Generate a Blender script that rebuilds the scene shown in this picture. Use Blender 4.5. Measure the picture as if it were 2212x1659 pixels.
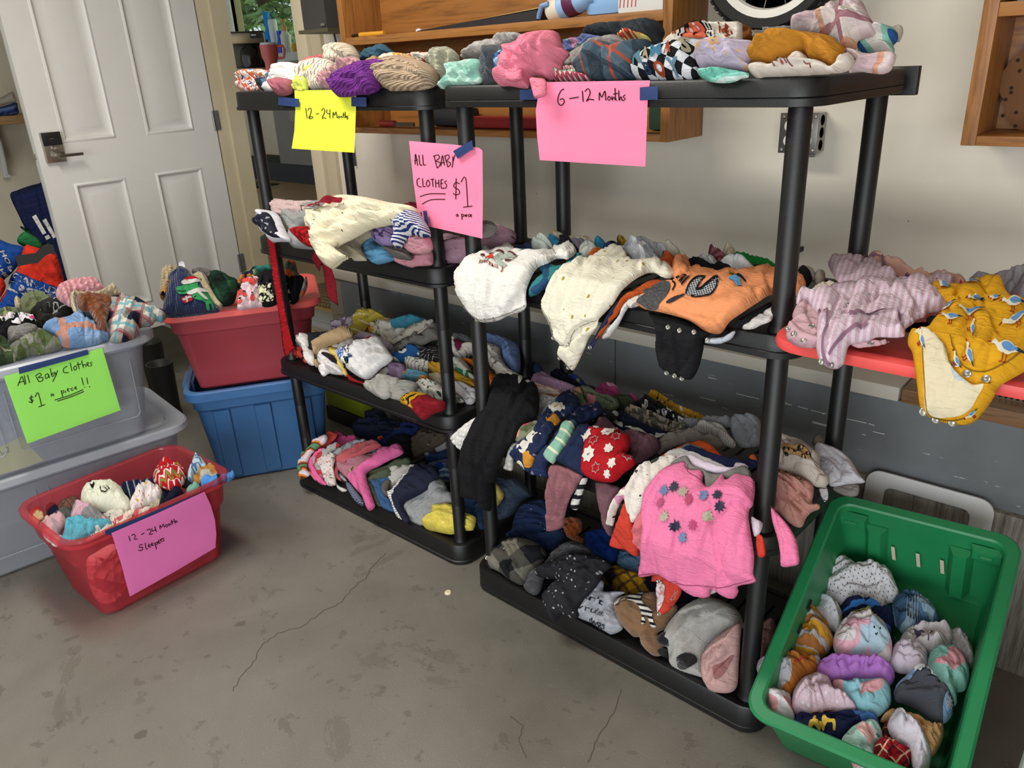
import bpy, bmesh, math, random
import numpy as np
from mathutils import Vector, Matrix
from mathutils.geometry import delaunay_2d_cdt

for o in list(bpy.data.objects): bpy.data.objects.remove(o)
SC = bpy.context.scene
COL = SC.collection
PI = math.pi
# ------------------------------------------------------------------ camera
FPX = 1681.468
CAM = np.array([0., 0., 1.45086])
CR = np.array([0.75394029, 0.65544432, -0.04434835])
CU = np.array([-0.21850327, 0.31385683, 0.92398605])
CF = np.array([-0.61954044, 0.68694005, -0.37984604])
cd = bpy.data.cameras.new('camera'); cam = bpy.data.objects.new('camera', cd); COL.objects.link(cam)
cd.sensor_fit = 'HORIZONTAL'; cd.sensor_width = 36.0; cd.lens = FPX / 2212 * 36.0
cd.clip_start = .05; cd.clip_end = 200
cam.matrix_world = Matrix(((CR[0], CU[0], -CF[0], CAM[0]), (CR[1], CU[1], -CF[1], CAM[1]), (CR[2], CU[2], -CF[2], CAM[2]), (0, 0, 0, 1)))
SC.camera = cam
# ------------------------------------------------------------------ light
SC.view_settings.view_transform = 'Standard'
try: SC.view_settings.look = 'None'
except Exception: pass
SC.view_settings.gamma = 1.0; SC.view_settings.exposure = 0.0; SC.view_settings.use_curve_mapping = False
w = bpy.data.worlds.new('sky'); SC.world = w; w.use_nodes = True
bg = w.node_tree.nodes['Background']; bg.inputs[0].default_value = (.78, .9, 1.0, 1); bg.inputs[1].default_value = 1.0
def light(name, kind, loc, target, power, color, size=None):
    l = bpy.data.lights.new(name, kind); o = bpy.data.objects.new(name, l); COL.objects.link(o)
    o.location = loc; d = Vector(target) - Vector(loc); o.rotation_euler = d.to_track_quat('-Z', 'Y').to_euler()
    l.energy = power; l.color = color
    if size: l.shape = 'RECTANGLE'; l.size, l.size_y = size
    return o
# daylight through the open garage door behind the camera, two tube lamps on the ceiling, sun on the trees behind the house
light('garage_door_daylight', 'AREA', (.5, -2.5, 1.15), (-1.0, 1.2, .75), 118, (.95, .98, 1.0), (3.6, 2.0))
for n_, x, y, e in (('a', -1.95, .70, 40), ('b', -.9, -.75, 16)): light('ceiling_lamp_light_' + n_, 'AREA', (x, y, 2.50), (x, y, 0), e, (1.0, .96, .89), (1.3, .35))
s = light('sun', 'SUN', (-20, 12, 18), (-10, 9, 0), 15.0, (1, .96, .86)); s.data.angle = .02

# ------------------------------------------------------------------ helpers
def lin(c):
    if isinstance(c, str):
        if len(c) == 3: c = ''.join(k * 2 for k in c)
        c = [int(c[i:i + 2], 16) for i in (0, 2, 4)]
    r = [(v / 255 / 12.92 if v / 255 < .04045 else ((v / 255 + .055) / 1.055) ** 2.4) for v in c]
    return (r[0], r[1], r[2], 1.0)
class S:
    """a node socket with arithmetic"""
    def __init__(s, g, k): s.g, s.k = g, k
    def _m(s, op, *a):
        n = s.g.nodes.new('ShaderNodeMath'); n.operation = op
        for i, v in enumerate((s,) + a):
            if isinstance(v, S): s.g.links.new(v.k, n.inputs[i])
            else: n.inputs[i].default_value = v
        return S(s.g, n.outputs[0])
    def __add__(s, o): return s._m('ADD', o)
    def __sub__(s, o): return s._m('SUBTRACT', o)
    def __mul__(s, o): return s._m('MULTIPLY', o)
    def lt(s, o): return s._m('LESS_THAN', o)
    def gt(s, o): return s._m('GREATER_THAN', o)
    def fr(s): return s._m('FRACT')
    def ab(s): return s._m('ABSOLUTE')
    def mx(s, o): return s._m('MAXIMUM', o)
    def mn(s, o): return s._m('MINIMUM', o)
    def sin(s): return s._m('SINE')
class G:
    def __init__(s, name):
        s.m = bpy.data.materials.new(name); s.m.use_nodes = True; s.t = s.m.node_tree
        s.nodes = s.t.nodes; s.links = s.t.links; s.p = s.nodes['Principled BSDF']
    def new(s, t, **k):
        n = s.nodes.new(t)
        for a, b in k.items(): setattr(n, a, b)
        return n
    def inp(s, n, key, v):
        if isinstance(v, S): s.links.new(v.k, n.inputs[key])
        elif isinstance(v, bpy.types.NodeSocket): s.links.new(v, n.inputs[key])
        else: n.inputs[key].default_value = v
    def mix(s, f, a, b):
        n = s.new('ShaderNodeMix', data_type='RGBA')
        s.inp(n, 0, f); s.inp(n, 6, a); s.inp(n, 7, b)
        return n.outputs[2]
    def coord(s, kind='UV', rot=0, scale=(1, 1, 1), loc=(0, 0, 0)):
        t = s.new('ShaderNodeTexCoord'); mp = s.new('ShaderNodeMapping'); s.links.new(t.outputs[kind], mp.inputs[0])
        mp.inputs['Rotation'].default_value = (0, 0, rot); mp.inputs['Scale'].default_value = scale; mp.inputs['Location'].default_value = loc
        return mp.outputs[0]
    def sep(s, v):
        n = s.new('ShaderNodeSeparateXYZ'); s.links.new(v, n.inputs[0])
        return S(s.t, n.outputs[0]), S(s.t, n.outputs[1]), S(s.t, n.outputs[2])
    def noise(s, v, scale, detail=3, rough=.55, dist=0):
        n = s.new('ShaderNodeTexNoise'); s.links.new(v, n.inputs['Vector']); n.inputs['Scale'].default_value = scale
        n.inputs['Detail'].default_value = detail; n.inputs['Roughness'].default_value = rough; n.inputs['Distortion'].default_value = dist
        return S(s.t, n.outputs['Fac'])
    def vor(s, v, scale, rnd=1, feature='F1'):
        n = s.new('ShaderNodeTexVoronoi', feature=feature); s.links.new(v, n.inputs['Vector']); n.inputs['Scale'].default_value = scale
        n.inputs['Randomness'].default_value = rnd
        return S(s.t, n.outputs['Distance']), n.outputs.get('Color')
    def ramp(s, f, stops, const=False):
        n = s.new('ShaderNodeValToRGB'); e = n.color_ramp.elements
        n.color_ramp.interpolation = 'CONSTANT' if const else 'LINEAR'
        while len(e) < len(stops): e.new(.5)
        for i, (p, c) in enumerate(stops): e[i].position = p; e[i].color = c
        s.inp(n, 0, f); return n.outputs[0]
    def bump(s, h, strength=.3, dist=.002, prev=None):
        n = s.new('ShaderNodeBump'); n.inputs['Strength'].default_value = strength; n.inputs['Distance'].default_value = dist
        s.inp(n, 'Height', h)
        if prev is not None: s.links.new(prev, n.inputs['Normal'])
        return n.outputs[0]
    def done(s, color, rough=.8, normal=None, **k):
        s.inp(s.p, 'Base Color', color); s.inp(s.p, 'Roughness', rough)
        if normal is not None: s.links.new(normal, s.p.inputs['Normal'])
        for a, b in k.items(): s.inp(s.p, a.replace('_', ' '), b)
        return s.m
MATS = {}
def plain(name, c, rough=.5, metal=0, var=.06, scale=8, bump=0, bscale=200):
    """painted or moulded surface with slight tone variation and fine relief"""
    if name in MATS: return MATS[name]
    g = G(name); v = g.coord('Object'); n = g.noise(v, scale, 4)
    c = lin(c); dk = tuple(x * (1 - var) for x in c[:3]) + (1,); lt_ = tuple(min(1, x * (1 + var)) for x in c[:3]) + (1,)
    colr = g.ramp(n, [(.3, dk), (.7, lt_)])
    nm = g.bump(g.noise(v, bscale, 2), bump, .001) if bump else None
    MATS[name] = g.done(colr, rough, nm, Metallic=metal); return MATS[name]
def cloth(spec):
    """fabric: 'kind:col;col;...;key=value' - pattern runs in metres over the cloth (UV)"""
    if spec in MATS: return MATS[spec]
    kind, _, rest = spec.partition(':')
    cols, P = [], {}
    for t in rest.split(';'):
        if '=' in t: a, b = t.split('='); P[a] = float(b)
        elif t: cols.append(tuple(k * .87 for k in lin(t)[:3]) + (1,))
    g = G('cloth_' + kind); T = g.t
    uv0 = g.coord('UV'); v = g.coord('UV', rot=math.radians(P.get('r', 0)))
    wob = P.get('d', 0)
    if wob:
        nn = g.new('ShaderNodeTexNoise'); g.links.new(v, nn.inputs['Vector']); nn.inputs['Scale'].default_value = P.get('ds', 40)
        va = g.new('ShaderNodeVectorMath', operation='MULTIPLY_ADD'); g.links.new(nn.outputs['Color'], va.inputs[0]); va.inputs[1].default_value = (wob,) * 3; g.links.new(v, va.inputs[2]); v = va.outputs[0]
    x, y, _z = g.sep(v); w_ = P.get('w', .02); c = cols[0]; c2 = cols[1] if len(cols) > 1 else c
    wv_ = g.coord('UV', rot=.6, scale=(26, 75, 1)); bmp = [((g.noise(wv_, 1, 2, .5, 1.2) - .5).ab(), .75, .007), (g.noise(uv0, 60, 3), .3, .004)]
    def band(a, per, duty, off=0): return (a * (1 / per) + off).fr().lt(duty)
    if kind == 'plain': color = g.mix(g.noise(uv0, 25, 2), tuple(k * .94 for k in c[:3]) + (1,), c)
    elif kind == 'heather': color = g.ramp(g.noise(uv0, P.get('s', 700), 3, .7), [(.36, c2), (.62, c)])
    elif kind == 'stripe':
        color = g.mix(band(x, w_, P.get('k', .5)), c, c2)
        if len(cols) > 2: color = g.mix(band(x, w_, P.get('k2', .15), .35), color, cols[2])
    elif kind == 'rib':
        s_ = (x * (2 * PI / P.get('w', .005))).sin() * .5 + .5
        color = g.mix(s_, c2 if len(cols) > 1 else tuple(k * .62 for k in c[:3]) + (1,), c); bmp.append((s_, .8, .002))  # shade in the rib grooves is put into the colour, besides the bump
    elif kind == 'knit':
        s_ = ((x * (2 * PI / P.get('w', .006))).sin() * .5 + .5) * ((y * (2 * PI / P.get('h', .005)) + (x * (2 * PI / P.get('w', .006))).sin() * .8).sin() * .35 + .65)
        base = g.ramp(g.noise(uv0, 90, 3, .7), [(.4, c2), (.6, c)]) if len(cols) > 1 else c
        color = g.mix(s_, tuple(k * .6 for k in c[:3]) + (1,), base); bmp.append((s_, .9, .003))
    elif kind == 'dots':
        dd, cc = g.vor(v, 1 / w_, P.get('j', 0))
        hit = dd.lt(P.get('k', .25)); dotc = c2
        if len(cols) > 2:
            n_ = len(cols) - 1; r_, _, _ = g.sep(cc); dotc = g.ramp(r_, [(i / n_, cols[i + 1]) for i in range(n_)], True)
        color = g.mix(hit, c, dotc)
    elif kind == 'floral':
        dd, cc = g.vor(v, 1 / w_, 1); n_ = len(cols) - 1; r_, q_, _ = g.sep(cc)
        petal = g.ramp(r_, [(i / n_, cols[i + 1]) for i in range(n_)], True)
        hit = (dd + (g.noise(v, 3.2 / w_, 1) - .5) * .5).lt(P.get('k', .38))
        core = dd.lt(P.get('k', .38) * .3)
        d2, c22 = g.vor(v, 2.6 / w_, 1); leaf = (d2 + (g.noise(v, 9 / w_, 1) - .5) * .5).lt(P.get('l', .16))
        color = g.mix(leaf, c, cols[-1]); color = g.mix(hit, color, petal); color = g.mix(core, color, cols[1 if len(cols) < 4 else 2])
    elif kind == 'plaid':
        bx, by = band(x, w_, .42), band(y, w_, .42)
        lx, ly = band(x, w_, .09, .3), band(y, w_, .09, .3)
        f = bx * .5 + by * .5
        color = g.mix(f, c, c2)
        if len(cols) > 2: color = g.mix((lx * .75).mx(ly * .75), color, cols[2])
        if len(cols) > 3: color = g.mix((band(x, w_, .1, .62) * .7).mx(band(y, w_, .1, .62) * .7), color, cols[3])
    elif kind == 'buffalo':
        f = band(x, w_, .5) * .5 + band(y, w_, .5) * .5
        color = g.ramp(f, [(0, c), (.5, tuple((a + b) / 2.6 for a, b in zip(c, c2))), (1, c2)])
    elif kind == 'checker':
        f = (band(x, w_, .5) - band(y, w_, .5)).ab(); color = g.mix(f, c, c2)
    elif kind == 'camo':
        n_ = g.noise(v, 1 / w_, 2, .5, .6); k_ = len(cols)
        color = g.ramp(n_, [(0, cols[0])] + [(.36 + .3 * i / k_, cols[i]) for i in range(1, k_)], True)
    elif kind == 'leo':
        dd, cc = g.vor(v, 1 / w_, .9); e = dd + (g.noise(v, 4 / w_, 1) - .5) * .35
        color = g.mix(e.lt(.42), c, c2); color = g.mix(e.lt(.22), color, cols[2] if len(cols) > 2 else c)
    elif kind == 'scribble':
        n_ = g.noise(v, 1 / w_, 1, .4, .4); l_ = (n_ - .5).ab().lt(P.get('k', .012)); gate = g.noise(uv0, .6 / w_, 0).gt(P.get('g', .5))
        color = g.mix(l_ * gate, c, c2)
        if len(cols) > 2: dd, cc = g.vor(v, .9 / w_, 1); color = g.mix(dd.lt(.12), color, cols[2])
    elif kind == 'zig':
        zz = y * (1 / w_) + ((x * (1 / P.get('p', .02))).fr() - .5).ab() * 1.2
        color = g.mix(zz.fr().lt(.3), c, c2)
        if len(cols) > 2: color = g.mix((zz * .5 + .2).fr().lt(.12), color, cols[2])
        if len(cols) > 3: color = g.mix((zz * .5 + .62).fr().lt(.12), color, cols[3])
    elif kind == 'fuzz':
        n_ = g.noise(uv0, P.get('s', 260), 3, .7); color = g.mix(n_, tuple(k * .72 for k in c[:3]) + (1,), c); bmp.append((n_, 1.0, .004))
    elif kind == 'patch':
        n_ = g.noise(v, 1 / w_, 0, .4); k_ = len(cols)
        color = g.ramp(n_, [(0, cols[0])] + [(.34 + .34 * i / k_, cols[i]) for i in range(1, k_)], True)
    else: raise ValueError(kind)
    nm = None
    for h, st, di in bmp: nm = g.bump(h, st, di, nm)
    nm = g.bump(g.noise(uv0, 1400, 2), .15, .001, nm)
    MATS[spec] = g.done(color, .9, nm); g.p.inputs['Specular IOR Level'].default_value = .2
    if kind in ('fuzz', 'knit'): g.p.inputs['Sheen Weight'].default_value = .25
    return MATS[spec]

def link(name, me, mat=None, parent=None, **props):
    o = bpy.data.objects.new(name, me); COL.objects.link(o)
    if mat is not None and not me.materials: me.materials.append(mat)
    if parent is not None: o.parent = parent
    for k, v in props.items(): o[k] = v
    return o
def empty(name, loc, label, cat, group=None, rot=None):
    o = bpy.data.objects.new(name, None); COL.objects.link(o); o.location = loc; o.empty_display_size = .05
    if rot is not None: o.rotation_euler = rot
    o['label'] = label; o['category'] = cat
    if group: o['group'] = group
    return o
class MB:
    """collects simple solids, builds one mesh"""
    def __init__(s): s.v, s.f, s.sm = [], [], []
    def add(s, v, f, smooth=False):
        b = len(s.v); s.v += [tuple(p) for p in v]; s.f += [tuple(b + i for i in q) for q in f]; s.sm += [smooth] * len(f); return s
    def box(s, a, b, bev=0):
        x0, y0, z0 = a; x1, y1, z1 = b
        if bev <= 0:
            v = [(x, y, z) for z in (z0, z1) for y in (y0, y1) for x in (x0, x1)]
            return s.add(v, [(0, 2, 3, 1), (4, 5, 7, 6), (0, 1, 5, 4), (2, 6, 7, 3), (0, 4, 6, 2), (1, 3, 7, 5)])
        bm = bmesh.new(); bmesh.ops.create_cube(bm, size=1)
        for q in bm.verts: q.co = Vector(((x0 + x1) / 2 + q.co.x * (x1 - x0), (y0 + y1) / 2 + q.co.y * (y1 - y0), (z0 + z1) / 2 + q.co.z * (z1 - z0)))
        bmesh.ops.bevel(bm, geom=bm.edges[:], offset=bev, segments=2, affect='EDGES', profile=.6)
        bm.verts.index_update()
        s.add([q.co[:] for q in bm.verts], [[q.index for q in f.verts] for f in bm.faces], False); bm.free(); return s
    def loft(s, rings, cap0=True, cap1=True, smooth=True, closed=False):
        n = len(rings[0]); v = [p for r in rings for p in r]; f = []
        m = len(rings)
        for i in range(m if closed else m - 1):
            a, b = i * n, ((i + 1) % m) * n
            f += [(a + j, a + (j + 1) % n, b + (j + 1) % n, b + j) for j in range(n)]
        if cap0 and not closed: f.append(tuple(range(n - 1, -1, -1)))
        if cap1 and not closed: f.append(tuple((m - 1) * n + j for j in range(n)))
        return s.add(v, f, smooth)
    def cyl(s, a, b, r, r2=None, n=16, smooth=True):
        a, b = Vector(a), Vector(b); r2 = r if r2 is None else r2; q = (b - a).normalized(); u = q.orthogonal().normalized(); w_ = q.cross(u)
        R = lambda c, rr: [c + (u * math.cos(2 * PI * k / n) + w_ * math.sin(2 * PI * k / n)) * rr for k in range(n)]
        return s.loft([R(a, r), R(b, r2)], smooth=smooth)
    def lathe(s, prof, n=24, axis=None, org=(0, 0, 0)):
        M_ = Matrix.Identity(3) if axis is None else Vector((0, 0, 1)).rotation_difference(Vector(axis)).to_matrix()
        o = Vector(org)
        return s.loft([[o + M_ @ Vector((r * math.cos(2 * PI * k / n), r * math.sin(2 * PI * k / n), z)) for k in range(n)] for r, z in prof])
    def tube(s, pts, r, n=8):
        pts = [Vector(p) for p in pts]; rings = []; u = None
        for i, p in enumerate(pts):
            q = (pts[min(i + 1, len(pts) - 1)] - pts[max(i - 1, 0)]).normalized()
            u = q.orthogonal().normalized() if u is None else (u - q * u.dot(q)).normalized(); w_ = q.cross(u)
            rings.append([p + (u * math.cos(2 * PI * k / n) + w_ * math.sin(2 * PI * k / n)) * r for k in range(n)])
        return s.loft(rings)
    def mesh(s, name):
        me = bpy.data.meshes.new(name); me.from_pydata(s.v, [], s.f); me.polygons.foreach_set('use_smooth', s.sm); me.set_sharp_from_angle(angle=.62); me.update(); return me
    def build(s, name, mat, parent=None, M_=None, **props):
        if M_ is not None: s.v = [tuple(M_ @ Vector(p)) for p in s.v]
        return link(name, s.mesh(name), mat, parent, **props)
def rrect(x0, y0, x1, y1, r, n=5):
    out = []
    for cx, cy, a in ((x1 - r, y1 - r, 0), (x0 + r, y1 - r, 90), (x0 + r, y0 + r, 180), (x1 - r, y0 + r, 270)):
        for k in range(n + 1):
            t = math.radians(a + 90 * k / n); out.append((cx + r * math.cos(t), cy + r * math.sin(t)))
    return out

# ------------------------------------------------------------------ frames and unprojection (where each thing stands was measured from the photograph)
class Frame:
    def __init__(s, o, ax, ay, az): s.o = np.array(o, float); s.A = np.array([ax, ay, az], float)
    def loc(s, P): return (P - s.o) @ s.A.T
    def wor(s, p): return p @ s.A + s.o
    def mat(s): return Matrix([list(s.A[:, i]) + [s.o[i]] for i in range(3)] + [[0, 0, 0, 1]])
def yawframe(o, deg):
    a = math.radians(deg); return Frame(o, (math.cos(a), math.sin(a), 0), (-math.sin(a), math.cos(a), 0), (0, 0, 1))
FW = yawframe((0, 0, 0), 0)
FL = yawframe((-2.348, 1.4347, 0), 0.0)
FR = yawframe((-1.3659, 1.3937, 0), -1.444)
def rays(px):
    px = np.asarray(px, float).reshape(-1, 2)
    return CF + ((px[:, :1] - 1106) / FPX) * CR - ((px[:, 1:] - 829.5) / FPX) * CU
def on_plane(px, P0, n):
    d = rays(px); n = np.asarray(n, float); t = ((np.asarray(P0) - CAM) @ n) / (d @ n); return CAM + t[:, None] * d
def atz(x, y, z): return on_plane([(x, y)], (0, 0, z), (0, 0, 1))[0]
def aty(x, y, Y): return on_plane([(x, y)], (0, Y, 0), (0, 1, 0))[0]
def atx(x, y, X): return on_plane([(x, y)], (X, 0, 0), (1, 0, 0))[0]
_rng = np.random.RandomState(7); _L = _rng.rand(256, 256)
def vnoise(u, v):
    iu, iv = np.floor(u).astype(int), np.floor(v).astype(int); fu, fv = u - iu, v - iv
    fu = fu * fu * (3 - 2 * fu); fv = fv * fv * (3 - 2 * fv)
    g = lambda a, b: _L[a & 255, b & 255]
    return (g(iu, iv) * (1 - fu) + g(iu + 1, iv) * fu) * (1 - fv) + (g(iu, iv + 1) * (1 - fu) + g(iu + 1, iv + 1) * fu) * fv
def smooth_poly(p, sp, sharp):
    p = np.asarray(p, float); n = len(p); out = []
    for i in range(n):
        a, b, c, d = p[i - 1], p[i], p[(i + 1) % n], p[(i + 2) % n]
        L_ = np.linalg.norm(c - b); k = max(1, int(round(L_ / sp)))
        for j in range(k):
            t = j / k
            q = b + (c - b) * t if sharp else .5 * (2 * b + (c - a) * t + (2 * a - 5 * b + 4 * c - d) * t * t + (3 * b - a - 3 * c + d) * t ** 3)
            out.append(q)
    return np.array(out)
def segdist(q, B):
    a = B; b = np.roll(B, -1, 0); ab = b - a; L2 = (ab ** 2).sum(1) + 1e-18
    best = np.full(len(q), 1e9)
    for i in range(0, len(q), 400):
        d = q[i:i + 400, None] - a[None]; t = np.clip((d * ab).sum(2) / L2, 0, 1)
        best[i:i + 400] = np.sqrt(((d - t[..., None] * ab) ** 2).sum(2).min(1))
    return best
def inside(q, B):
    x, y = q[:, :1], q[:, 1:]; a = B; b = np.roll(B, -1, 0)
    c = ((a[:, 1] > y) != (b[:, 1] > y)) & (x < (b[:, 0] - a[:, 0]) * (y - a[:, 1]) / (b[:, 1] - a[:, 1] + 1e-12) + a[:, 0])
    return c.sum(1) % 2 == 1
def tri(B, sp):
    lo, hi = B.min(0), B.max(0)
    gx, gy = np.meshgrid(np.arange(lo[0], hi[0], sp), np.arange(lo[1], hi[1], sp * .87)); gx[1::2] += sp / 2
    q = np.stack([gx.ravel(), gy.ravel()], 1)
    if len(q): q = q[inside(q, B)]
    if len(q): q = q[segdist(q, B) > .65 * sp]
    pts = np.vstack([B, q]) if len(q) else B
    nb = len(B)
    r = delaunay_2d_cdt([Vector(p) for p in pts], [(i, (i + 1) % nb) for i in range(nb)], [list(range(nb))], 1, 1e-4)
    V = np.array([v[:] for v in r[0]]); 
    isb = np.array([any(k < nb for k in src) for src in r[3]]) if len(r[3]) == len(V) else np.array([segdist(V, B) < 1e-3])[0]
    return V, [tuple(f) for f in r[2]], isb
class Sheet:
    """a piece of cloth: a profile (y,z polyline, swept along x) in the frame of the shelf it lies on"""
    def __init__(s, frame, prof):
        s.F = frame; P = np.array(prof, float); s.P = P
        seg = np.diff(P, axis=0); L_ = np.linalg.norm(seg, axis=1); s.arc = np.concatenate([[0], np.cumsum(L_)])
        c = frame.loc(CAM); nn = np.stack([-seg[:, 1], seg[:, 0]], 1) / L_[:, None]
        sg = np.sign(((c[1:] - (P[:-1] + P[1:]) / 2) * nn).sum(1)); 
        nn *= (1 if sg.sum() >= 0 else -1)
        vn = np.vstack([nn[:1], (nn[:-1] + nn[1:]) / 2, nn[-1:]]); s.vn = vn / np.linalg.norm(vn, axis=1)[:, None]; s.seg = seg
    def at(s, px):
        o = s.F.loc(CAM); d = rays(px) @ s.F.A.T; n = len(d); best = np.full(n, 1e9); uvn = np.zeros((n, 2)); N = np.zeros((n, 3)); m = len(s.seg)
        for i in range(m):
            (y0, z0), (dy, dz) = s.P[i], s.seg[i]
            den = d[:, 1] * dz - d[:, 2] * dy; t = ((y0 - o[1]) * dz - (z0 - o[2]) * dy) / np.where(abs(den) < 1e-9, 1e-9, den)
            yy, zz = o[1] + t * d[:, 1], o[2] + t * d[:, 2]; k = ((yy - y0) * dy + (zz - z0) * dz) / (dy * dy + dz * dz)
            ok = (t > 0) & ((k >= -1e-6) | (i == 0)) & ((k <= 1 + 1e-6) | (i == m - 1)) & (t < best)
            kc = np.clip(k, 0, 1)[:, None]; vn = s.vn[i] * (1 - kc) + s.vn[i + 1] * kc
            best = np.where(ok, t, best)
            uvn[ok, 0] = (o[0] + t * d[:, 0])[ok]; uvn[ok, 1] = (s.arc[i] + k * np.hypot(dy, dz))[ok]
            N[ok, 1] = vn[ok, 0]; N[ok, 2] = vn[ok, 1]
        best = np.minimum(best, 50)
        return o + best[:, None] * d, uvn, N
class Cloth:
    def __init__(s, sheet, B, T, R, wr, seed, cre, lay):
        s.sh, s.T, s.R, s.wr, s.seed, s.lay = sheet, T, R, wr, seed, lay
        s.Buv = sheet.at(B)[1]; s.cre = [(sheet.at(c)[1], h, w_) for c, h, w_ in cre]
    def height(s, uv):
        d = segdist(uv, s.Buv); t = np.clip(d / s.R, 0, 1); base = s.T * np.sqrt(np.clip(1 - (1 - t) ** 2, 0, 1))
        amp, ang, sc = s.wr; ca, sa = math.cos(ang), math.sin(ang)
        a = (uv[:, 0] * ca + uv[:, 1] * sa) / sc + s.seed * 7.31; b = (-uv[:, 0] * sa + uv[:, 1] * ca) / sc + s.seed * 3.17
        wx = (vnoise(a * .7, b * .7) - .5) * 1.6; wy = (vnoise(a * .7 + 40, b * .7 + 17) - .5) * 1.6
        low = vnoise(a * .45 + wx * .5, b * .6 + wy * .5) - .5
        r1 = abs(2 * vnoise(a * .42 + wx, b * 1.7 + wy) - 1); r2 = abs(2 * vnoise(a * .9 + wy + 90, b * 2.8 + wx + 31) - 1); r3 = abs(2 * vnoise(a * 2.3 + wx * 2 + 11, b * 4.5 + wy * 2 + 73) - 1)
        h = 1.2 * low + .95 * (np.minimum(r1 * 1.8, 1) ** .7 - .7) + .8 * (np.minimum(r2 * 2.2, 1) ** .7 - .7) + .3 * (np.minimum(r3 * 2, 1) - .6)
        fade = np.clip(d / (.45 * s.R), 0, 1); fade = fade * fade * (3 - 2 * fade)
        H = base * (.72 + .5 * vnoise(uv[:, 0] / .07 + s.seed, uv[:, 1] / .05)) + amp * h * (.1 + .9 * fade)
        for c, hh, w_ in s.cre:
            a_, b_ = c[:-1], c[1:]; ab = b_ - a_; dd = uv[:, None] - a_[None]; L2 = (ab ** 2).sum(1)
            tt = np.clip((dd * ab).sum(2) / L2, 0, 1); q = dd - tt[..., None] * ab; D = np.sqrt((q ** 2).sum(2)); i = D.argmin(1); k = np.arange(len(uv))
            side = np.sign(ab[i, 0] * dd[k, i, 1] - ab[i, 1] * dd[k, i, 0]); D = D[k, i]
            H = H + fade * (np.where(side > 0, hh * np.exp(-(D / w_)) * (1 - np.exp(-D / .0025)), -.6 * hh * np.exp(-(D / (.5 * w_)))))
        return H
    def at(s, px, off=0.0):
        P, uv, N = s.sh.at(px); H = s.height(uv) + off + s.lay
        return s.sh.F.wor(P + N * H[:, None]), N @ s.sh.F.A, uv
CROP = dict(T1=(480, 0, 2.9622), T2=(1000, 0, 3.6867), T3=(1500, 0, 2.9622), L2=(540, 400, 3.6867), L3=(600, 650, 3.8138), L4=(620, 860, 3.95), R2=(960, 480, 2.765), R3=(960, 780, 3.19),
            S3=(1260, 840, 3.3188), R4=(1020, 1100, 3.2529), LD=(1660, 540, 4.0072), GB=(1580, 1000, 2.5174), CT=(0, 380, 4.148), RU=(320, 540, 3.1905), RT=(0, 700, 2.5142), PX=(0, 0, 1), N1=(0, 160, 3.32))
def px_of(crop, s):
    ox, oy, k = CROP[crop]
    a = np.array([float(t) for t in s.replace(',', ' ').split()]).reshape(-1, 2); return a / k + (ox, oy)
SEED = [0]
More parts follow.
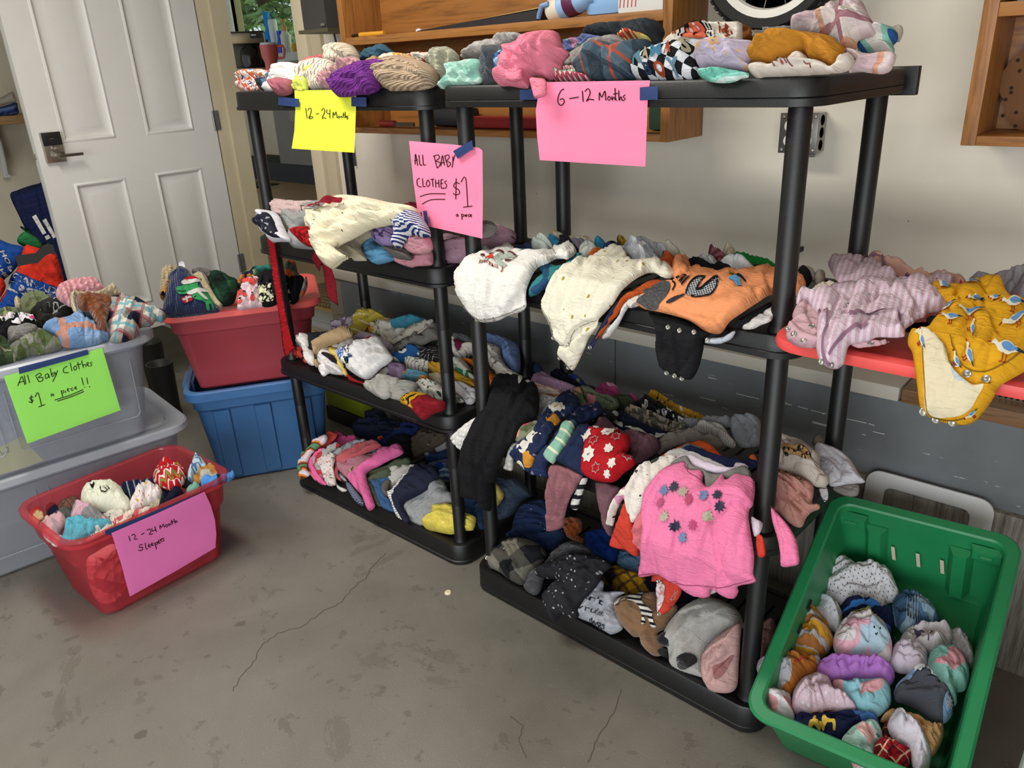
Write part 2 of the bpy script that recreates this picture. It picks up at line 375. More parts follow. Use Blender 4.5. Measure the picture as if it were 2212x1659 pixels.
def garment(crop, pts, name, label, cat, spec, frame, z0=None, tilt=35, d=None, prof=None, T=.02, R=None, wr=None, dirn=None, sc=.05, cre=(), sharp=False, sp=None, group=None, lay=0, thin=.5, mat=None, parent=None, lift=0):
    """one piece of cloth (or paper): outline -> its place on the shelf -> padded, wrinkled solid.  Returns a handle for prints and snaps."""
    SEED[0] += 1; raw = px_of(crop, pts) if isinstance(pts, str) else np.asarray(pts, float)
    ext = np.ptp(raw, 0).max(); sp = sp or (2.7 if ext < 160 else 3.4 if ext < 320 else 4.6)
    B = smooth_poly(raw, sp * (1 if not sharp else 2), sharp)
    if prof is None:
        t = math.radians(tilt)
        if d is None:
            b = raw[raw[:, 1].argmax()]; dd = rays([b])[0] @ frame.A.T; o = frame.loc(CAM); k = (z0 + lift - o[2]) / dd[2]; y, z = o[1] + k * dd[1], z0 + lift
        else: y, z = d, z0
        prof = [(y - 2 * math.sin(t) * .2, z - 2 * math.cos(t) * .2), (y + math.sin(t), z + math.cos(t))]
    sh = Sheet(frame, prof)
    if not cre and T >= .014 and not sharp and ext > 40:
        q = raw - raw.mean(0); ev, evec = np.linalg.eigh(q.T @ q); e1, e2 = evec[:, 1], evec[:, 0]; h1, h2 = abs(q @ e1).max(), abs(q @ e2).max(); rr = random.Random(SEED[0]); cre = []
        for k in range(3 if ext < 70 else 5 if ext < 160 else 7):
            o2 = h2 * ((-.55, .35, -.1, .6, -.35, .15, -.7)[k] + rr.uniform(-.12, .12)); b_ = h2 * rr.uniform(-.6, .6); a0, a1 = h1 * rr.uniform(-.95, -.3), h1 * rr.uniform(.2, .95)
            cre.append((raw.mean(0) + np.array([e1 * t + e2 * (o2 + b_ * ((t / h1) ** 2 - .3)) for t in np.linspace(a0, a1, 6)]), rr.choice((-1, 1)) * rr.uniform(.006, .013) * min(1.4, T / .025), rr.uniform(.008, .022)))
    C_ = Cloth(sh, B, T, R or max(T * 1.15, .004), (wr if wr is not None else min(.016, T * .5), math.radians(dirn) if dirn is not None else (SEED[0] * 1.7) % PI, sc), SEED[0],
               [(px_of(crop, c[0]) if isinstance(c[0], str) else c[0], c[1] if len(c) > 1 else .006, c[2] if len(c) > 2 else .03) for c in cre], lay)
    V, Fc, isb = tri(B, sp)
    P, uv, N = sh.at(V); H = C_.height(uv)
    if sharp and T < .0015: isb = np.zeros(len(V), bool)
    else: H[isb] = 0
    front = frame.wor(P + N * (H + lay)[:, None]); bk = np.where(isb)[0]; inn = np.where(~isb)[0]
    Tb = thin * C_.T * np.sqrt(np.clip(1 - (1 - np.clip(segdist(uv, C_.Buv) / C_.R, 0, 1)) ** 2, 0, 1))
    back = frame.wor(P + N * (lay - Tb)[:, None])[inn]
    mp = np.arange(len(V)); mp[inn] = len(V) + np.arange(len(inn))
    allv = np.vstack([front, back]); org = front.mean(0); org[2] = front[:, 2].min()
    flip = 0
    f0 = Fc[len(Fc) // 2]; nrm = np.cross(front[f0[1]] - front[f0[0]], front[f0[2]] - front[f0[0]])
    if nrm @ (CAM - front[f0[0]]) < 0: flip = 1
    fa = [f[::-1] if flip else f for f in Fc]; fb = [tuple(mp[list(f if flip else f[::-1])]) for f in Fc]
    me = bpy.data.meshes.new(name); me.from_pydata((allv - org).tolist(), [], fa + fb)
    me.polygons.foreach_set('use_smooth', [True] * len(me.polygons))
    uvl = me.uv_layers.new(name='UVMap'); idx = np.empty(len(me.loops), int); me.loops.foreach_get('vertex_index', idx)
    uva = np.vstack([uv, uv[inn]]); off = np.array([(SEED[0] * .377) % 1, (SEED[0] * .613) % 1]); uvl.data.foreach_set('uv', (uva[idx] + off).ravel())
    me.update()
    o = link(name, me, mat or cloth(spec), parent); o.location = org if parent is None else org - np.array(parent.location)
    if parent is None:
        o['label'] = label; o['category'] = cat
        if group: o['group'] = group
    elif label: o['label'] = label
    C_.o, C_.org, C_.crop = o, org, crop
    return C_
def _part(C_, name, V, F_, mat, label=None):
    me = bpy.data.meshes.new(name); me.from_pydata((V - C_.org).tolist(), [], F_); me.polygons.foreach_set('use_smooth', [True] * len(F_))
    uvl = me.uv_layers.new(name='UVMap')
    me.update(); o = link(name, me, mat, C_.o)
    if label: o['label'] = label
    return o
def decal(C_, polys, spec, name='print', off=.0012, sharp=False, sp=3, crop=None, label=None):
    V_, F_, U_ = [], [], []
    for p in polys:
        raw = px_of(crop or C_.crop, p) if isinstance(p, str) else np.asarray(p, float)
        B = smooth_poly(raw, sp, sharp); V, Fc, _ = tri(B, sp); P, N, uv = C_.at(V, off + min(.003, C_.T * .06)); b = sum(len(x) for x in V_)
        f0 = Fc[0]; nrm = np.cross(P[f0[1]] - P[f0[0]], P[f0[2]] - P[f0[0]]); fl = nrm @ (CAM - P[f0[0]]) < 0
        V_.append(P); U_.append(uv); F_ += [tuple(b + i for i in (f[::-1] if fl else f)) for f in Fc]
    V = np.vstack(V_); o = _part(C_, name, V, F_, cloth(spec) if isinstance(spec, str) else spec, label)
    idx = np.empty(len(o.data.loops), int); o.data.loops.foreach_get('vertex_index', idx); o.data.uv_layers[0].data.foreach_set('uv', np.vstack(U_)[idx].ravel())
    return o
def strokes(C_, lines, width, spec, name='lettering', off=.0010, crop=None, sp=3):
    V_, F_ = [], []; n0 = 0
    for l in lines:
        p = px_of(crop or C_.crop, l) if isinstance(l, str) else np.asarray(l, float)
        if len(p) < 2: continue
        q = []
        for i in range(len(p) - 1):
            a, b, c, d = p[max(i - 1, 0)], p[i], p[i + 1], p[min(i + 2, len(p) - 1)]; k = max(1, int(np.linalg.norm(c - b) / sp))
            for j in range(k):
                t = j / k; q.append(.5 * (2 * b + (c - a) * t + (2 * a - 5 * b + 4 * c - d) * t * t + (3 * b - a - 3 * c + d) * t ** 3))
        q.append(p[-1]); q = np.array(q); tg = np.gradient(q, axis=0); tg /= np.linalg.norm(tg, axis=1)[:, None] + 1e-9; nn = np.stack([-tg[:, 1], tg[:, 0]], 1) * width / 2
        V = np.vstack([q + nn, q - nn]); P, N, uv = C_.at(V, off + min(.003, C_.T * .06)); m = len(q); V_.append(P)
        for i in range(m - 1):
            f = (n0 + i, n0 + i + 1, n0 + m + i + 1, n0 + m + i); g_ = np.cross(P[i + 1] - P[i], P[m + i] - P[i]); F_.append(f if g_ @ (CAM - P[i]) > 0 else f[::-1])
        n0 += 2 * m
    o = _part(C_, name, np.vstack(V_), F_, cloth(spec) if isinstance(spec, str) else spec); o['kind'] = 'stuff'; return o
_FONT = {}
def text2d(t, bold=0.0):
    if (t, bold) in _FONT: return _FONT[(t, bold)]
    c = bpy.data.curves.new('letters', 'FONT'); c.body = t; c.size = 1; c.offset = bold; c.resolution_u = 3; o = bpy.data.objects.new('letters', c); COL.objects.link(o)
    dg = bpy.context.evaluated_depsgraph_get(); me = o.evaluated_get(dg).to_mesh()
    V = np.array([v.co[:2] for v in me.vertices]); F_ = [tuple(p.vertices) for p in me.polygons]; o.evaluated_get(dg).to_mesh_clear()
    bpy.data.objects.remove(o); bpy.data.curves.remove(c); _FONT[(t, bold)] = (V, F_); return V, F_
def text(C_, t, org, right, up, spec, crop=None, off=.0012, bold=.0, name='lettering'):
    """letters laid on the cloth: org = baseline start, right = vector over the whole word, up = vector of a capital's height (pixels of the crop)"""
    V, F_ = text2d(t, bold); ox, oy, k = CROP[crop or C_.crop]
    V = (V - V.min(0) * (1, 0)) / np.array([np.ptp(V[:, 0]), .73]); q = (np.array(org) + V[:, :1] * np.array(right) + V[:, 1:] * np.array(up)) / k + (ox, oy)
    P, N, uv = C_.at(q, off + min(.004, C_.T * .08)); f0 = F_[0]; nrm = np.cross(P[f0[1]] - P[f0[0]], P[f0[2]] - P[f0[0]])
    if nrm @ (CAM - P[f0[0]]) < 0: F_ = [f[::-1] for f in F_]
    o = _part(C_, name, P, F_, cloth(spec) if isinstance(spec, str) else spec); o['kind'] = 'stuff'; return o
def snap_mesh():
    if 'snap' in _FONT: return _FONT['snap']
    m = MB(); m.lathe([(.0001, .0), (.0055, .0), (.0062, .0010), (.0052, .0018), (.0036, .0012), (.0030, .0008), (.0016, .0010), (.0001, .0014)], 14)
    _FONT['snap'] = m.mesh('snap'); return _FONT['snap']
def snaps(C_, pts, scale=1.0, name='snap_button', crop=None):
    q = px_of(crop or C_.crop, pts); P, N, uv = C_.at(q, .0015)
    for p, n in zip(P, N):
        o = link(name, snap_mesh(), MATS['snap_metal'], C_.o); o.location = Vector(p - C_.org)
        o.rotation_euler = Vector((0, 0, 1)).rotation_difference(Vector(n)).to_euler(); o.scale = (scale * .82,) * 3
plain('snap_metal', '9d9a92', .35, .8, .1)
# ================================================================== setting
def mat_floor():
    g = G('concrete_floor'); v = g.coord('Object')
    a = g.noise(v, 1.1, 5, .6, .4); b = g.noise(v, 14, 5, .65); c = g.noise(v, 230, 2)
    col = g.ramp(a, [(.3, lin('565349')), (.5, lin('736f66')), (.72, lin('88837a'))])
    m2 = g.noise(v, 3.4, 6, .7, .8); col = g.mix(m2.gt(.6) * .30, col, lin('4f493e')); col = g.mix(b.gt(.62) * .4, col, lin('4c463c')); dd, _ = g.vor(v, 5.5, 1)
    col = g.mix((dd + (b - .5) * .35).lt(.075) * .55, col, lin('423c33')); d2, _ = g.vor(v, 60, 1); col = g.mix(d2.lt(.06) * .6, col, lin('b5ad9c'))
    col = g.mix(c * .35, col, lin('554f45'))
    return g.done(col, .55, g.bump(b + c * .6, .25, .004))
def mat_wall(c, c2, rough=.55):
    g = G('painted_wall'); v = g.coord('Object'); a = g.noise(v, 2.2, 4); col = g.ramp(a, [(.35, lin(c2)), (.65, lin(c))])
    dd, _ = g.vor(v, 9, 1); col = g.mix(dd.lt(.018) * .8, col, lin('4d463c')); return g.done(col, rough, g.bump(g.noise(v, 90, 3), .12, .002))
def mat_wood(name, c1, c2, axis='X', s=1.0, rough=.45):
    if name in MATS: return MATS[name]
    g = G(name); sc = {'X': (1.2, 14, 14), 'Y': (14, 1.2, 14), 'Z': (14, 14, 1.2)}[axis]; v = g.coord('Object', scale=tuple(k * s for k in sc))
    n = g.noise(v, 1.0, 2, .5, 1.6); rings = (n * 34).sin() * .5 + .5; f = g.noise(v, 9, 4, .7)
    col = g.ramp(rings * .3 + f * .7, [(.2, lin(c2)), (.45, lin(c1)), (.8, tuple(min(1, k * 1.15) for k in lin(c1)[:3]) + (1,))])
    MATS[name] = g.done(col, rough, g.bump(f, .2, .001)); return MATS[name]
def mat_worn(name, c, wear, k=.62, axis=(2, 30, 30), rough=.6):
    if name in MATS: return MATS[name]
    g = G(name); v = g.coord('Object', scale=axis); n = g.noise(v, 1, 5, .65); n2 = g.noise(g.coord('Object'), 3, 4)
    col = g.mix(n2 * .3, lin(c), tuple(q * .75 for q in lin(c)[:3]) + (1,)); col = g.mix(n.gt(k), col, lin(wear)); MATS[name] = g.done(col, rough, g.bump(n, .25, .002)); return MATS[name]
WALL = mat_wall('d9d2c3', 'cac3b3'); CREAM = mat_wall('c9bd9f', 'bdb092')
def struct(name, mb, mat): return mb.build(name, mat, None, kind='structure')
fl = struct('floor', MB().box((-5.2, -4, -.12), (3.0, 2.2, 0)), mat_floor())
# hairline cracks in the slab
crk = plain('crack_dark', '4e483e', .9)
for pl in ('835,1195 800,1228 792,1250 770,1262 738,1300 690,1325 655,1352 600,1368 566,1392 548,1430 520,1460 500,1500', '1345,1490 1325,1540 1290,1600 1270,1659', '1140,1640 1120,1600 1132,1570 1100,1545'):
    q = on_plane(px_of('PX', pl), (0, 0, .0006), (0, 0, 1)); qq = []
    for i in range(len(q) - 1):
        for t in np.linspace(0, 1, 7)[:-1]: qq.append(q[i] * (1 - t) + q[i + 1] * t + np.array([(vnoise(np.array([t * 9 + i * 3.3]), np.array([i * 1.7]))[0] - .5) * .012, 0, 0]))
    q = np.array(qq); tg = np.gradient(q, axis=0); nn = np.stack([-tg[:, 1], tg[:, 0], 0 * tg[:, 0]], 1); nn /= np.linalg.norm(nn, axis=1)[:, None]; n = len(q); m = MB()
    m.add([tuple(p) for p in q + nn * .0011] + [tuple(p) for p in q - nn * .0011], [(i, n + i, n + i + 1, i + 1) for i in range(n - 1)]); m.build('crack', crk, fl)
struct('wall_back', MB().box((-2.80, 2.08, .675), (3.0, 2.21, 2.6)).box((-4.6, 2.08, 2.42), (-2.80, 2.21, 2.6)), WALL)
struct('wall_back_left', MB().box((-5.2, 2.08, 0), (-3.78, 2.21, 2.6)).box((-3.78, 2.08, 0), (-2.80, 2.21, .30)), WALL)
struct('wall_left', MB().box((-5.2, -4, 0), (-4.95, 2.08, 2.6)), mat_wall('c4bca8', 'b3aa96'))
struct('wall_right', MB().box((2.7, -4, 0), (2.95, 2.08, 2.6)), WALL)
struct('wall_front', MB().box((2.4, -3.3, 0), (2.7, -3.1, 2.6)).box((-5.0, -3.3, 0), (-2.2, -3.1, 2.6)).box((-2.2, -3.3, 2.3), (2.4, -3.1, 2.6)), WALL)
struct('ceiling', MB().box((-5.2, -4, 2.6), (3.0, 2.21, 2.7)), plain('ceiling_white', 'd8d4ca', .9))
for x, y in ((-1.95, .70), (-.45, -.75)): struct('ceiling_lamp', MB().box((x - .7, y - .2, 2.52), (x + .7, y + .2, 2.6), .01), plain('ceiling_white', 'd8d4ca', .9))
# concrete curb, grey plywood skirt and wooden sill along the foot of the back wall
g = G('board_formed_concrete'); v = g.coord('Object', scale=(60, 60, 3)); n = g.noise(v, 1, 5, .7); n2 = g.noise(g.coord('Object'), 30, 4)
MATS['foundation'] = g.done(g.ramp(n, [(.3, lin('4f4a42')), (.5, lin('8b867b')), (.75, lin('a9a496'))]), .9, g.bump(n + n2 * .5, .9, .012))
struct('trim_1', MB().box((-2.72, 1.915, 0), (3.0, 2.21, .424)), MATS['foundation']).name = 'wall_back_curb'
g = G('grey_plywood'); v = g.coord('Object'); n = g.noise(v, 3, 5, .6); sc_ = g.noise(g.coord('Object', scale=(7, 7, 160)), 1, 2, .5); n3 = g.noise(v, 26, 3)
MATS['greyply'] = g.done(g.mix((sc_.gt(.715)) * (n3.gt(.52)), g.ramp(n, [(.3, lin('5c5f60')), (.7, lin('73777a'))]), lin('c3c3bd')), .5, g.bump(n3, .15, .002))
ply = struct('trim_2', MB().box((-2.70, 1.932, .424), (-1.30, 1.96, .640)), MATS['greyply'])
struct('trim_3', MB().box((-1.297, 1.934, .424), (3.0, 1.96, .640)), MATS['greyply'])
scr = plain('scratch_white', 'c9c8c2', .8)
for a, b in (((1690, 870), (1710, 875)), ((1723, 878), (1745, 884)), ((1752, 886), (1785, 894)), ((1822, 903), (1872, 914)), ((1876, 915), (1889, 919)), ((1885, 932), (1911, 938)), ((1862, 938), (1870, 940)), ((1432, 850), (1455, 855)), ((1512, 858), (1545, 866)), ((1590, 850), (1640, 862)), ((1560, 880), (1572, 884)), ((1280, 905), (1290, 907))):
    P = np.array([aty(*a, 1.9318), aty(*b, 1.9318)]); m = MB(); m.add([tuple(P[0] + (0, 0, .001)), tuple(P[0] - (0, 0, .001)), tuple(P[1] - (0, 0, .0012)), tuple(P[1] + (0, 0, .0012))], [(0, 1, 2, 3)]); m.build('scratch', scr, ply)
struct('trim_4', MB().box((-2.76, 1.925, .640), (-.462, 2.085, .677), .003), mat_worn('sill_white', 'b9b2a4', '6e6353', .66, (3, 40, 60)))
struct('trim_5', MB().box((-.456, 1.925, .640), (3.0, 2.085, .677), .003), mat_wood('sill_bare', '7d5a3a', '4e3520', 'X'))
# boards and torn drywall left of the skirt
struct('trim_6', MB().box((-2.79, 1.935, .02), (-2.66, 1.99, .640)), mat_worn('stud_grey', '857c6c', '6a6152', .6))
struct('trim_7', MB().box((-2.655, 1.945, .30), (-2.62, 1.99, .640)), mat_worn('stud_tan', '97876c', '7a6b52', .6))
# door casing right of the opening, jamb left, head
struct('trim_8', MB().box((-2.945, 2.045, .31), (-2.87, 2.21, 2.42), .004), mat_worn('casing_a', 'c4b79b', 'a39478', .7, (20, 20, 2)))
struct('trim_9', MB().box((-2.868, 2.062, .31), (-2.80, 2.10, 2.42), .003), mat_worn('casing_b', 'b8ab8f', '988a70', .68, (20, 20, 2)))
struct('trim_10', MB().box((-3.80, 2.085, .31), (-3.755, 2.235, 2.42), .003).box((-3.755, 2.15, .31), (-3.742, 2.235, 2.42)), CREAM)
struct('trim_11', MB().box((-3.76, 2.05, .296), (-2.94, 2.235, .322), .004).box((-3.76, 2.075, .322), (-2.94, 2.10, .333), .002).box((-3.76, 2.13, .322), (-2.94, 2.15, .33), .002), plain('threshold_aluminium', 'c9ccd0', .3, .85))
struct('trim_12', MB().box((-3.79, 1.99, .255), (-2.85, 2.08, .294), .003), mat_wood('step_wood', 'a5895f', '7d6543', 'X'))
# ------------------------------------------------------------------ the house seen through the doorway
g = G('oak_floor'); v = g.coord('Object', scale=(1, 9, 1)); n = g.noise(v, 4, 4, .6, .5)
struct('floor_house', MB().box((-11, 2.235, .2), (-2.0, 7.6, .325)), g.done(g.ramp(n, [(.3, lin('8a6c48')), (.7, lin('a98b63'))]), .35))
struct('ceiling_house', MB().box((-12, 2.22, 2.9), (-1.9, 7.7, 3.0)), plain('ceiling_white', 'd8d4ca', .9))
HWALL = plain('house_wall', 'a39a87', .7)
_m = MB(); Yk = 6.3
wl, wr_ = aty(507, 60, Yk), aty(640, 60, Yk); wz0 = aty(575, 117, Yk)[2]
struct('wall_house', MB().box((-12, Yk, .3), (wl[0], Yk + .15, 2.9)).box((wr_[0], Yk, .3), (-1.9, Yk + .15, 2.9)).box((wl[0], Yk, .3), (wr_[0], Yk + .15, wz0)), HWALL)
struct('wall_house_side', MB().box((-12.1, 2.22, .3), (-12, Yk, 2.9)).box((-1.95, 2.22, .3), (-1.9, Yk, 2.9)), HWALL)
wf = struct('window_1', MB().box((wl[0] - .10, Yk - .03, wz0 - .10), (wr_[0] + .10, Yk + .05, wz0)).box((wl[0] - .10, Yk - .03, wz0), (wl[0], Yk + .05, 2.9)).box((wr_[0], Yk - .03, wz0), (wr_[0] + .1, Yk + .05, 2.9)), plain('window_frame_white', 'd7d6d2', .5))
gl = G('window_glass'); tr = gl.new('ShaderNodeBsdfTransparent'); gs = gl.new('ShaderNodeBsdfGlossy'); gs.inputs['Roughness'].default_value = .02; mx = gl.new('ShaderNodeMixShader'); mx.inputs[0].default_value = .05
gl.links.new(tr.outputs[0], mx.inputs[1]); gl.links.new(gs.outputs[0], mx.inputs[2]); gl.links.new(mx.outputs[0], gl.nodes['Material Output'].inputs[0])
MB().box((wl[0], Yk + .06, wz0), (wr_[0], Yk + .066, 2.9)).build('pane', gl.m, wf)
# spruce behind the house: one trunk, drooping boughs of many needles
rnd = random.Random(5)
tq = aty(575, 40, 11.5); tree = empty('spruce_tree', (tq[0], 11.5, 0), 'sunlit green spruce tree outside the kitchen window', 'tree')
MB().cyl((0, 0, -1), (0, 0, 9), .22, .05).build('trunk', plain('bark', '5b4a3a', .9), tree)
m = MB()
for b in range(420):
    z = rnd.uniform(1.5, 7.5); a = rnd.uniform(0, 2 * PI); L_ = (3.6 - z * .33) * rnd.uniform(.7, 1); q = Vector((math.cos(a), math.sin(a), 0)); s_ = q.cross(Vector((0, 0, 1)))
    for k in range(26):
        t = rnd.uniform(.15, 1); c = q * L_ * t + Vector((0, 0, z - .55 * t * t * L_ * .5)); e = (q * rnd.uniform(.2, 1) + s_ * rnd.uniform(-1, 1) + Vector((0, 0, rnd.uniform(-.9, .25)))).normalized() * rnd.uniform(.18, .42); wv = e.cross(Vector((rnd.uniform(-1, 1), rnd.uniform(-1, 1), .5))).normalized() * .045
        m.add([c - wv, c + wv, c + e + wv * .3, c + e - wv * .3], [(0, 1, 2, 3)])
m.build('needles', plain('spruce_green', '7f9a63', .7, 0, .25, 3), tree, kind='stuff')
struct('ground', MB().box((-40, 7.6, -.2), (10, 40, 0)), plain('lawn', '6f8a4f', .9))
# raised kitchen counter, seen end on
ctz = aty(570, 155, 5.1)[2]; c0 = aty(505, 155, 5.1)[0]; c1 = aty(690, 155, 5.1)[0]
ct = empty('kitchen_counter', (0, 0, 0), 'tall kitchen counter with light panels and pale top beyond the doorway', 'counter')
MB().box((c0 - .6, 5.08, ctz - .05), (c1 + 1.2, 5.9, ctz), .004).build('countertop', plain('countertop_beige', '9c907c', .4), ct)
for i in range(3): MB().box((c0 - .5 + i * .42, 5.10, .62 + (i % 1)), (c0 - .10 + i * .42, 5.14, ctz - .06), .006).build('panel', plain('counter_panel', 'a79d8a', .5), ct)
MB().box((aty(600, 300, 5.1)[0], 5.09, aty(650, 356, 5.09)[2]), (c1 + 1.2, 5.85, ctz - .055)).build('end_panel', plain('panel_dark', '6b665f', .6), ct)
MB().box((c0 - .5, 5.12, .325), (c1 + 1.2, 5.80, aty(650, 356, 5.09)[2])).build('toe_kick', plain('toe_black', '17161a', .6), ct)
hb = MB().box((aty(628, 240, 5.0)[0], 4.98, aty(628, 262, 5.0)[2]), (aty(640, 240, 5.0)[0], 5.06, aty(628, 238, 5.0)[2] + .1)).build('tea_towel', cloth('stripe:cfc8ba;8f887c;w=.03'))
hb['label'] = 'striped tea towel hanging on the counter end beyond the doorway'; hb['category'] = 'towel'
# doormat and dark mat
mt = atz(560, 690, .325)
g = G('coir'); v = g.coord('Object'); sx, sy, _ = g.sep(v); wv = ((sx * 240).sin() * .5 + .5) * ((sy * 170).sin() * .5 + .5); nn = g.noise(v, 60, 3)
dm = MB().box((-3.70, 2.26, .326), (-2.98, 3.35, .345), .006).build('doormat', g.done(g.mix(wv * .8 + nn * .3, lin('493a24'), lin('97804f')), .95, g.bump(wv, 1, .01))); dm['label'] = 'brown woven doormat on the floor inside the doorway'; dm['category'] = 'doormat'
p = atz(575, 400, .325); q = atz(668, 380, .325)
dk = MB().box((p[0] - .3, p[1] - .35, .326), (q[0] + .3, p[1] + .1, .338), .004).build('floor_mat', plain('mat_dark', '3a342c', .9, bump=.3)); dk['label'] = 'thin dark mat on the wood floor in front of the counter'; dk['category'] = 'mat'
# things on the counter and window sill
def at5(x, y): return Vector(aty(x, y, 5.25))
cm = empty('coffee_maker', at5(547, 158), 'black and steel drip coffee maker on the kitchen counter', 'coffee maker'); cm.location.z = ctz
cm.rotation_euler[2] = .95; u = .62 * (aty(572, 100, 5.25)[0] - aty(512, 100, 5.25)[0]); hh = at5(545, 66).z - ctz; blk = plain('appliance_black', '16150f', .3); stl = plain('steel_warm', '8d8271', .3, .8)
MB().box((-u * .52, -.02, 0), (u * .5, .26, hh * .12), .01).build('base', stl, cm)
MB().box((-u * .52, .12, hh * .1), (u * .5, .26, hh * .75), .01).build('tower', blk, cm)
MB().box((-u * .52, -.03, hh * .70), (u * .5, .26, hh * .97), .015).build('brew_head', stl, cm)
MB().box((-u * .54, -.035, hh * .97), (u * .52, .265, hh), .01).build('lid', blk, cm)
MB().box((.03, -.036, hh * .82), (u * .44, -.028, hh * .95)).build('display', blk, cm)
MB().box((u * .12, -.039, hh * .885), (u * .27, -.036, hh * .915)).build('clock_digits', plain('digits', 'd8e0e2', .5), cm)
MB().lathe([(.001, 0), (u * .30, .0), (u * .36, hh * .2), (u * .30, hh * .42), (u * .2, hh * .5), (u * .19, hh * .53), (.001, hh * .53)], 20, org=(0, .05, hh * .13)).build('carafe', plain('carafe_glass', '1d1611', .08), cm)
MB().tube([(u * .18, .02, hh * .58), (u * .46, -.06, hh * .5), (u * .42, -.05, hh * .25)], .014).build('handle', blk, cm)
tb = empty('tumbler', at5(585, 147), 'coral pink handled tumbler beside the coffee maker', 'tumbler'); tb.location.z = ctz; tb.location.x, tb.location.y = aty(587, 147, 5.12)[0], 5.12; tb.rotation_euler[2] = .72
th = at5(584, 98).z - ctz; tr_ = u * .25; pk = plain('tumbler_coral', 'd0645f', .4)
MB().lathe([(.001, 0), (tr_ * .72, 0), (tr_ * .74, th * .35), (tr_, th * .55), (tr_ * 1.08, th), (.001, th)], 20).build('body', pk, tb)
MB().lathe([(.001, th), (tr_ * 1.0, th), (tr_ * .96, th * 1.08), (.001, th * 1.1)], 20).build('lid', plain('lid_white', 'cfd3d8', .3), tb)
MB().tube([(tr_ * .9, 0, th * .93), (tr_ * 1.75, 0, th * .93), (tr_ * 1.9, 0, th * .8), (tr_ * 1.7, 0, th * .5), (tr_ * .9, 0, th * .48)], tr_ * .17).build('handle', pk, tb)
sz = wz0
def bottle(x, name, label, prof, mat, capm=None, cap=None, cat='bottle'):
    p = aty(x, 110, Yk - .02); o = empty(name, (p[0], Yk + .0, sz), label, cat, 'bottles on the kitchen window sill')
    MB().lathe(prof, 16).build('body', mat, o)
    if cap: MB().lathe(cap, 14).build('cap', capm, o)
    return o
k_ = .0058
b_ = bottle(583, 'spray_bottle', 'bright blue spray bottle on the kitchen window sill', [(.001, 0), (.10 * .7, 0), (.11 * .7, .12), (.07, .2), (.03, .3), (.03, .36), (.001, .36)], plain('bottle_blue', '1583d8', .3))
MB().box((-.035, -.03, .33), (.045, .03, .50), .01).build('spray_head', plain('bottle_blue', '1583d8', .3), b_); MB().box((-.10, -.012, .42), (-.03, .012, .46), .006).build('trigger', plain('lid_white', 'cfd3d8', .3), b_)
MB().box((-.05, -.082, .04), (.05, -.06, .17), .004).build('label_panel', plain('navy_label', '1a2340', .5), b_)
bottle(594, 'tube_bottle', 'pale translucent squeeze tube standing on the window sill', [(.001, 0), (.045, 0), (.05, .06), (.06, .36), (.05, .40), (.001, .40)], plain('tube_pale', 'cfdde0', .3))
bottle(606, 'glass_bottle', 'short cobalt blue bottle on the window sill', [(.001, 0), (.055, 0), (.058, .06), (.032, .16), (.034, .26), (.001, .26)], plain('cobalt', '1733c8', .15))
bottle(618, 'soap_pump', 'clear soap dispenser with tan pump on the window sill', [(.001, 0), (.065, 0), (.068, .2), (.03, .25), (.001, .25)], plain('soap_clear', 'd9ded2', .2), plain('pump_tan', 'c49a5e', .5), [(.03, .25), (.032, .30), (.014, .31), (.014, .35), (.035, .36), (.034, .39), (.001, .39)])
bottle(636, 'jar', 'small yellow jar at the right end of the window sill', [(.001, 0), (.04, 0), (.05, .05), (.04, .1), (.001, .11)], plain('jar_yellow', 'd8a92a', .4), cat='jar')

# ------------------------------------------------------------------ garage door-to-house: white six-panel door, folded back into the garage
DX = -3.75; dy0, dy1, dz0, dz1 = 1.245, 2.075, .335, 2.37
DW = plain('door_white', 'd6d4ce', .38, 0, .02)
door = MB().box((DX - .044, dy0, dz0), (DX - .010, dy1, dz1), .002).build('door_1', DW); door['kind'] = 'structure'
cells = [(1.357, 1.585, 1.222, 2.25), (1.725, 1.960, 1.222, 2.25), (1.357, 1.585, .46, 1.052), (1.725, 1.960, .46, 1.052)]
ys = [dy0, 1.357, 1.585, 1.725, 1.960, dy1]; zs = [dz0, .46, 1.052, 1.222, 2.25, dz1]; m = MB()
for i in range(5):
    for j in range(5):
        if i in (1, 3) and j in (1, 3): continue
        m.add([(DX, ys[i], zs[j]), (DX, ys[i + 1], zs[j]), (DX, ys[i + 1], zs[j + 1]), (DX, ys[i], zs[j + 1])], [(0, 1, 2, 3)])
m.add([(DX, dy0, dz0), (DX, dy0, dz1), (DX - .012, dy0, dz1), (DX - .012, dy0, dz0)], [(0, 1, 2, 3)]); m.build('stile_face', DW, door)
for (a, b, c, d_) in cells:
    lv = [(0, 0), (.004, .003), (.010, .005), (.016, .001), (.020, -.007), (.028, -.009), (.034, -.0095), (.058, -.002), (.060, -.0015)]
    R = [[(DX + h, a + o, c + o), (DX + h, b - o, c + o), (DX + h, b - o, d_ - o), (DX + h, a + o, d_ - o)] for o, h in lv]
    MB().loft(R, False, True, False).build('panel', DW, door)
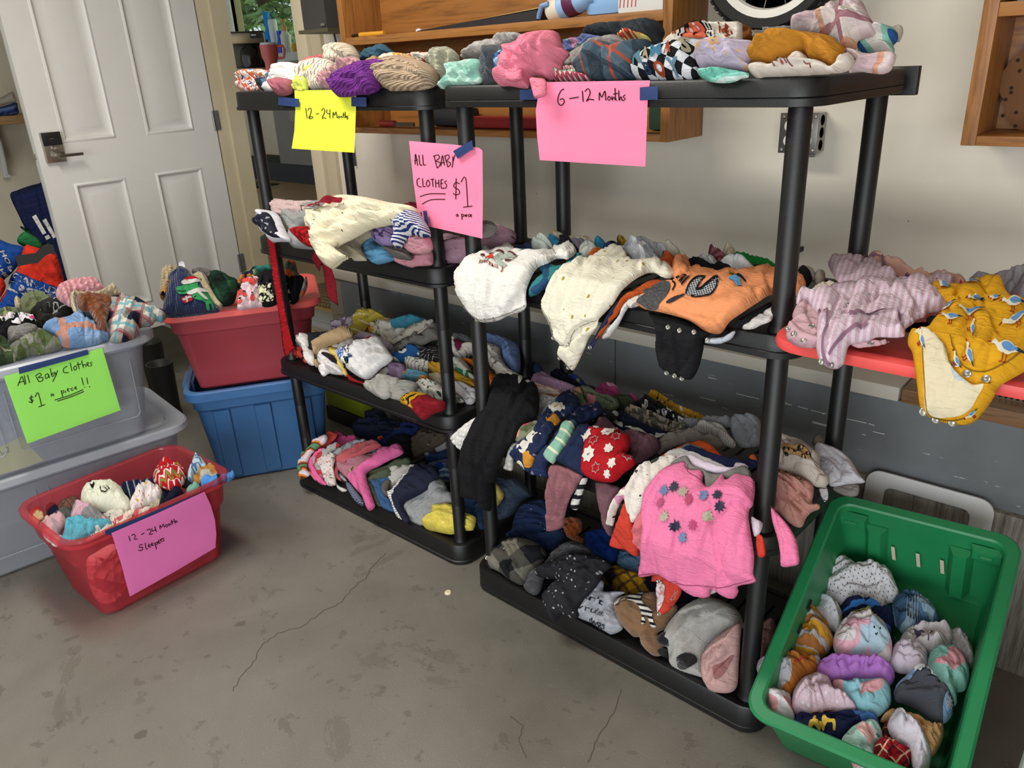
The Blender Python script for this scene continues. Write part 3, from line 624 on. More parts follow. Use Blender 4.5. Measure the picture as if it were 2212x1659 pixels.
# lock set
NI = plain('satin_nickel', 'a9a297', .28, .85); p0 = atx(82, 287, DX); p1 = atx(126, 289, DX); p2 = atx(96, 353, DX)
ya, yb, za, zb = p0[1], p0[1] + .078, p2[2], p0[2]; lk = MB().box((DX, ya, za), (DX + .022, yb, zb), .004).build('lock_plate', NI, door)
MB().box((DX + .0222, ya + .001, (za + zb) / 2 + .008), (DX + .026, yb - .001, zb - .001), .002).build('lock_cover', plain('lock_black', '1c1b1c', .35), lk)
MB().box((DX + .026, ya + .03, zb - .028), (DX + .0265, ya + .046, zb - .0255)).build('logo_bar', NI, lk)
cy = (ya + yb) / 2; MB().cyl((DX + .02, cy, za + .058), (DX + .038, cy, za + .058), .011).box((DX + .036, cy - .004, za + .053), (DX + .05, cy + .026, za + .063), .002).build('thumb_turn', NI, lk)
lz = za + .028; MB().cyl((DX + .02, cy, lz), (DX + .032, cy, lz), .019).cyl((DX + .03, cy, lz), (DX + .062, cy, lz), .012).build('rose', NI, lk)
MB().box((DX + .050, cy, lz - .007), (DX + .063, cy + .098, lz + .005), .003).build('lever', plain('lever_dark', '6b635a', .3, .8), lk)
MB().box((DX - .03, dy0 - .012, lz - .012), (DX - .018, dy0, lz + .012), .003).build('latch', NI, door)
for z in (1.26, .55): MB().box((DX + .001, 2.062, z - .045), (DX + .004, 2.098, z + .045), .001).cyl((DX + .006, 2.066, z - .045), (DX + .006, 2.066, z + .045), .006).build('hinge', plain('hinge_grey', '8b8d8c', .4, .6), door)

# ------------------------------------------------------------------ oak wall cabinets
OAKX = mat_wood('oak_x', '9a6630', '70451c', 'X'); OAKZ = mat_wood('oak_z', '9a6630', '70451c', 'Z')
def cabinet(x0, x1, z0, z1, shelf, label, name='wall_cabinet'):
    o = empty(name, (x0, 1.9, z0), label, 'cabinet'); T = Matrix.Translation((-x0, -1.9, -z0)); y0, y1 = 1.896, 2.078
    MB().box((x0, y0, z0), (x0 + .028, y1, z1), .002).build('side_panel', OAKZ, o, T); MB().box((x1 - .028, y0, z0), (x1, y1, z1), .002).build('side_panel', OAKZ, o, T)
    MB().box((x0 + .028, y0 + .001, z0), (x1 - .028, y1, z0 + .020), .002).build('bottom_panel', OAKX, o, T)
    MB().box((x0 + .028, y0 + .001, shelf - .026), (x1 - .028, y1 - .006, shelf), .002).build('shelf', OAKX, o, T)
    MB().box((x0 + .028, y1 - .008, z0 + .02), (x1 - .028, y1, z1)).build('back_panel', mat_wood('oak_back', '94602c', '6d431b', 'X', .6), o, T)
    return o
cabinet(-2.455, -1.108, 1.240, 2.1, 1.562, 'long oak wall cabinet with open shelves above the black shelving'); cabinet(-.413, 1.0, 1.251, 2.1, 1.520, 'oak wall cabinet cut off by the upper right corner of the photo')
shz = 1.562
# things on its shelves (plain stand-ins for the toy packaging)
def thing(name, label, cat, mb, mat, group=None):
    o = mb.build(name, mat); o['label'] = label; o['category'] = cat
    if group: o['group'] = group
    return o
def cx(x, y, Y): return aty(x, y, Y)[0]
fb = empty('flat_toy_package', (cx(1010, 40, 1.92), 1.93, shz), 'flat cardboard toy package lying on the oak shelf', 'package')
L_ = cx(1172, 10, 1.95) - cx(915, 45, 1.95)
MB().add([(-L_ * .42, -.03, .002), (L_ * .58, -.03, .028), (L_ * .58, .12, .05), (-L_ * .42, .12, .012), (-L_ * .42, -.03, .0), (L_ * .58, -.03, .0), (L_ * .58, .12, .0), (-L_ * .42, .12, .0)], [(0, 1, 2, 3), (4, 7, 6, 5), (0, 4, 5, 1), (1, 5, 6, 2), (2, 6, 7, 3), (3, 7, 4, 0)]).build('card', plain('pack_black', '241f20', .5), fb)
MB().add([(L_ * .05, -.028, .0155), (L_ * .56, -.028, .0305), (L_ * .56, .118, .0525), (L_ * .05, .118, .032)], [(0, 1, 2, 3)]).build('artwork', cloth('patch:a3a6ac;c8446a;d9c27a;e2b79f;777c88;w=.035'), fb)
xb = cx(1218, 12, 1.93); bt = empty('sports_bottle', (xb, 1.935, shz + .033), 'pale blue and cream bottle with plum band lying on the oak shelf', 'bottle')
RB = Matrix.Rotation(math.radians(78), 4, 'Y') @ Matrix.Rotation(0, 4, 'X')
MB().lathe([(.001, -.055), (.026, -.054), (.032, -.045), (.033, -.01)], 24).build('cream_end', plain('bottle_cream', 'd8cdb8', .4), bt, RB)
MB().lathe([(.033, -.01), (.033, .055), (.028, .075), (.02, .085), (.02, .1), (.001, .1)], 24).build('body', plain('bottle_pale_blue', '8fb0d6', .35), bt, RB)
MB().lathe([(.0335, .012), (.0345, .014), (.0345, .046), (.0335, .048)], 24).build('band', plain('plum', '5b2342', .4), bt, RB)
MB().tube([(-.075, -.028, -.026), (-.055, -.035, .004), (-.035, -.03, .008)], .0075).build('loop', plain('loop_blue', '7691b8', .4), bt)
thing('bottle_sleeve', 'light blue printed pouch behind the sports bottle on the oak shelf', 'pouch', MB().box((xb + .07, 1.93, shz), (xb + .19, 2.0, shz + .06), .02), plain('pouch_blue', '7fa6cf', .5))
thing('white_box', 'white box with red diagonal stripes on the oak shelf', 'box', MB().box((cx(1335, 8, 1.905), 1.905, shz), (cx(1432, 4, 1.905), 2.03, shz + .09), .002), plain('box_white', 'd5d2cc', .6))
m = MB(); xx = cx(1335, 8, 1.9045)
for i in range(5): m.add([(xx + .004 + i * .012, 1.9043, shz + .012), (xx + .007 + i * .012, 1.9043, shz + .012), (xx + .014 + i * .012, 1.9043, shz + .085), (xx + .011 + i * .012, 1.9043, shz + .085)], [(0, 1, 2, 3)])
m.build('red_stripes', plain('red_print', 'b23a3a', .6), bpy.data.objects['white_box'])
sd = empty('screwdriver', (cx(765, 68, 1.93), 1.93, shz + .008), 'yellow handled screwdriver lying on the oak shelf', 'screwdriver')
MB().cyl((.03, 0, 0), (.15, .01, 0), .008, .007, 8).build('handle', plain('tool_yellow', 'd89a2c', .4), sd); MB().cyl((.0, 0, 0), (.03, 0, 0), .004, .006, 8).cyl((-.02, -.002, -.002), (.0, 0, 0), .006, .004, 8).build('blade', plain('tool_dark', '2a2622', .4, .5), sd)
pn = thing('round_peg', 'small white round peg on the oak shelf behind the screwdriver', 'peg', MB().lathe([(.001, 0), (.011, 0), (.011, .008), (.001, .012)], 12, org=(cx(905, 62, 1.93), 1.93, shz)), plain('lid_white', 'cfd3d8', .3))
bz = 1.262
gr = empty('utility_knife', (cx(830, 268, 1.93), 1.93, bz + .011), 'red handled pruning saw on the lower cabinet shelf', 'tool')
MB().cyl((-.02, 0, 0), (.06, 0, 0), .011, .010, 10).build('handle', plain('tool_red', 'a8372f', .4), gr); MB().box((.06, -.004, -.008), (.16, .004, .004)).build('blade', plain('blade_grey', '77736b', .35, .7), gr); gr.name = 'pruning_saw'
thing('red_case', 'long red tool case on the lower cabinet shelf', 'case', MB().box((cx(1000, 262, 1.93), 1.93, bz), (cx(1168, 262, 1.93), 2.02, bz + .034), .008), plain('case_red', '8e1f20', .45))
thing('black_pouch', 'black pouch lying in the lower cabinet shelf behind the posts', 'pouch', MB().box((cx(925, 262, 1.96), 1.96, bz), (cx(1000, 262, 1.96), 2.05, bz + .06), .02), plain('pouch_black', '17151a', .7))
thing('green_case', 'dark green case in the right end of the oak cabinet', 'case', MB().box((cx(1400, 240, 1.97), 1.97, bz), (-1.142, 2.06, bz + .12), .01), plain('case_green', '16331f', .6))
# foam sheet in the right cabinet
m = MB(); B = px_of('PX', '2156,180 2170,235 2178,262 2194,278 2240,284 2300,284 2300,90 2225,95 2196,120 2170,150'); Q = on_plane(smooth_poly(B, 10, False), (0, 2.04, 0), (0, 1, 0)); n = len(Q)
m.add([tuple(q) for q in Q] + [tuple(q + (0, .02, 0)) for q in Q], [tuple(range(n)), tuple(range(2 * n - 1, n - 1, -1))] + [(i, n + i, n + (i + 1) % n, (i + 1) % n) for i in range(n)])
fs = thing('foam_pad', 'brown perforated foam pad leaning in the right oak cabinet', 'pad', m, plain('foam_brown', '6d4623', .8))
for x, y in ((2184, 200), (2172, 215), (2199, 130), (2203, 153), (2185, 190), (2195, 243), (2162, 214), (2166, 250), (2193, 272)):
    p = aty(x, y, 2.0395); MB().lathe([(.001, .0006), (.0035, .0004), (.004, 0)], 8, (0, -1, 0), p).build('hole', plain('foam_hole', '2d1a0b', .9), fs)
thing('blue_carton', 'blue carton on the shelf of the right oak cabinet', 'carton', MB().box((-.36, 1.92, 1.521), (.0, 2.0, 1.62)), plain('carton_blue', '6f93b5', .6))
# speaker in the top left, wheel, outlet box
sp = empty('wall_speaker', (-2.63, 1.95, 1.59), 'dark grey wall speaker hanging beside the oak cabinet', 'speaker')
MB().loft([[(-.10, .128, z) , (-.085, .0, z + .0), (-.055, -.04, z), (.085, -.04, z), (.10, .128, z)] for z in (.012, .3)], smooth=False).build('cabinet', plain('speaker_grey', '35332f', .8, bump=.4, bscale=900), sp)
MB().box((-.085, -.045, 0), (.095, .128, .012)).build('base_plate', plain('speaker_olive', '4a4630', .6), sp)
MB().tube([(-.06, .1, 0), (-.055, .11, -.1), (-.05, .12, -.25), (-.05, .12, -.5)], .004, 6).build('cable', plain('cable_black', '1b1a19', .6), sp)
MB().box((.06, -.047, .02), (.082, -.045, .028)).build('badge', NI, sp)
wc = Vector(aty(1672, -106, 1.99)); wh = empty('kids_wheel', wc, 'small black tyre on a white rim hanging on the wall', 'wheel')
ax_ = (0, -1, 0); Rw = .178
def ring(r0, prof): return [(r0 + a, b) for a, b in prof]
MB().lathe([(Rw - .034, -.018), (Rw - .012, -.026), (Rw - .002, -.015), (Rw, 0), (Rw - .002, .015), (Rw - .012, .026), (Rw - .034, .018), (Rw - .036, 0), (Rw - .034, -.018)], 56, ax_).build('tyre', plain('rubber_black', '161513', .75, bump=.8, bscale=160), wh)
MB().lathe([(Rw - .052, -.012), (Rw - .034, -.017), (Rw - .033, .017), (Rw - .052, .012), (Rw - .056, 0), (Rw - .052, -.012)], 48, ax_).build('rim', plain('rim_white', 'd6d2c8', .35), wh)
for k in range(14):
    a = 2 * PI * k / 14 + .1; MB().cyl((.015 * math.cos(a + .5), .012 * (-1) ** k, .015 * math.sin(a + .5)), ((Rw - .054) * math.cos(a), 0, (Rw - .054) * math.sin(a)), .0012, n=6).build('spoke', NI, wh)
MB().cyl((0, -.03, 0), (0, .085, 0), .014).build('hub', NI, wh)
m = MB()
for k in range(60):
    a = 2 * PI * k / 60
    for sgn in (-1, 1): 
        c = Vector((math.cos(a + .03 * sgn) * (Rw - .001), sgn * .011, math.sin(a + .03 * sgn) * (Rw - .001))); r = Vector((math.cos(a), 0, math.sin(a))); t_ = Vector((-math.sin(a), 0, math.cos(a)))
        vs = [c + t_ * x * .0055 + Vector((0, y * .008, 0)) + r * h for h in (-.003, .002) for y in (-1, 1) for x in (-1, 1)]; m.add([v[:] for v in vs], [(0, 2, 3, 1), (4, 5, 7, 6), (0, 1, 5, 4), (2, 6, 7, 3), (0, 4, 6, 2), (1, 3, 7, 5)])
m.build('tread_blocks', plain('rubber_black', '161513', .75, bump=.8, bscale=160), wh, kind='stuff')
bx0, bx1, bz0, bz1, by = aty(1683, 300, 2.022)[0], aty(1769, 244, 2.022)[0], 1.209, 1.305, 2.022
ob = empty('outlet_box', (bx0, 2.022, bz0), 'grey steel surface outlet box with four sockets on the wall', 'outlet', ); T = Matrix.Translation((-bx0, -2.022, -bz0)); GS = plain('galvanised', '8c8d8a', .35, .55)
MB().box((bx0, by + .004, bz0), (bx1, 2.08, bz1), .004).build('box', plain('galvanised_side', 'a3a5a2', .45, .4), ob, T)
MB().box((bx0 - .001, by, bz0 - .001), (bx1 + .001, by + .004, bz1 + .001), .0015).build('cover', plain('cover_steel', '6e6c68', .3, .7), ob, T)
for fx in (.28, .72):
    for fz in (.31, .68):
        c = (bx0 + (bx1 - bx0) * fx, by - .001, bz0 + (bz1 - bz0) * fz); so = MB().lathe([(.001, .002), (.0135, .002), (.0155, .0), (.0155, -.002)], 20, (0, -1, 0), c).build('socket', plain('socket_white', 'd6d2c6', .4), ob, T)
        for dx in (-.005, .005): MB().box((c[0] + dx - .001, by - .0036, c[2] - .004), (c[0] + dx + .001, by - .003, c[2] + .004)).build('slot', plain('lock_black', '1c1b1c', .35), so, T)
for fx in (.08, .92):
    for fz in (.08, .92): MB().lathe([(.001, .0025), (.004, .002), (.005, 0)], 10, (0, -1, 0), (bx0 + (bx1 - bx0) * fx, by, bz0 + (bz1 - bz0) * fz)).build('screw', NI, ob, T)
for i in range(3): MB().lathe([(.0125, .0004), (.0135, .0008), (.0145, .0004)], 20, (1, 0, 0), (bx1, 2.052, bz0 + .018 + i * .03)).build('knockout', plain('cover_steel', '6e6c68', .3, .7), ob, T)
MB().cyl((bx0 + .07, 2.05, bz0 - .012), (bx0 + .07, 2.05, bz0), .011).cyl((bx0 + .055, 2.04, bz0 - .006), (bx0 + .09, 2.04, bz0 - .006), .004).build('cable_clamp', GS, ob, T)
thing('wall_hook', 'small black hook screwed to the wall right of the shelf post', 'hook', MB().box((aty(1727, 540, 2.06)[0] - .004, 2.04, aty(1727, 540, 2.06)[2] - .006), (aty(1727, 540, 2.06)[0] + .004, 2.08, aty(1727, 540, 2.06)[2] + .006), .001), plain('cable_black', '1b1a19', .6))
# loose things by the wall at the right: white trim frame, chain hose, bin edge
m = MB(); fo = [tuple(p) for p in rrect(-.145, 0, .145, .30, .035)]; fi = [tuple(p) for p in rrect(-.098, .055, .098, .262, .018)]
def fr_(y, sc=0): return [(x, y, z) for x, z in fo], [(x, y, z) for x, z in fi]
a, b = fr_(0); c, d_ = fr_(.006); mid = [((p[0] * .45 + q[0] * .55), -.004, (p[2] * .45 + q[2] * .55)) for p, q in zip(a, b)]
m.loft([a, mid, b, d_, c], False, False, False, True)
P = aty(2003, 1062, 1.895); wfm = m.build('window_trim_frame', plain('frame_white', 'c9c9c8', .45)); wfm.location = (P[0] + .0, 1.885, P[2] - .285); wfm.rotation_euler = (math.radians(-4), 0, 0); wfm['label'] = 'white plastic rectangular trim frame leaning on the concrete behind the green bin'; wfm['category'] = 'frame'
for x in (-.09, .09): MB().lathe([(.001, .0005), (.004, .0004), (.005, -.001)], 10, (0, -1, 0), (x, -.0012, .283)).build('screw_hole', plain('lock_black', '1c1b1c', .35), wfm)
m = MB(); y_ = 1.99
for i in range(46): m.lathe([(.006, 0), (.009, .003), (.006, .006)], 8, (1, 0, 0), (-.42 + i * .012, y_, .688))
m.build('beaded_hose', plain('hose_black', '241f1c', .5)); o = bpy.data.objects['beaded_hose']; o['label'] = 'dark ribbed hose lying along the wooden sill'; o['category'] = 'hose'
p = atz(2205, 1640, .3); thing('white_bin', 'pale plastic bin edge at the lower right corner', 'bin', MB().box((p[0], p[1] - .5, 0), (p[0] + .4, p[1] + .12, .30), .02), plain('bin_pale', 'b4c4b8', .4))
p = atz(968, 1281, 0); thing('round_pebble', 'tiny cream button lying on the concrete floor', 'button', MB().lathe([(.001, .006), (.008, .006), (.0105, .003), (.0105, 0), (.001, 0)], 14, org=p), plain('cap_cream', 'd9cdb0', .4))

# ------------------------------------------------------------------ black plastic shelving
BLK = plain('shelf_plastic', '0c0c0d', .45, 0, .25, 5, .25, 500)
def shelving(F, W, D, decks, rp, seg, lip, label, top_sq):
    root = empty('shelving_unit', tuple(F.o), label, 'shelving unit', None, (0, 0, math.atan2(F.A[0][1], F.A[0][0])))
    e = .045
    for i, (zt, th) in enumerate(decks):
        o_ = lambda k: rrect(-e - k, -e - k, W + e + k, D + e + k, .05 + max(k, -.03))
        R = []
        prof = [(-.020, zt - .012), (-.018, zt - .001), (-.012, zt), (-.003, zt - .001), (0, zt - .005)]
        if lip: prof += [(.001, zt - th + .011), (.005, zt - th + .009), (.005, zt - th + .001), (.003, zt - th), (-.004, zt - th)]
        else: prof += [(.001, zt - th + .016), (-.001, zt - th + .0155), (.0015, zt - th + .013), (.0015, zt - th + .001), (-.002, zt - th)]
        prof += [(-.006, zt - th + .01), (-.010, zt - .022)]
        m = MB().loft([[(x, y, z) for x, y in o_(k)] for k, z in prof], False, False, True)
        sh_ = m.build('shelf', BLK, root)
        m = MB(); n = 22; zd = zt - .004
        x0, x1, y0, y1 = -e + .015, W + e - .015, -e + .015, D + e - .015
        m.box((x0, y0, zd - .014), (x1, y0 + .05, zd)).box((x0, y1 - .05, zd - .014), (x1, y1, zd))
        m.box((x0, y0 + .05, zd - .014), (x0 + .06, y1 - .05, zd)).box((x1 - .06, y0 + .05, zd - .014), (x1, y1 - .05, zd))
        s_ = (x1 - x0 - .12) / n
        for k in range(n): m.box((x0 + .06 + k * s_ + .009, y0 + .05, zd - .012), (x0 + .06 + (k + 1) * s_, y1 - .05, zd))
        for q in (.33, .66): m.box((x0 + .06, y0 + (y1 - y0) * q - .012, zd - .013), (x1 - .06, y0 + (y1 - y0) * q + .012, zd - .0005))
        m.build('deck_grid', BLK, sh_, kind='stuff')
    for px_, py_ in ((0, 0), (W, 0), (W, D), (0, D)):
        ps = MB()
        for i in range(len(decks) - 1):
            zb, zt = decks[i + 1][0], decks[i][0] - decks[i][1]; n = seg
            for k in range(n):
                a, b = zb + (zt - zb) * k / n, zb + (zt - zb) * (k + 1) / n; r = rp
                ps.lathe([(r * 1.0 if k else r * 1.22, a - .002), (r, a + .012 if not k else a + .002), (r, b - .004), (r * .965, b - .002), (r * .965, b)], 24, org=(px_, py_, 0))
        ps.build('post', BLK, root)
    return root
shelving(FL, .804, .350, [(1.409, .055), (.953, .054), (.512, .050), (.0686, .066)], .0195, 3, True, 'left black plastic shelving unit with segmented posts and lipped shelves', False)
shelving(FR, .816, .362, [(1.411, .047), (.966, .046), (.531, .046), (.0745, .072)], .0205, 1, False, 'right black plastic shelving unit with smooth posts nearest the camera', True)
thing('shelf_tab', 'black square end cap on the back corner of the right shelving top', 'cap', MB().box((.815, .412, 1.357), (.872, .43, 1.412), .002), BLK).matrix_world = FR.mat()

# ------------------------------------------------------------------ totes
def seethru(name, c, fac, tint, rough=.3):
    g = G(name); tr = g.new('ShaderNodeBsdfTransparent'); tr.inputs[0].default_value = lin(tint); mx = g.new('ShaderNodeMixShader'); mx.inputs[0].default_value = fac
    g.done(lin(c), rough); g.links.new(tr.outputs[0], mx.inputs[1]); g.links.new(g.p.outputs[0], mx.inputs[2]); g.links.new(mx.outputs[0], g.nodes['Material Output'].inputs[0]); return g.m
def tote(name, label, M_, L, W, H, mat, taper=.05, rim=.018, r=.05, step=.30, ribs=0, cat='storage tote', lidmat=None, handles=False, group=None, rimh=.022):
    """tote body: double walled tub, origin at the floor centre, long side L along x"""
    root = empty(name, (0, 0, 0), label, cat, group); root.matrix_world = M_
    def ringz(k, z, rr=None): return [(x, y, z) for x, y in rrect(-L / 2 - k, -W / 2 - k, L / 2 + k, W / 2 + k, max(.012, (rr or r) + k * .5), 6)]
    tp = lambda z: -taper * (1 - z / H)
    zs_ = H * (1 - step)
    rings = [ringz(tp(0) - .012, 0), ringz(tp(0), .010), ringz(tp(zs_), zs_), ringz(tp(zs_) + .010, zs_ + .010), ringz(tp(H) + .004, H - rimh), ringz(rim, H - rimh - .002), ringz(rim + .002, H - .006), ringz(rim - .002, H), ringz(.004, H), ringz(0, H - .004),
             ringz(tp(zs_) + .005, zs_ + .012), ringz(tp(zs_) - .004, zs_), ringz(tp(0) - .004, .012), ringz(tp(0) - .014, .006)]
    b = MB().loft(rings, True, True).build('body', mat, root)
    for i in range(ribs):
        x = -L * .30 + L * .6 * i / max(1, ribs - 1)
        for s_ in (-1, 1):
            m = MB(); h = .034; y0, y1 = s_ * (W / 2 - taper + .001), s_ * (W / 2 + tp(zs_) + .001)
            m.loft([[(x - h, y0 - s_ * .004, .02), (x - h * .8, y0 + s_ * .007, .02), (x + h * .8, y0 + s_ * .007, .02), (x + h, y0 - s_ * .004, .02)], [(x - h, y1 - s_ * .004, zs_), (x - h * .8, y1 + s_ * .009, zs_), (x + h * .8, y1 + s_ * .009, zs_), (x + h, y1 - s_ * .004, zs_)]], smooth=False).build('rib', mat, b)
    if cat == 'storage tote' and mat.name.startswith('clear'):
        y0, y1 = -W / 2 + taper * .72 - .003, -W / 2 + taper * .22 - .003; z0, z1 = H * .22, H * .80
        for x0, x1 in ((-L * .44, -L * .02), (L * .02, L * .42)):
            q = [(x0 + (x1 - x0) * u, y0 + (y1 - y0) * v, z0 + (z1 - z0) * v) for u, v in ((0, 1), (0, .06), (.03, 0), (.97, 0), (1, .06), (1, 1))]; MB().tube(q, .0022, 6).build('moulded_rib', mat, b)
    if handles:
        for s_ in (-1, 1): MB().box((s_ * (L / 2 + .012) - .022, -W * .2, H - .062), (s_ * (L / 2 + .012) + .022, W * .2, H - .004), .01).build('handle', mat, root)
    if lidmat:
        lr = lambda k, z: ringz(k, z)
        MB().loft([lr(rim + .004, H - .018), lr(rim + .009, H - .016), lr(rim + .009, H + .004), lr(rim + .004, H + .010), lr(-.012, H + .010), lr(-.022, H + .004), lr(-.03, H + .004), lr(-.036, H + .012), lr(-.15, H + .013)], False, True).build('lid', lidmat, root)
    return root
def rigid(x, y, z, deg): return Matrix.Translation((x, y, z)) @ Matrix.Rotation(math.radians(deg), 4, 'Z')
CLR = seethru('clear_plastic', 'd4d8e0', .22, 'eceef2', .18); CLL = seethru('clear_lid_plastic', 'dfe3ea', .40, 'e8ebf0', .2)
REDT = seethru('red_clear_plastic', 'cc5560', .30, 'ffc6ca', .2); REDU = seethru('red_tote_plastic', 'b24a54', .82, 'e08a92', .25); CORAL = plain('coral_lid', 'f0625e', .4)
BLUE = plain('blue_tote_plastic', '3b6a9e', .45, 0, .08, 3)
# two stacked clear totes at the left edge
tote('clear_tote', 'lower clear plastic tote of the stack at the left edge', rigid(-2.80, .64, 0, 83), .92, .46, .345, CLR, .05, .02, .07, .12, lidmat=CLL)
tote('clear_tote', 'upper clear plastic tote carrying the green sign', rigid(-2.72, .585, .36, 83), .88, .44, .345, CLR, .05, .02, .07, .12, lidmat=CLL)
tote('red_tote', 'open translucent red tote full of sleepers on the floor', rigid(-2.293, .762, 0, 91.5), .475, .355, .305, REDT, .045, .018, .06, .36)
BT = rigid(-2.66, 1.47, 0, 57.5); tote('blue_tote', 'blue plastic tote on the floor under the red one', BT, .49, .39, .40, BLUE, .045, .02, .05, .22, 3, handles=True, rimh=.035)
tote('red_lidded_tote', 'dark red tote with coral lid stacked on the blue tote', rigid(-2.655, 1.455, .385, 57.5), .50, .375, .305, REDU, .05, .018, .05, .26, lidmat=CORAL)
# ================================================================== clothes, left unit
def shelf(crop, frame, z0, tilt, group, where):
    def f(pts, name, label, cat, spec, **k):
        k.setdefault('tilt', tilt); k.setdefault('group', group); k.setdefault('z0', z0)
        if where is not None and 'prof' not in k: k.setdefault('d', where)
        return garment(k.pop('crop', crop), pts, name, label, cat, spec, frame, **k)
    return f
g_ = 'folded baby clothes on the top of the left shelving'
a = shelf('T1', FL, 1.409, 28, g_, .0)
a('520,415 560,380 600,355 655,350 668,365 650,400 600,430 560,440', 'baby_leggings', 'coral pink leggings peeking up behind the cream striped shirt', 'leggings', 'plain:d4767a', d=.20, T=.02)
a('115,578 122,545 150,500 195,462 250,448 310,455 345,470 340,520 300,560 250,588 180,590', 'baby_romper', 'white romper with orange and navy chevron print, leftmost on the top shelf', 'romper', 'zig:e9e3da;d9713f;23356f;c93c5b;w=.022;p=.018;r=25', T=.05, d=.06)
a('240,520 262,500 300,490 330,458 375,452 380,480 345,540 300,592 262,588 245,555', 'baby_jeans', 'slate blue trousers squeezed between chevron romper and white shirt', 'trousers', 'patch:4f6a7c;22293d;w=.05', T=.03, d=.02)
a('278,583 320,520 370,470 400,430 440,408 490,412 525,425 535,470 520,530 470,560 420,560 380,570 345,590 320,600', 'baby_shirt', 'crumpled white shirt near the left end of the top shelf', 'shirt', 'plain:ece7de', T=.045, d=.02, cre=[('330,560 370,500 430,470', .006), ('400,520 430,470 500,450', .006), ('360,575 400,540 500,510', .005)])
a('333,545 350,520 395,508 440,510 462,520 456,560 440,597 410,612 370,614 345,597', 'baby_trousers', 'dusty rose rolled trousers overhanging the top shelf edge', 'trousers', 'plain:a5616b', T=.035, d=-.05, cre=[('350,560 380,530 420,530 430,560 400,590 370,570 380,550', .006, .012)])
a('680,400 690,350 720,310 770,292 830,290 865,330 870,380 840,420 790,440 740,460 700,460', 'baby_shirt', 'cream pinstriped shirt heaped highest on the left top shelf', 'shirt', 'stripe:dccdb8;a39684;w=.008;k=.3;r=30', T=.05, d=.05, cre=[('700,380 760,360 850,400', .007), ('720,320 780,330 830,310', .006)])
a('443,545 455,520 490,505 505,480 530,500 560,430 588,412 580,450 550,520 550,580 520,594 480,587 455,570', 'baby_socks', 'lime green tights poking out over the yellow sign', 'tights', 'plain:bcc457', T=.022, d=-.045)
a('500,535 520,480 545,425 570,385 620,375 690,385 725,410 710,460 670,500 650,560 600,582 545,578', 'baby_shirt', 'cream shirt with fine brown stripes and button front', 'shirt', 'stripe:e0d3c0;8f8270;w=.007;k=.3;r=15', T=.04, d=-.02, cre=[('530,520 580,450 640,400', .007), ('560,560 600,520 660,490', .007)])
a('637,562 645,520 690,490 740,450 790,400 830,378 870,372 895,410 850,440 800,470 740,510 720,560 700,580 650,580', 'baby_sweater', 'pale pink cable knit sweater beside the purple knit', 'sweater', 'knit:dba2a4;w=.012;h=.006;r=40', T=.035, d=-.01)
a('855,335 880,328 912,365 960,320 1035,286 1070,308 1110,345 1060,380 1000,400 900,400 865,390', 'baby_shirt', 'teal blue shirt with pointed fold at the back of the top shelf', 'shirt', 'plain:3f6173', T=.03, d=.20)
a('1000,390 1030,355 1080,342 1160,345 1210,350 1330,340 1347,355 1345,390 1290,400 1150,400', 'baby_dress', 'white dress with orange flower print behind the beige trousers', 'dress', 'floral:eae0d2;d9572f;e39a3a;a8402f;w=.026;k=.45', T=.03, d=.14)
a('895,410 940,385 985,358 1005,385 1080,388 1170,346 1210,360 1240,372 1230,390 1120,410 1000,412', 'baby_bloomers', 'tan ruffled bloomers wedged above the purple knit', 'bloomers', 'plain:b99a6f', T=.022, d=.10)
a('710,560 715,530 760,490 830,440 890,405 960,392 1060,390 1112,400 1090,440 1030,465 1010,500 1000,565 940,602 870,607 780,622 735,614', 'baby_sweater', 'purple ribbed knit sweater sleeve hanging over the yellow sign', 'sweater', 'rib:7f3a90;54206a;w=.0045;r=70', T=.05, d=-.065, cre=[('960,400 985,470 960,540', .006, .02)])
a('1310,400 1340,370 1400,335 1450,306 1492,330 1518,370 1500,420 1455,450 1445,500 1430,535 1400,545 1372,535 1380,470', 'baby_cardigan', 'sage green cable cardigan at the right end of left top shelf', 'cardigan', 'knit:b4b49a;w=.02;h=.009', T=.04, d=.0)
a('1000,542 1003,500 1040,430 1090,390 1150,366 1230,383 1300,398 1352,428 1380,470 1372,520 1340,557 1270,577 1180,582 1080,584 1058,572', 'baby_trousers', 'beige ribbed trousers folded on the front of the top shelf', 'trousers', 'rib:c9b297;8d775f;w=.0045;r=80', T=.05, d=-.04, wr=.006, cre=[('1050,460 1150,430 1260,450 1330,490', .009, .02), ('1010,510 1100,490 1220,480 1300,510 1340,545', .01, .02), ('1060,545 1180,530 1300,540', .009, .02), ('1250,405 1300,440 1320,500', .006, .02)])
# signs on the front edges (paper, tape, marker ink)
INK = 'plain:1d1513'
def flat(y, z0=0, z1=2): return [(y, z0), (y - .0, z1)]
YS = 'N2'; CROP['N2'] = (480, 160, 7.3733); CROP['N3'] = (880, 140, 7.3733)
def sign(crop, pts, label, col, frame, y, sp=9, prof=None, wr=.0): return garment(crop, pts, 'paper_sign', label, 'sign', 'plain:' + col, frame, prof=prof or flat(y), T=.0009, R=.003, wr=wr, sharp=True, sp=sp, group='handwritten paper signs', sc=.2, mat=plain('paper_' + col, col, .75, 0, .02))
def tape(crop, pts, label, frame, y, prof=None, lay=0): return garment(crop, pts, 'masking_tape', label, 'tape', 'plain:1c2f57', frame, prof=prof or flat(y), T=.0006, R=.002, wr=.0004, sharp=True, sp=6, lay=lay, group='strips of blue masking tape', sc=.03, mat=plain('tape_blue', '1f3565', .55, 0, .12, 40))
cu = [(-.072, 1.15), (-.058, 1.24), (-.054, 1.30), (-.053, 1.45)]
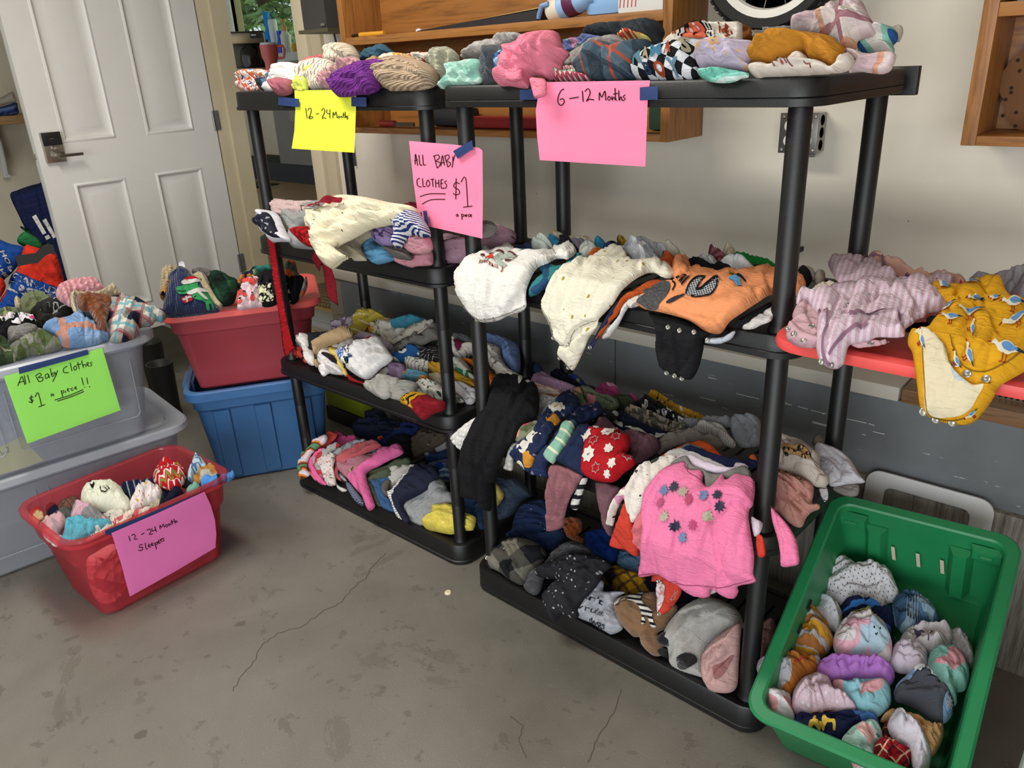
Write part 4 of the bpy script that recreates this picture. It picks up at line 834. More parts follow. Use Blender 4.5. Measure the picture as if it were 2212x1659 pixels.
s_ = sign('N2', '1150,262 1230,258 2135,250 2130,560 2118,900 2104,1252 1600,1220 1106,1186 1150,900 1165,560', 'bright yellow paper sign reading 12 - 24 Months', 'dde23a', FL, -.053, prof=cu)
strokes(s_, ['1338,540 1350,620 1360,705', '1372,575 1388,545 1415,538 1428,570 1415,630 1390,690 1382,705 1410,680 1440,672 1455,690', '1395,712 1430,706 1455,694', '1500,640 1525,632 1550,628', '1590,585 1605,550 1628,542 1640,575 1630,630 1600,690 1598,712 1625,690 1650,705 1665,700', '1675,560 1668,610 1690,632 1725,628', '1722,560 1720,630 1722,702',
             '1770,705 1775,600 1795,660 1820,598 1838,700', '1865,665 1850,690 1865,705 1880,685 1868,665', '1895,665 1898,700 1905,668 1920,675 1922,700', '1938,612 1942,680 1955,700', '1925,650 1955,645', '1965,600 1970,700 1978,665 1992,672 1992,700', '2015,660 1998,675 2015,695 2005,715 1988,712'], 1.5, INK, crop='N2')
tape('N2', '905,355 1150,385 1240,395 1235,525 1150,520 905,490', 'blue tape at the left corner of the yellow sign', FL, -.057, lay=.003)
tape('N2', '2070,362 2310,370 2312,520 2070,512', 'blue tape at the right corner of the yellow sign', FL, -.057, lay=.003)
cu = [(-.075, 1.10), (-.055, 1.22), (-.052, 1.32), (-.052, 1.5)]
s_ = sign('T2', '590,655 1490,640 1472,800 1462,1060 1452,1327 1030,1302 612,1275 590,1080 580,880 600,760', 'large pink paper sign reading 6 - 12 Months on the right top shelf', 'ee7c9f', FR, -.052, prof=cu)
strokes(s_, ['810,708 785,722 762,775 765,825 792,838 812,808 800,785 775,795', '850,785 928,772', '955,722 962,810', '975,730 1000,705 1018,735 1000,785 985,808 1010,790 1050,795', '1090,800 1092,735 1110,775 1135,725 1142,800', '1165,765 1155,790 1170,800 1180,778 1165,765', '1190,765 1193,800 1205,770 1218,798', '1215,700 1220,790 1230,800', '1200,750 1238,742', '1245,720 1248,800 1262,768 1272,800', '1298,755 1278,770 1298,785 1285,800 1268,798'], 2.2, INK)
tape('T2', '1418,695 1560,685 1560,790 1418,800', 'blue tape at the right corner of the large pink sign', FR, -.056, lay=.004)
tape('T2', '455,715 640,705 640,795 455,795', 'blue tape at the left corner of the large pink sign', FR, -.049, lay=.001)
cu = [(-.045, .8), (-.040, 1.05), (-.030, 1.15), (-.026, 1.4)]
s_ = sign('T1', '1195,902 1480,925 1640,945 1665,962 1668,1250 1665,1527 1460,1480 1260,1435 1225,1170', 'pink paper sign reading ALL BABY CLOTHES $1 hung between the shelvings', 'ee7c9f', FR, -.03, prof=cu)
CROP['T1b'] = (480, 0, 2.9622)
strokes(s_, ['1238,1052 1240,985 1255,1060', '1232,1030 1255,1022', '1262,990 1270,1056 1285,1056', '1286,990 1292,1056 1308,1054', '1358,995 1378,1075', '1352,1000 1385,990 1392,1010 1372,1030 1398,1040 1392,1062 1378,1075', '1402,1062 1412,995 1425,1058', '1402,1042 1422,1038', '1428,1000 1446,1068', '1424,1000 1450,990 1455,1010 1438,1030 1462,1040 1460,1058 1446,1068', '1478,1000 1480,1035', '1492,990 1480,1035 1474,1072',
             '1268,1140 1250,1150 1255,1190 1280,1195', '1285,1140 1290,1195 1305,1192', '1320,1150 1308,1175 1320,1195 1332,1172 1320,1150', '1336,1148 1360,1145', '1348,1146 1352,1195', '1368,1148 1370,1200', '1388,1148 1390,1200', '1368,1172 1390,1170', '1402,1150 1405,1205 1422,1203', '1402,1150 1418,1148', '1402,1175 1416,1172', '1440,1155 1425,1165 1440,1185 1430,1205 1418,1200',
             '1268,1258 1330,1240 1432,1240', '1282,1305 1340,1278 1430,1275', '1522,1175 1495,1168 1485,1195 1518,1215 1520,1240 1490,1245 1480,1235', '1500,1140 1498,1275', '1530,1165 1560,1138 1575,1325', '1545,1325 1605,1318', '1510,1370 1500,1375 1502,1385 1512,1380 1510,1370 1514,1386', '1535,1368 1538,1405', '1536,1370 1548,1372 1546,1385 1538,1386', '1556,1372 1557,1386', '1562,1380 1572,1374 1566,1370 1560,1380 1570,1387', '1588,1370 1578,1375 1580,1386 1590,1384', '1592,1380 1600,1374 1594,1370 1590,1380 1600,1388', '1275,1355 1278,1375 1274,1378'], 1.9, INK)
tape('T1', '1492,965 1615,895 1622,955 1600,962 1522,1015', 'blue tape holding the hung pink sign to the smooth post', FR, -.034, lay=.008, prof=cu)
tape('T1', '1303,1348 1328,1346 1352,1535 1335,1545', 'narrow blue tape holding the hung pink sign to the segmented post', FR, -.034, lay=.010, prof=cu)

g_ = 'dresses and tops on the second left shelf'
a = shelf('L2', FL, .953, 30, g_, None)
a('1145,135 1180,150 1250,152 1335,145 1340,230 1230,230', 'baby_dress', 'dark red dress at the back of the second left shelf', 'dress', 'plain:5d1620', lift=.12, tilt=35, T=.02)
a('205,260 208,130 300,123 420,133 520,128 570,150 520,220 400,270 260,290', 'baby_dress', 'pale pink glittery dress at the back left of the second shelf', 'dress', 'heather:cdb3ae;a58d8c;s=300', lift=.06, T=.03, tilt=35, cre=[('220,160 330,165 500,150', .004), ('230,200 330,190', .004)])
a('75,262 85,203 110,195 165,205 195,215 235,250 265,320 305,400 322,425 312,452 240,452 180,455 150,405 95,372 80,345 105,340 85,300', 'baby_dress', 'white lined dress end on the shelf corner, leftmost of its shelf', 'dress', 'plain:d8d6dd', T=.03, lift=.01)
a('105,300 150,258 200,238 245,270 275,340 305,410 312,440 250,435 200,402 150,352 112,332', 'baby_dress', 'navy dress with grey dots beside the segmented post', 'dress', 'dots:20222f;9a9aa2;w=.022;k=.2;j=.5', T=.03, lift=.02, tilt=25, lay=.035)
a('245,262 260,228 330,193 430,163 560,138 700,133 740,142 660,200 520,240 470,310 420,350 420,400 470,450 505,505 500,514 400,507 340,492 325,460 335,420 330,380 290,330', 'baby_dress', 'silver grey satin dress with ruffled hem', 'dress', 'plain:8f8f8d', T=.035, tilt=38, wr=.008, dirn=35, cre=[('260,260 300,300 340,370 350,450', .008), ('300,240 400,330', .006), ('340,210 500,200', .005)])
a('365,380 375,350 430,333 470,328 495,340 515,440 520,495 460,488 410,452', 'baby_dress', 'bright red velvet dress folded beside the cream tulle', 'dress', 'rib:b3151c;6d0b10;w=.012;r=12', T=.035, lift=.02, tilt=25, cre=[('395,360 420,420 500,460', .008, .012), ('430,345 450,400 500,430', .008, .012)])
c = a('455,228 475,198 560,200 600,188 690,150 780,108 870,101 960,113 1020,128 1100,143 1200,158 1330,188 1335,225 1250,270 1180,300 1050,330 960,350 850,410 720,475 690,510 770,565 815,572 740,602 690,642 650,664 600,632 580,602 530,522 508,462 518,402 500,372 470,302', 'baby_dress', 'cream tulle dress with black dots and dark red sash', 'dress', 'dots:ddd3b6;4f4738;w=.02;k=.1;j=1', T=.045, R=.06, tilt=42, wr=.012, dirn=8, sc=.06, lift=.02,
      cre=[('520,400 600,330 750,300 950,260 1200,230', .01, .03), ('520,450 640,400 800,350 1000,300', .009, .03), ('540,520 620,470 720,440 860,390', .009, .02), ('580,590 640,560 740,530', .008, .02), ('470,210 490,300 520,380', .008, .02), ('620,640 650,590 700,560', .006, .02)])
for q, l_, dn in (('600,215 690,150 780,108 870,101 960,113 1020,128 1100,143 1200,158 1330,188 1335,225 1250,262 1180,292 1050,318 950,332 860,322 760,300 640,296', .004, 12), ('492,330 560,292 700,268 860,300 960,338 950,362 850,418 720,480 640,452 560,440 515,420', .012, 25), ('508,468 560,440 660,440 715,478 692,512 770,567 815,574 740,604 690,644 650,666 600,634 580,604 528,524', .008, 60)):
    garment('L2', q, 'tulle_layer', '', '', 'dots:ddd3b6;4f4738;w=.02;k=.1;j=1', FL, z0=.953, tilt=42, lift=.02, T=.03, R=.03, lay=l_, wr=.012, dirn=dn, sc=.035, parent=c.o)
decal(c, ['565,272 610,227 700,207 800,203 865,210 850,240 740,246 640,256'], 'plain:7d1320', 'sash', .016, label='dark red ribbon sash')
decal(c, ['455,232 475,200 540,200 600,192 640,205 600,225 550,212 490,215 470,240'], 'dots:8d1a26;d8cbb5;w=.008;k=.3;j=1', 'lace_trim', .012)
a('665,500 690,448 780,398 900,338 962,318 985,360 975,405 910,440 880,480 900,530 930,595 880,602 830,602 800,572 740,542 690,522', 'baby_skirt', 'cream textured skirt with scalloped hem next to blue fleece', 'skirt', 'fuzz:ded3b2;s=400', T=.035, lift=.02, tilt=42, cre=[('690,500 780,440 900,380', .004), ('800,570 850,560 900,580', .008, .012)])
a('1160,345 1180,300 1250,258 1290,228 1340,213 1400,300 1425,340 1435,400 1390,420 1300,400 1250,420 1205,490 1170,502 1148,472 1165,430', 'baby_blouse', 'white top with navy stripes under the hung pink sign', 'top', 'stripe:d9d9dc;25346b;w=.008;k=.5;r=70', T=.04, lift=.08, tilt=35, cre=[('1190,340 1260,370 1230,450', .01, .02), ('1250,390 1330,370', .006, .02)])
a('1080,500 1140,488 1200,500 1262,520 1295,565 1285,600 1240,595 1190,590 1140,570 1100,535', 'baby_blouse', 'taupe grey top tucked under the pink printed roll', 'top', 'plain:6f6762', T=.025, lift=.03)
a('965,348 985,332 1020,345 1080,308 1150,298 1185,320 1175,370 1170,440 1135,492 1080,497 1030,472 990,432 985,380', 'baby_romper', 'lavender romper with dark flower outlines rolled up', 'romper', 'scribble:9a86b4;54436e;w=.03;k=.02;g=.3', T=.045, lift=.05, cre=[('1000,400 1040,380 1090,420 1110,470', .01, .015), ('985,345 1030,370 1060,360', .008, .015)])
a('865,490 880,463 950,438 958,403 992,408 995,450 1040,478 1092,488 1142,560 1138,602 1040,630 1000,627 960,592 900,562', 'baby_trousers', 'light blue fleece trousers folded in S curves', 'trousers', 'plain:6ba6cd', T=.035, tilt=20, cre=[('880,470 940,520 960,470 920,455', .009, .012), ('1000,490 1010,560 1060,540 1050,500', .009, .012), ('960,560 1040,590 1130,570', .009, .012)])
a('1238,492 1250,448 1300,408 1360,398 1412,398 1445,440 1450,510 1400,548 1330,550 1270,532', 'baby_blouse', 'pink top with small dark print, upper of two by the post', 'top', 'dots:d498a2;6d4656;w=.014;k=.12;j=1', T=.035, lift=.06, tilt=25, cre=[('1260,470 1320,460 1390,430', .009, .014), ('1270,510 1340,500 1420,460', .009, .014)])
a('1140,592 1170,563 1230,585 1290,568 1300,545 1400,540 1450,530 1455,622 1420,642 1330,647 1290,657 1230,642 1170,617', 'baby_blouse', 'pink printed top with ruffled edge, lower of two by the post', 'top', 'dots:cf8f9a;5d3a49;w=.018;k=.12;j=1', T=.03, tilt=25, cre=[('1160,590 1240,610 1300,590 1400,600', .009, .015)])
a('1540,440 1600,400 1700,420 1840,440 1880,380 1930,345 2010,325 2080,360 2113,372 2115,430 2060,492 1980,522 1900,562 1800,605 1700,618 1600,622 1540,612', 'baby_dress', 'dusty pink printed dress behind the two middle posts', 'dress', 'dots:a5808f;4e3544;w=.022;k=.1;j=1', T=.045, tilt=40, dirn=10, wr=.011, cre=[('1560,560 1700,520 1900,490 2080,420', .01, .03), ('1880,400 1960,430 2040,400', .01, .02)])
a('1845,300 1880,285 1925,290 1965,335 1930,400 1860,420 1838,390', 'baby_blouse', 'grey lace top right of the hung pink sign', 'top', 'fuzz:8d8a84;s=150', T=.03, lift=.10)
# ribbons hanging over the edge
hang = [(-.03, .97), (-.05, .958), (-.056, .94), (-.058, .89), (-.06, .2)]
a('140,405 190,440 205,520 230,700 262,900 310,1150 347,1290 338,1312 290,1362 262,1290 240,1100 200,850 170,650 150,500', 'sash_ribbon', 'long bright red satin ribbon hanging down the left front post', 'ribbon', 'plain:a8121c', prof=hang, T=.002, R=.003, wr=.004, dirn=85, sc=.03, cre=[('165,430 215,800 300,1250', .004, .01)])
a('330,1290 350,1290 345,1320 362,1372 340,1360 325,1330', 'ribbon_tail', 'short red ribbon tail behind the long red ribbon end', 'ribbon', 'plain:9c101a', prof=hang, T=.002, R=.003, wr=.001, lay=-.006)
a('515,490 560,530 575,600 553,692 510,622 485,592', 'sash_ribbon', 'short dark red ribbon end with pointed tip', 'ribbon', 'plain:7d1120', prof=hang, T=.002, R=.003, wr=.002, sharp=True)
a('560,545 600,600 650,665 682,760 702,962 615,892 590,720', 'sash_ribbon', 'wide dark red ribbon end hanging below the tulle dress', 'ribbon', 'plain:7d1120', prof=hang, T=.002, R=.003, wr=.002, sharp=True)

g_ = 'baby clothes piled on the third left shelf'
a = shelf('L3', FL, .512, 48, g_, None)
B3 = dict(lift=.07, T=.035)
a('450,245 460,190 500,153 580,143 645,143 640,220 580,250 500,270', 'baby_blouse', 'pale lilac top with dark smudged print at the back left', 'top', 'patch:b5a9b6;6e5c70;b5a9b6;w=.03', **B3)
a('600,280 610,220 640,160 700,103 770,73 812,83 862,113 875,137 810,150 750,190 710,250 660,300', 'baby_shirt', 'yellow shirt with white stripes at the back of the third shelf', 'shirt', 'stripe:b7a33f;d9d2ae;w=.03;k=.12;r=60', **B3)
a('690,170 760,148 850,138 940,150 970,175 940,230 870,290 790,290 720,252 695,212', 'baby_shirt', 'cream shirt with colourful dinosaur print at the back', 'shirt', 'floral:cfc8b6;7a9a4c;d0a53a;3d7f9a;c06a3a;w=.035;k=.4', **B3)
a('830,212 870,183 960,163 1005,200 990,235 1060,228 1010,300 940,350 880,340 840,262', 'baby_shirt', 'off-white shirt with maroon stitched edge', 'shirt', 'scribble:c9c3b8;74303c;w=.05;k=.02', **B3)
a('950,228 970,188 1040,158 1130,128 1210,148 1235,160 1190,200 1120,230 1060,225 1000,240 960,255', 'baby_shirt', 'teal blue shirt at the back of the third left shelf', 'shirt', 'plain:3a7d92', lift=.10, T=.03)
a('930,345 1000,288 1080,228 1160,188 1240,158 1285,158 1240,210 1160,270 1060,300 980,340 950,360', 'baby_trousers', 'grey cream trousers leg lying across the back', 'trousers', 'plain:a8a195', lift=.09, T=.025)
a('965,425 990,370 1080,318 1180,248 1260,188 1305,183 1325,230 1330,310 1260,330 1190,370 1080,420 1020,450', 'baby_trousers', 'grey velour trousers slanting down from the back', 'trousers', 'heather:76726d;5f5b56', lift=.06, T=.035, dirn=-35)
a('1155,375 1200,318 1260,288 1315,298 1310,350 1250,385 1200,400', 'baby_shirt', 'olive green shirt behind the black ribbed one', 'shirt', 'plain:4b5242', lift=.06, T=.025)
a('530,425 560,370 640,318 680,253 720,250 800,278 860,298 935,338 965,400 945,440 880,400 820,350 760,340 680,370 600,400 560,440', 'baby_shirt', 'pale lilac shirt folded behind the red one', 'shirt', 'plain:c5b2c6', lift=.04, T=.03, cre=[('690,260 680,330 640,370', .006, .02)])
a('440,390 470,358 540,328 620,298 640,330 590,390 545,450 510,465 470,425', 'baby_shirt', 'white shirt with tiny brown hearts', 'shirt', 'dots:dcd3cd;6d4a40;w=.012;k=.16;j=.7', lift=.04, T=.025)
a('150,350 165,308 210,273 247,273 270,300 265,370 295,430 305,522 275,532 235,502 225,442 200,392', 'baby_sleeper', 'white sleeper with red flowers, leftmost on the third shelf', 'sleeper', 'floral:d9d3d0;c94f5c;8fae94;w=.03;k=.25', T=.03, lift=.03)
a('140,432 165,393 200,378 228,420 245,500 215,512 190,472 150,467', 'baby_leggings', 'orange red leggings with black print under the white sleeper', 'leggings', 'patch:d8503f;1d1a1c;d8503f;w=.03', T=.022)
a('248,268 330,260 440,256 490,268 470,300 400,330 340,360 310,400 305,485 275,440 262,350', 'baby_trousers', 'black trousers folded behind the beige ribbed roll', 'trousers', 'plain:1c1d22', T=.03, lift=.04)
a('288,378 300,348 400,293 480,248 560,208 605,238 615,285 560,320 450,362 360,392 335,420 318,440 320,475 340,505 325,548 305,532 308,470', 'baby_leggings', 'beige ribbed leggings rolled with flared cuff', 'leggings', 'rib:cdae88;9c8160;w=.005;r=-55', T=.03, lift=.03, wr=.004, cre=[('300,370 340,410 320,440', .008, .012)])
a('325,422 400,368 470,336 495,345 480,380 400,412 335,450', 'baby_shirt', 'magenta shirt edge under the beige leggings', 'shirt', 'plain:7f1f52', T=.015, lift=.02)
c = a('330,502 345,430 400,383 425,388 450,440 505,520 545,602 480,608 420,598 375,622 345,582', 'baby_onesie', 'white onesie with black applique near the front edge', 'onesie', 'plain:e2dcdc', T=.03, cre=[('350,540 400,510 430,560', .007), ('360,600 420,570 500,590', .006)])
decal(c, ['405,470 430,448 482,468 512,532 480,527 440,492'], 'plain:211c1c', 'applique')
a('412,390 450,373 492,398 532,460 562,560 582,612 552,620 520,560 480,482 430,432', 'baby_leggings', 'pale yellow leggings edge beside the white onesie', 'leggings', 'plain:d8bf62', T=.018, lift=.01, tilt=40)
a('525,482 560,428 650,368 760,313 812,300 825,325 740,380 650,430 590,470 570,520 590,600 650,650 762,687 740,695 680,682 590,657 580,622 560,562', 'baby_shirt', 'crimson red shirt wrapped behind the white printed one', 'shirt', 'plain:8f1622', T=.025, lift=.005, tilt=45)
c = a('548,482 570,450 640,398 720,368 860,320 905,370 942,430 965,460 980,490 930,545 880,575 830,625 800,655 760,668 700,645 640,605 590,562 565,522', 'baby_shirt', 'white shirt with blue car print and dark letters', 'shirt', 'plain:e4e1df', T=.04, tilt=42, lift=.01, lay=.02, cre=[('700,400 780,440 860,430', .008), ('760,620 820,560 900,520', .008), ('740,390 820,380 900,420', .006)])
decal(c, ['560,490 590,455 640,430 655,480 640,520 600,540'], 'scribble:b9c6dc;2f58a8;w=.012;k=.06;g=.2')
decal(c, ['650,412 672,405 690,470 672,490'], 'checker:e4e1df;22242b;w=.012')
text(c, 'es', (660, 560), (78, -30), (-22, -38), 'plain:2f5f9e', bold=.02); text(c, 'ss', (608, 590), (92, -28), (-12, -30), 'plain:2c3a38', bold=.02)
a('765,662 810,608 870,558 905,543 918,575 880,612 825,648', 'baby_shirt', 'cream shirt corner right of the white printed shirt', 'shirt', 'plain:d8d0be', T=.02)
a('972,512 990,458 1050,408 1120,368 1185,385 1180,435 1120,460 1060,480 1020,512', 'baby_shirt', 'bright blue shirt with white toothed print', 'shirt', 'patch:24578e;24578e;d9d9d4;1c2230;w=.04', T=.03, lift=.04)
a('1155,445 1180,398 1250,378 1320,383 1350,420 1352,505 1280,510 1200,490', 'baby_shirt', 'black shirt with thin grey stripes beside the post', 'shirt', 'stripe:1f1d20;8e8a86;w=.009;k=.15;r=60', T=.03, lift=.06)
a('1018,502 1050,463 1120,443 1200,478 1285,512 1260,575 1200,595 1120,585 1040,578 1018,542', 'baby_shirt', 'white shirt with thin dark stripes rolled up', 'shirt', 'stripe:dcd8cd;3a3d48;w=.014;k=.14;r=20', T=.035, lift=.02, cre=[('1040,540 1130,510 1240,540', .006)])
a('1245,557 1260,520 1320,488 1400,480 1480,560 1560,622 1625,655 1630,712 1560,700 1460,660 1360,610 1280,595', 'baby_shirt', 'mustard yellow shirt passing behind the corner post', 'shirt', 'plain:c1942f', T=.03, lift=.03)
a('868,592 900,563 960,518 1012,513 1048,550 1048,602 1030,642 980,642 920,612', 'baby_trousers', 'lilac trousers rolled tight in the middle of third shelf', 'trousers', 'plain:b194b8', T=.03, lift=.02, cre=[('900,600 950,570 1000,530', .005)])
a('1028,642 1035,600 1080,573 1150,568 1220,588 1245,612 1235,655 1160,662 1090,670', 'baby_shirt', 'teal shirt with brown bear print rolled up', 'shirt', 'patch:5a8a9c;5a8a9c;b0763c;w=.05', T=.028, lift=.02)
a('1233,642 1240,608 1290,593 1350,600 1370,695 1270,675', 'baby_shirt', 'cream rolled shirt against the corner post', 'shirt', 'plain:cfc6b3', T=.028, lift=.01)
a('716,712 760,668 850,613 900,608 960,628 1005,640 990,690 940,740 935,782 880,812 830,792 780,762', 'baby_shirt', 'light grey shirt draped at the front edge of the third shelf', 'shirt', 'heather:b7b4ae;9c9993', T=.028, cre=[('760,700 840,670 930,640', .006), ('860,800 880,730 920,690', .007)])
c = a('918,742 950,688 1020,658 1100,663 1152,680 1145,722 1122,755 1065,775 1052,832 980,822 920,802', 'baby_trousers', 'light grey trousers with small green dinosaur', 'trousers', 'heather:aaa79f;8f8c85', T=.03, cre=[('930,780 1000,750 1110,740', .008)])
decal(c, ['968,690 985,682 1000,680 1015,690 1012,700 1000,698 998,708 990,700 982,710 978,698'], 'plain:2f5a49')
a('1450,482 1500,468 1562,520 1602,580 1628,642 1560,632 1500,602 1460,572', 'baby_shirt', 'white shirt with green block print between the posts', 'shirt', 'patch:c9c7bd;2f7a55;c9c7bd;w=.06', T=.025, lift=.05)
a('1440,292 1472,308 1485,400 1515,450 1460,458 1438,402', 'baby_shirt', 'white shirt edge right of the corner post', 'shirt', 'plain:cfcac2', T=.02, lift=.06)
a('1435,275 1480,266 1560,288 1608,330 1605,380 1540,365 1480,320', 'baby_shirt', 'pale grey shirt at the back between the posts', 'shirt', 'plain:8d929c', T=.02, lift=.07)
a('1462,352 1480,318 1560,348 1595,370 1560,410 1522,452 1480,422', 'baby_shirt', 'burgundy shirt with dark letters between the posts', 'shirt', 'patch:611a36;611a36;3a0e20;w=.03', T=.025, lift=.06)
a('1508,492 1560,478 1620,488 1740,558 1795,610 1832,660 1824,722 1772,762 1740,722 1640,570 1580,525', 'baby_shirt', 'orange shirt with brown line print behind the smooth post', 'shirt', 'scribble:c96a1d;55290d;w=.03;k=.03;g=.35', T=.03, lift=.02)
a('1718,342 1728,283 1780,283 1880,308 1962,348 1992,400 1998,562 1960,595 1900,548 1860,490 1840,430 1800,380 1760,380', 'baby_shirt', 'periwinkle blue shirt at the right end of third left shelf', 'shirt', 'plain:6d84b4', T=.04, lift=.04, cre=[('1800,340 1870,400 1900,500', .009), ('1860,330 1930,400 1960,520', .008)])
a('1495,482 1560,398 1640,373 1800,378 1845,410 1848,455 1880,525 1935,580 2003,620 2005,645 1940,664 1880,694 1838,664 1780,590 1740,520 1640,460 1560,482', 'baby_sleeper', 'off-white sleeper with black line flowers right of the smooth post', 'sleeper', 'scribble:c6c1b8;5c5854;w=.035;k=.016;g=.35', T=.04, lift=.02, lay=.01, cre=[('1780,420 1840,500 1900,600', .01), ('1860,560 1930,600 1990,630', .008)])
a('2088,522 2110,503 2160,528 2188,570 2178,612 2090,602', 'baby_jeans', 'dark blue denim bit at the far right of third left shelf', 'jeans', 'heather:34456b;26345a', T=.03)
a('1460,682 1520,668 1600,708 1632,730 1634,802 1602,852 1550,848 1520,802 1470,772', 'baby_socks', 'white pair of printed socks in front between the posts', 'socks', 'dots:d3cfd2;7a5560;w=.03;k=.1;j=1', T=.025)
a('1128,732 1150,688 1200,658 1290,663 1345,690 1400,740 1520,800 1530,835 1480,840 1370,815 1330,824 1270,794 1210,764 1160,754', 'baby_trousers', 'white trousers with green and brown leaf print', 'trousers', 'floral:dcd9d0;5d7466;5e4a3c;3c4a48;w=.014;k=.4', T=.032, lift=.005)
a('1180,825 1245,835 1300,822 1368,822 1385,860 1340,890 1290,900 1220,890', 'baby_trousers', 'folded navy cuff on the red printed shirt', 'trousers', 'plain:2f3448', T=.012, lay=.03, tilt=30, lift=.01)
c = a('1038,852 1050,808 1090,768 1150,753 1230,768 1300,808 1375,830 1375,892 1330,915 1260,945 1210,982 1170,964 1110,895', 'baby_shirt', 'dark red shirt with yellow printed panel at the shelf corner', 'shirt', 'plain:8c1a26', T=.035, tilt=35, cre=[('1180,920 1230,870 1330,880', .01, .02), ('1190,960 1250,910 1340,905', .008, .02)])
decal(c, ['1045,848 1060,802 1100,765 1170,758 1245,777 1225,820 1195,862 1192,912 1150,892 1100,872'], 'plain:d19f24')
strokes(c, ['1060,810 1100,800 1130,790', '1055,830 1095,825 1105,850', '1120,780 1150,800 1140,840 1170,850', '1190,780 1170,830 1180,880 1160,890'], 4, 'plain:1a1512', 'line_print', .002)

g_ = 'baby clothes filed on the bottom left shelf'
a = shelf('L4', FL, .0686, 50, g_, None)
D4 = dict(lift=.05, T=.04)
a('680,130 750,98 820,108 855,160 860,230 780,240 690,200', 'baby_jeans', 'dark jeans waistband at the back of the bottom left shelf', 'jeans', 'plain:171a27', lift=.08, T=.03)
a('578,285 600,218 690,178 780,168 870,178 960,198 1010,220 960,320 850,365 760,370 650,350 590,325', 'baby_jeans', 'navy blue jeans folded at the back left', 'jeans', 'heather:1c2238;14182a', **D4)
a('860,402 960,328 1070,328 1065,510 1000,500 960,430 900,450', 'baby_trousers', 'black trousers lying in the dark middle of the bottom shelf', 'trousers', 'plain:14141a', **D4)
c = a('768,392 780,348 860,328 920,298 960,258 1040,213 1130,238 1080,310 1000,350 920,370 870,400 820,412', 'baby_shirt', 'navy pyjama with red and yellow patches at the back', 'pyjama', 'plain:1b2a5e', **D4)
decal(c, ['800,360 840,345 850,370 815,385', '950,290 985,270 1000,290 965,310'], 'patch:b5342b;d39a33;w=.02')
a('1058,392 1080,338 1150,288 1210,268 1300,298 1370,320 1340,380 1230,440 1150,480 1120,512 1088,514', 'baby_trousers', 'khaki cargo trousers behind the corner post', 'trousers', 'plain:564c40', **D4)
a('1122,462 1200,398 1290,348 1370,333 1372,420 1290,460 1190,500 1150,525', 'baby_shirt', 'grey white shirt with dark print and letters', 'shirt', 'patch:9b9a9c;9b9a9c;3a3a40;w=.025', lift=.04, T=.025)
a('1162,492 1250,458 1380,438 1392,510 1290,545 1170,540', 'baby_jeans', 'mid blue denim folded under the grey printed shirt', 'jeans', 'heather:2c4a72;213a5e', lift=.03, T=.025)
a('1205,562 1290,538 1390,518 1395,605 1310,620 1240,600', 'baby_shirt', 'royal blue folded shirt behind the grey trousers', 'shirt', 'patch:1d3a8c;1d3a8c;565e78;w=.05', lift=.03, T=.025)
a('1288,642 1390,588 1400,690 1340,720', 'baby_shirt', 'blue striped shirt bit beside the corner post', 'shirt', 'stripe:3a5c86;8aa0b4;w=.02;r=70', lift=.02, T=.02)
a('1488,640 1535,608 1545,820 1500,835', 'baby_trousers', 'tan trousers between the two corner posts', 'trousers', 'plain:6b5642', lift=.03, T=.025)
R4_ = dict(T=.016, lift=.008)
a('330,392 400,348 430,293 460,292 520,328 572,313 590,345 540,400 430,430 390,420', 'baby_shirt', 'hot pink shirt behind the grey folded ones', 'shirt', 'plain:d95690', T=.02, lift=.05)
a('578,507 650,438 680,388 732,398 778,430 780,470 700,490 640,510', 'baby_shirt', 'navy white gingham shirt between the coral and mauve ones', 'shirt', 'checker:dcdce0;4b4f6e;w=.006', T=.015, lift=.05)
a('95,602 100,560 140,468 200,398 260,348 320,308 348,330 330,380 260,430 210,480 180,540 175,610 198,652 130,694 95,662', 'baby_shirt', 'white shirt with orange and brown print, leftmost on the bottom shelf', 'shirt', 'patch:dfd2da;dfd2da;d9823c;6a3d2e;5f8f6a;w=.05', **R4_)
a('125,562 150,508 180,528 215,580 250,640 285,695 240,704 190,642 150,592', 'baby_shirt', 'salmon pink shirt edge between print and coral', 'shirt', 'plain:d9868a', T=.014)
a('165,492 200,438 270,388 330,338 370,283 402,293 432,300 410,350 360,395 310,445 245,485 180,535', 'baby_trousers', 'coral red trousers standing at the left end of bottom shelf', 'trousers', 'plain:cf4f45', T=.018, lift=.03)
a('165,552 200,508 300,438 345,438 300,500 250,550 255,605 310,690 340,738 300,740 250,704 210,642', 'baby_shirt', 'bright pink shirt folded with tip on the shelf edge', 'shirt', 'plain:ec6aa0', T=.016)
a('220,542 240,498 290,468 350,418 420,378 455,400 370,470 310,520 290,570 315,640 325,690 270,656 240,602', 'baby_shirt', 'grey shirt with red mitten print', 'shirt', 'patch:a3a5a3;a3a5a3;b53a42;w=.05', T=.016, lift=.02)
a('330,482 400,438 480,398 560,368 662,348 662,375 580,420 500,460 440,500 410,560 390,612 360,570', 'baby_shirt', 'grey shirt with black window line pattern', 'shirt', 'plaid:9ea1a1;9ea1a1;2a2c30;w=.03', T=.016, lift=.03)
a('260,562 280,518 340,478 395,468 410,520 395,600 418,700 410,744 360,749 330,724 300,642', 'baby_dress', 'white pink ruffled dress with tiny floral trim', 'dress', 'floral:e0d2d2;8a8478;b58a4c;w=.012;k=.3', T=.02, lift=.01)
a('362,572 385,528 470,458 560,398 650,373 740,353 792,388 805,412 750,440 700,460 600,500 500,545 450,580 435,630 455,685 530,722 430,697 390,644', 'baby_fleece', 'coral fleece jacket folded in the file', 'fleece', 'fuzz:e0616a;s=300', T=.022, lift=.02)
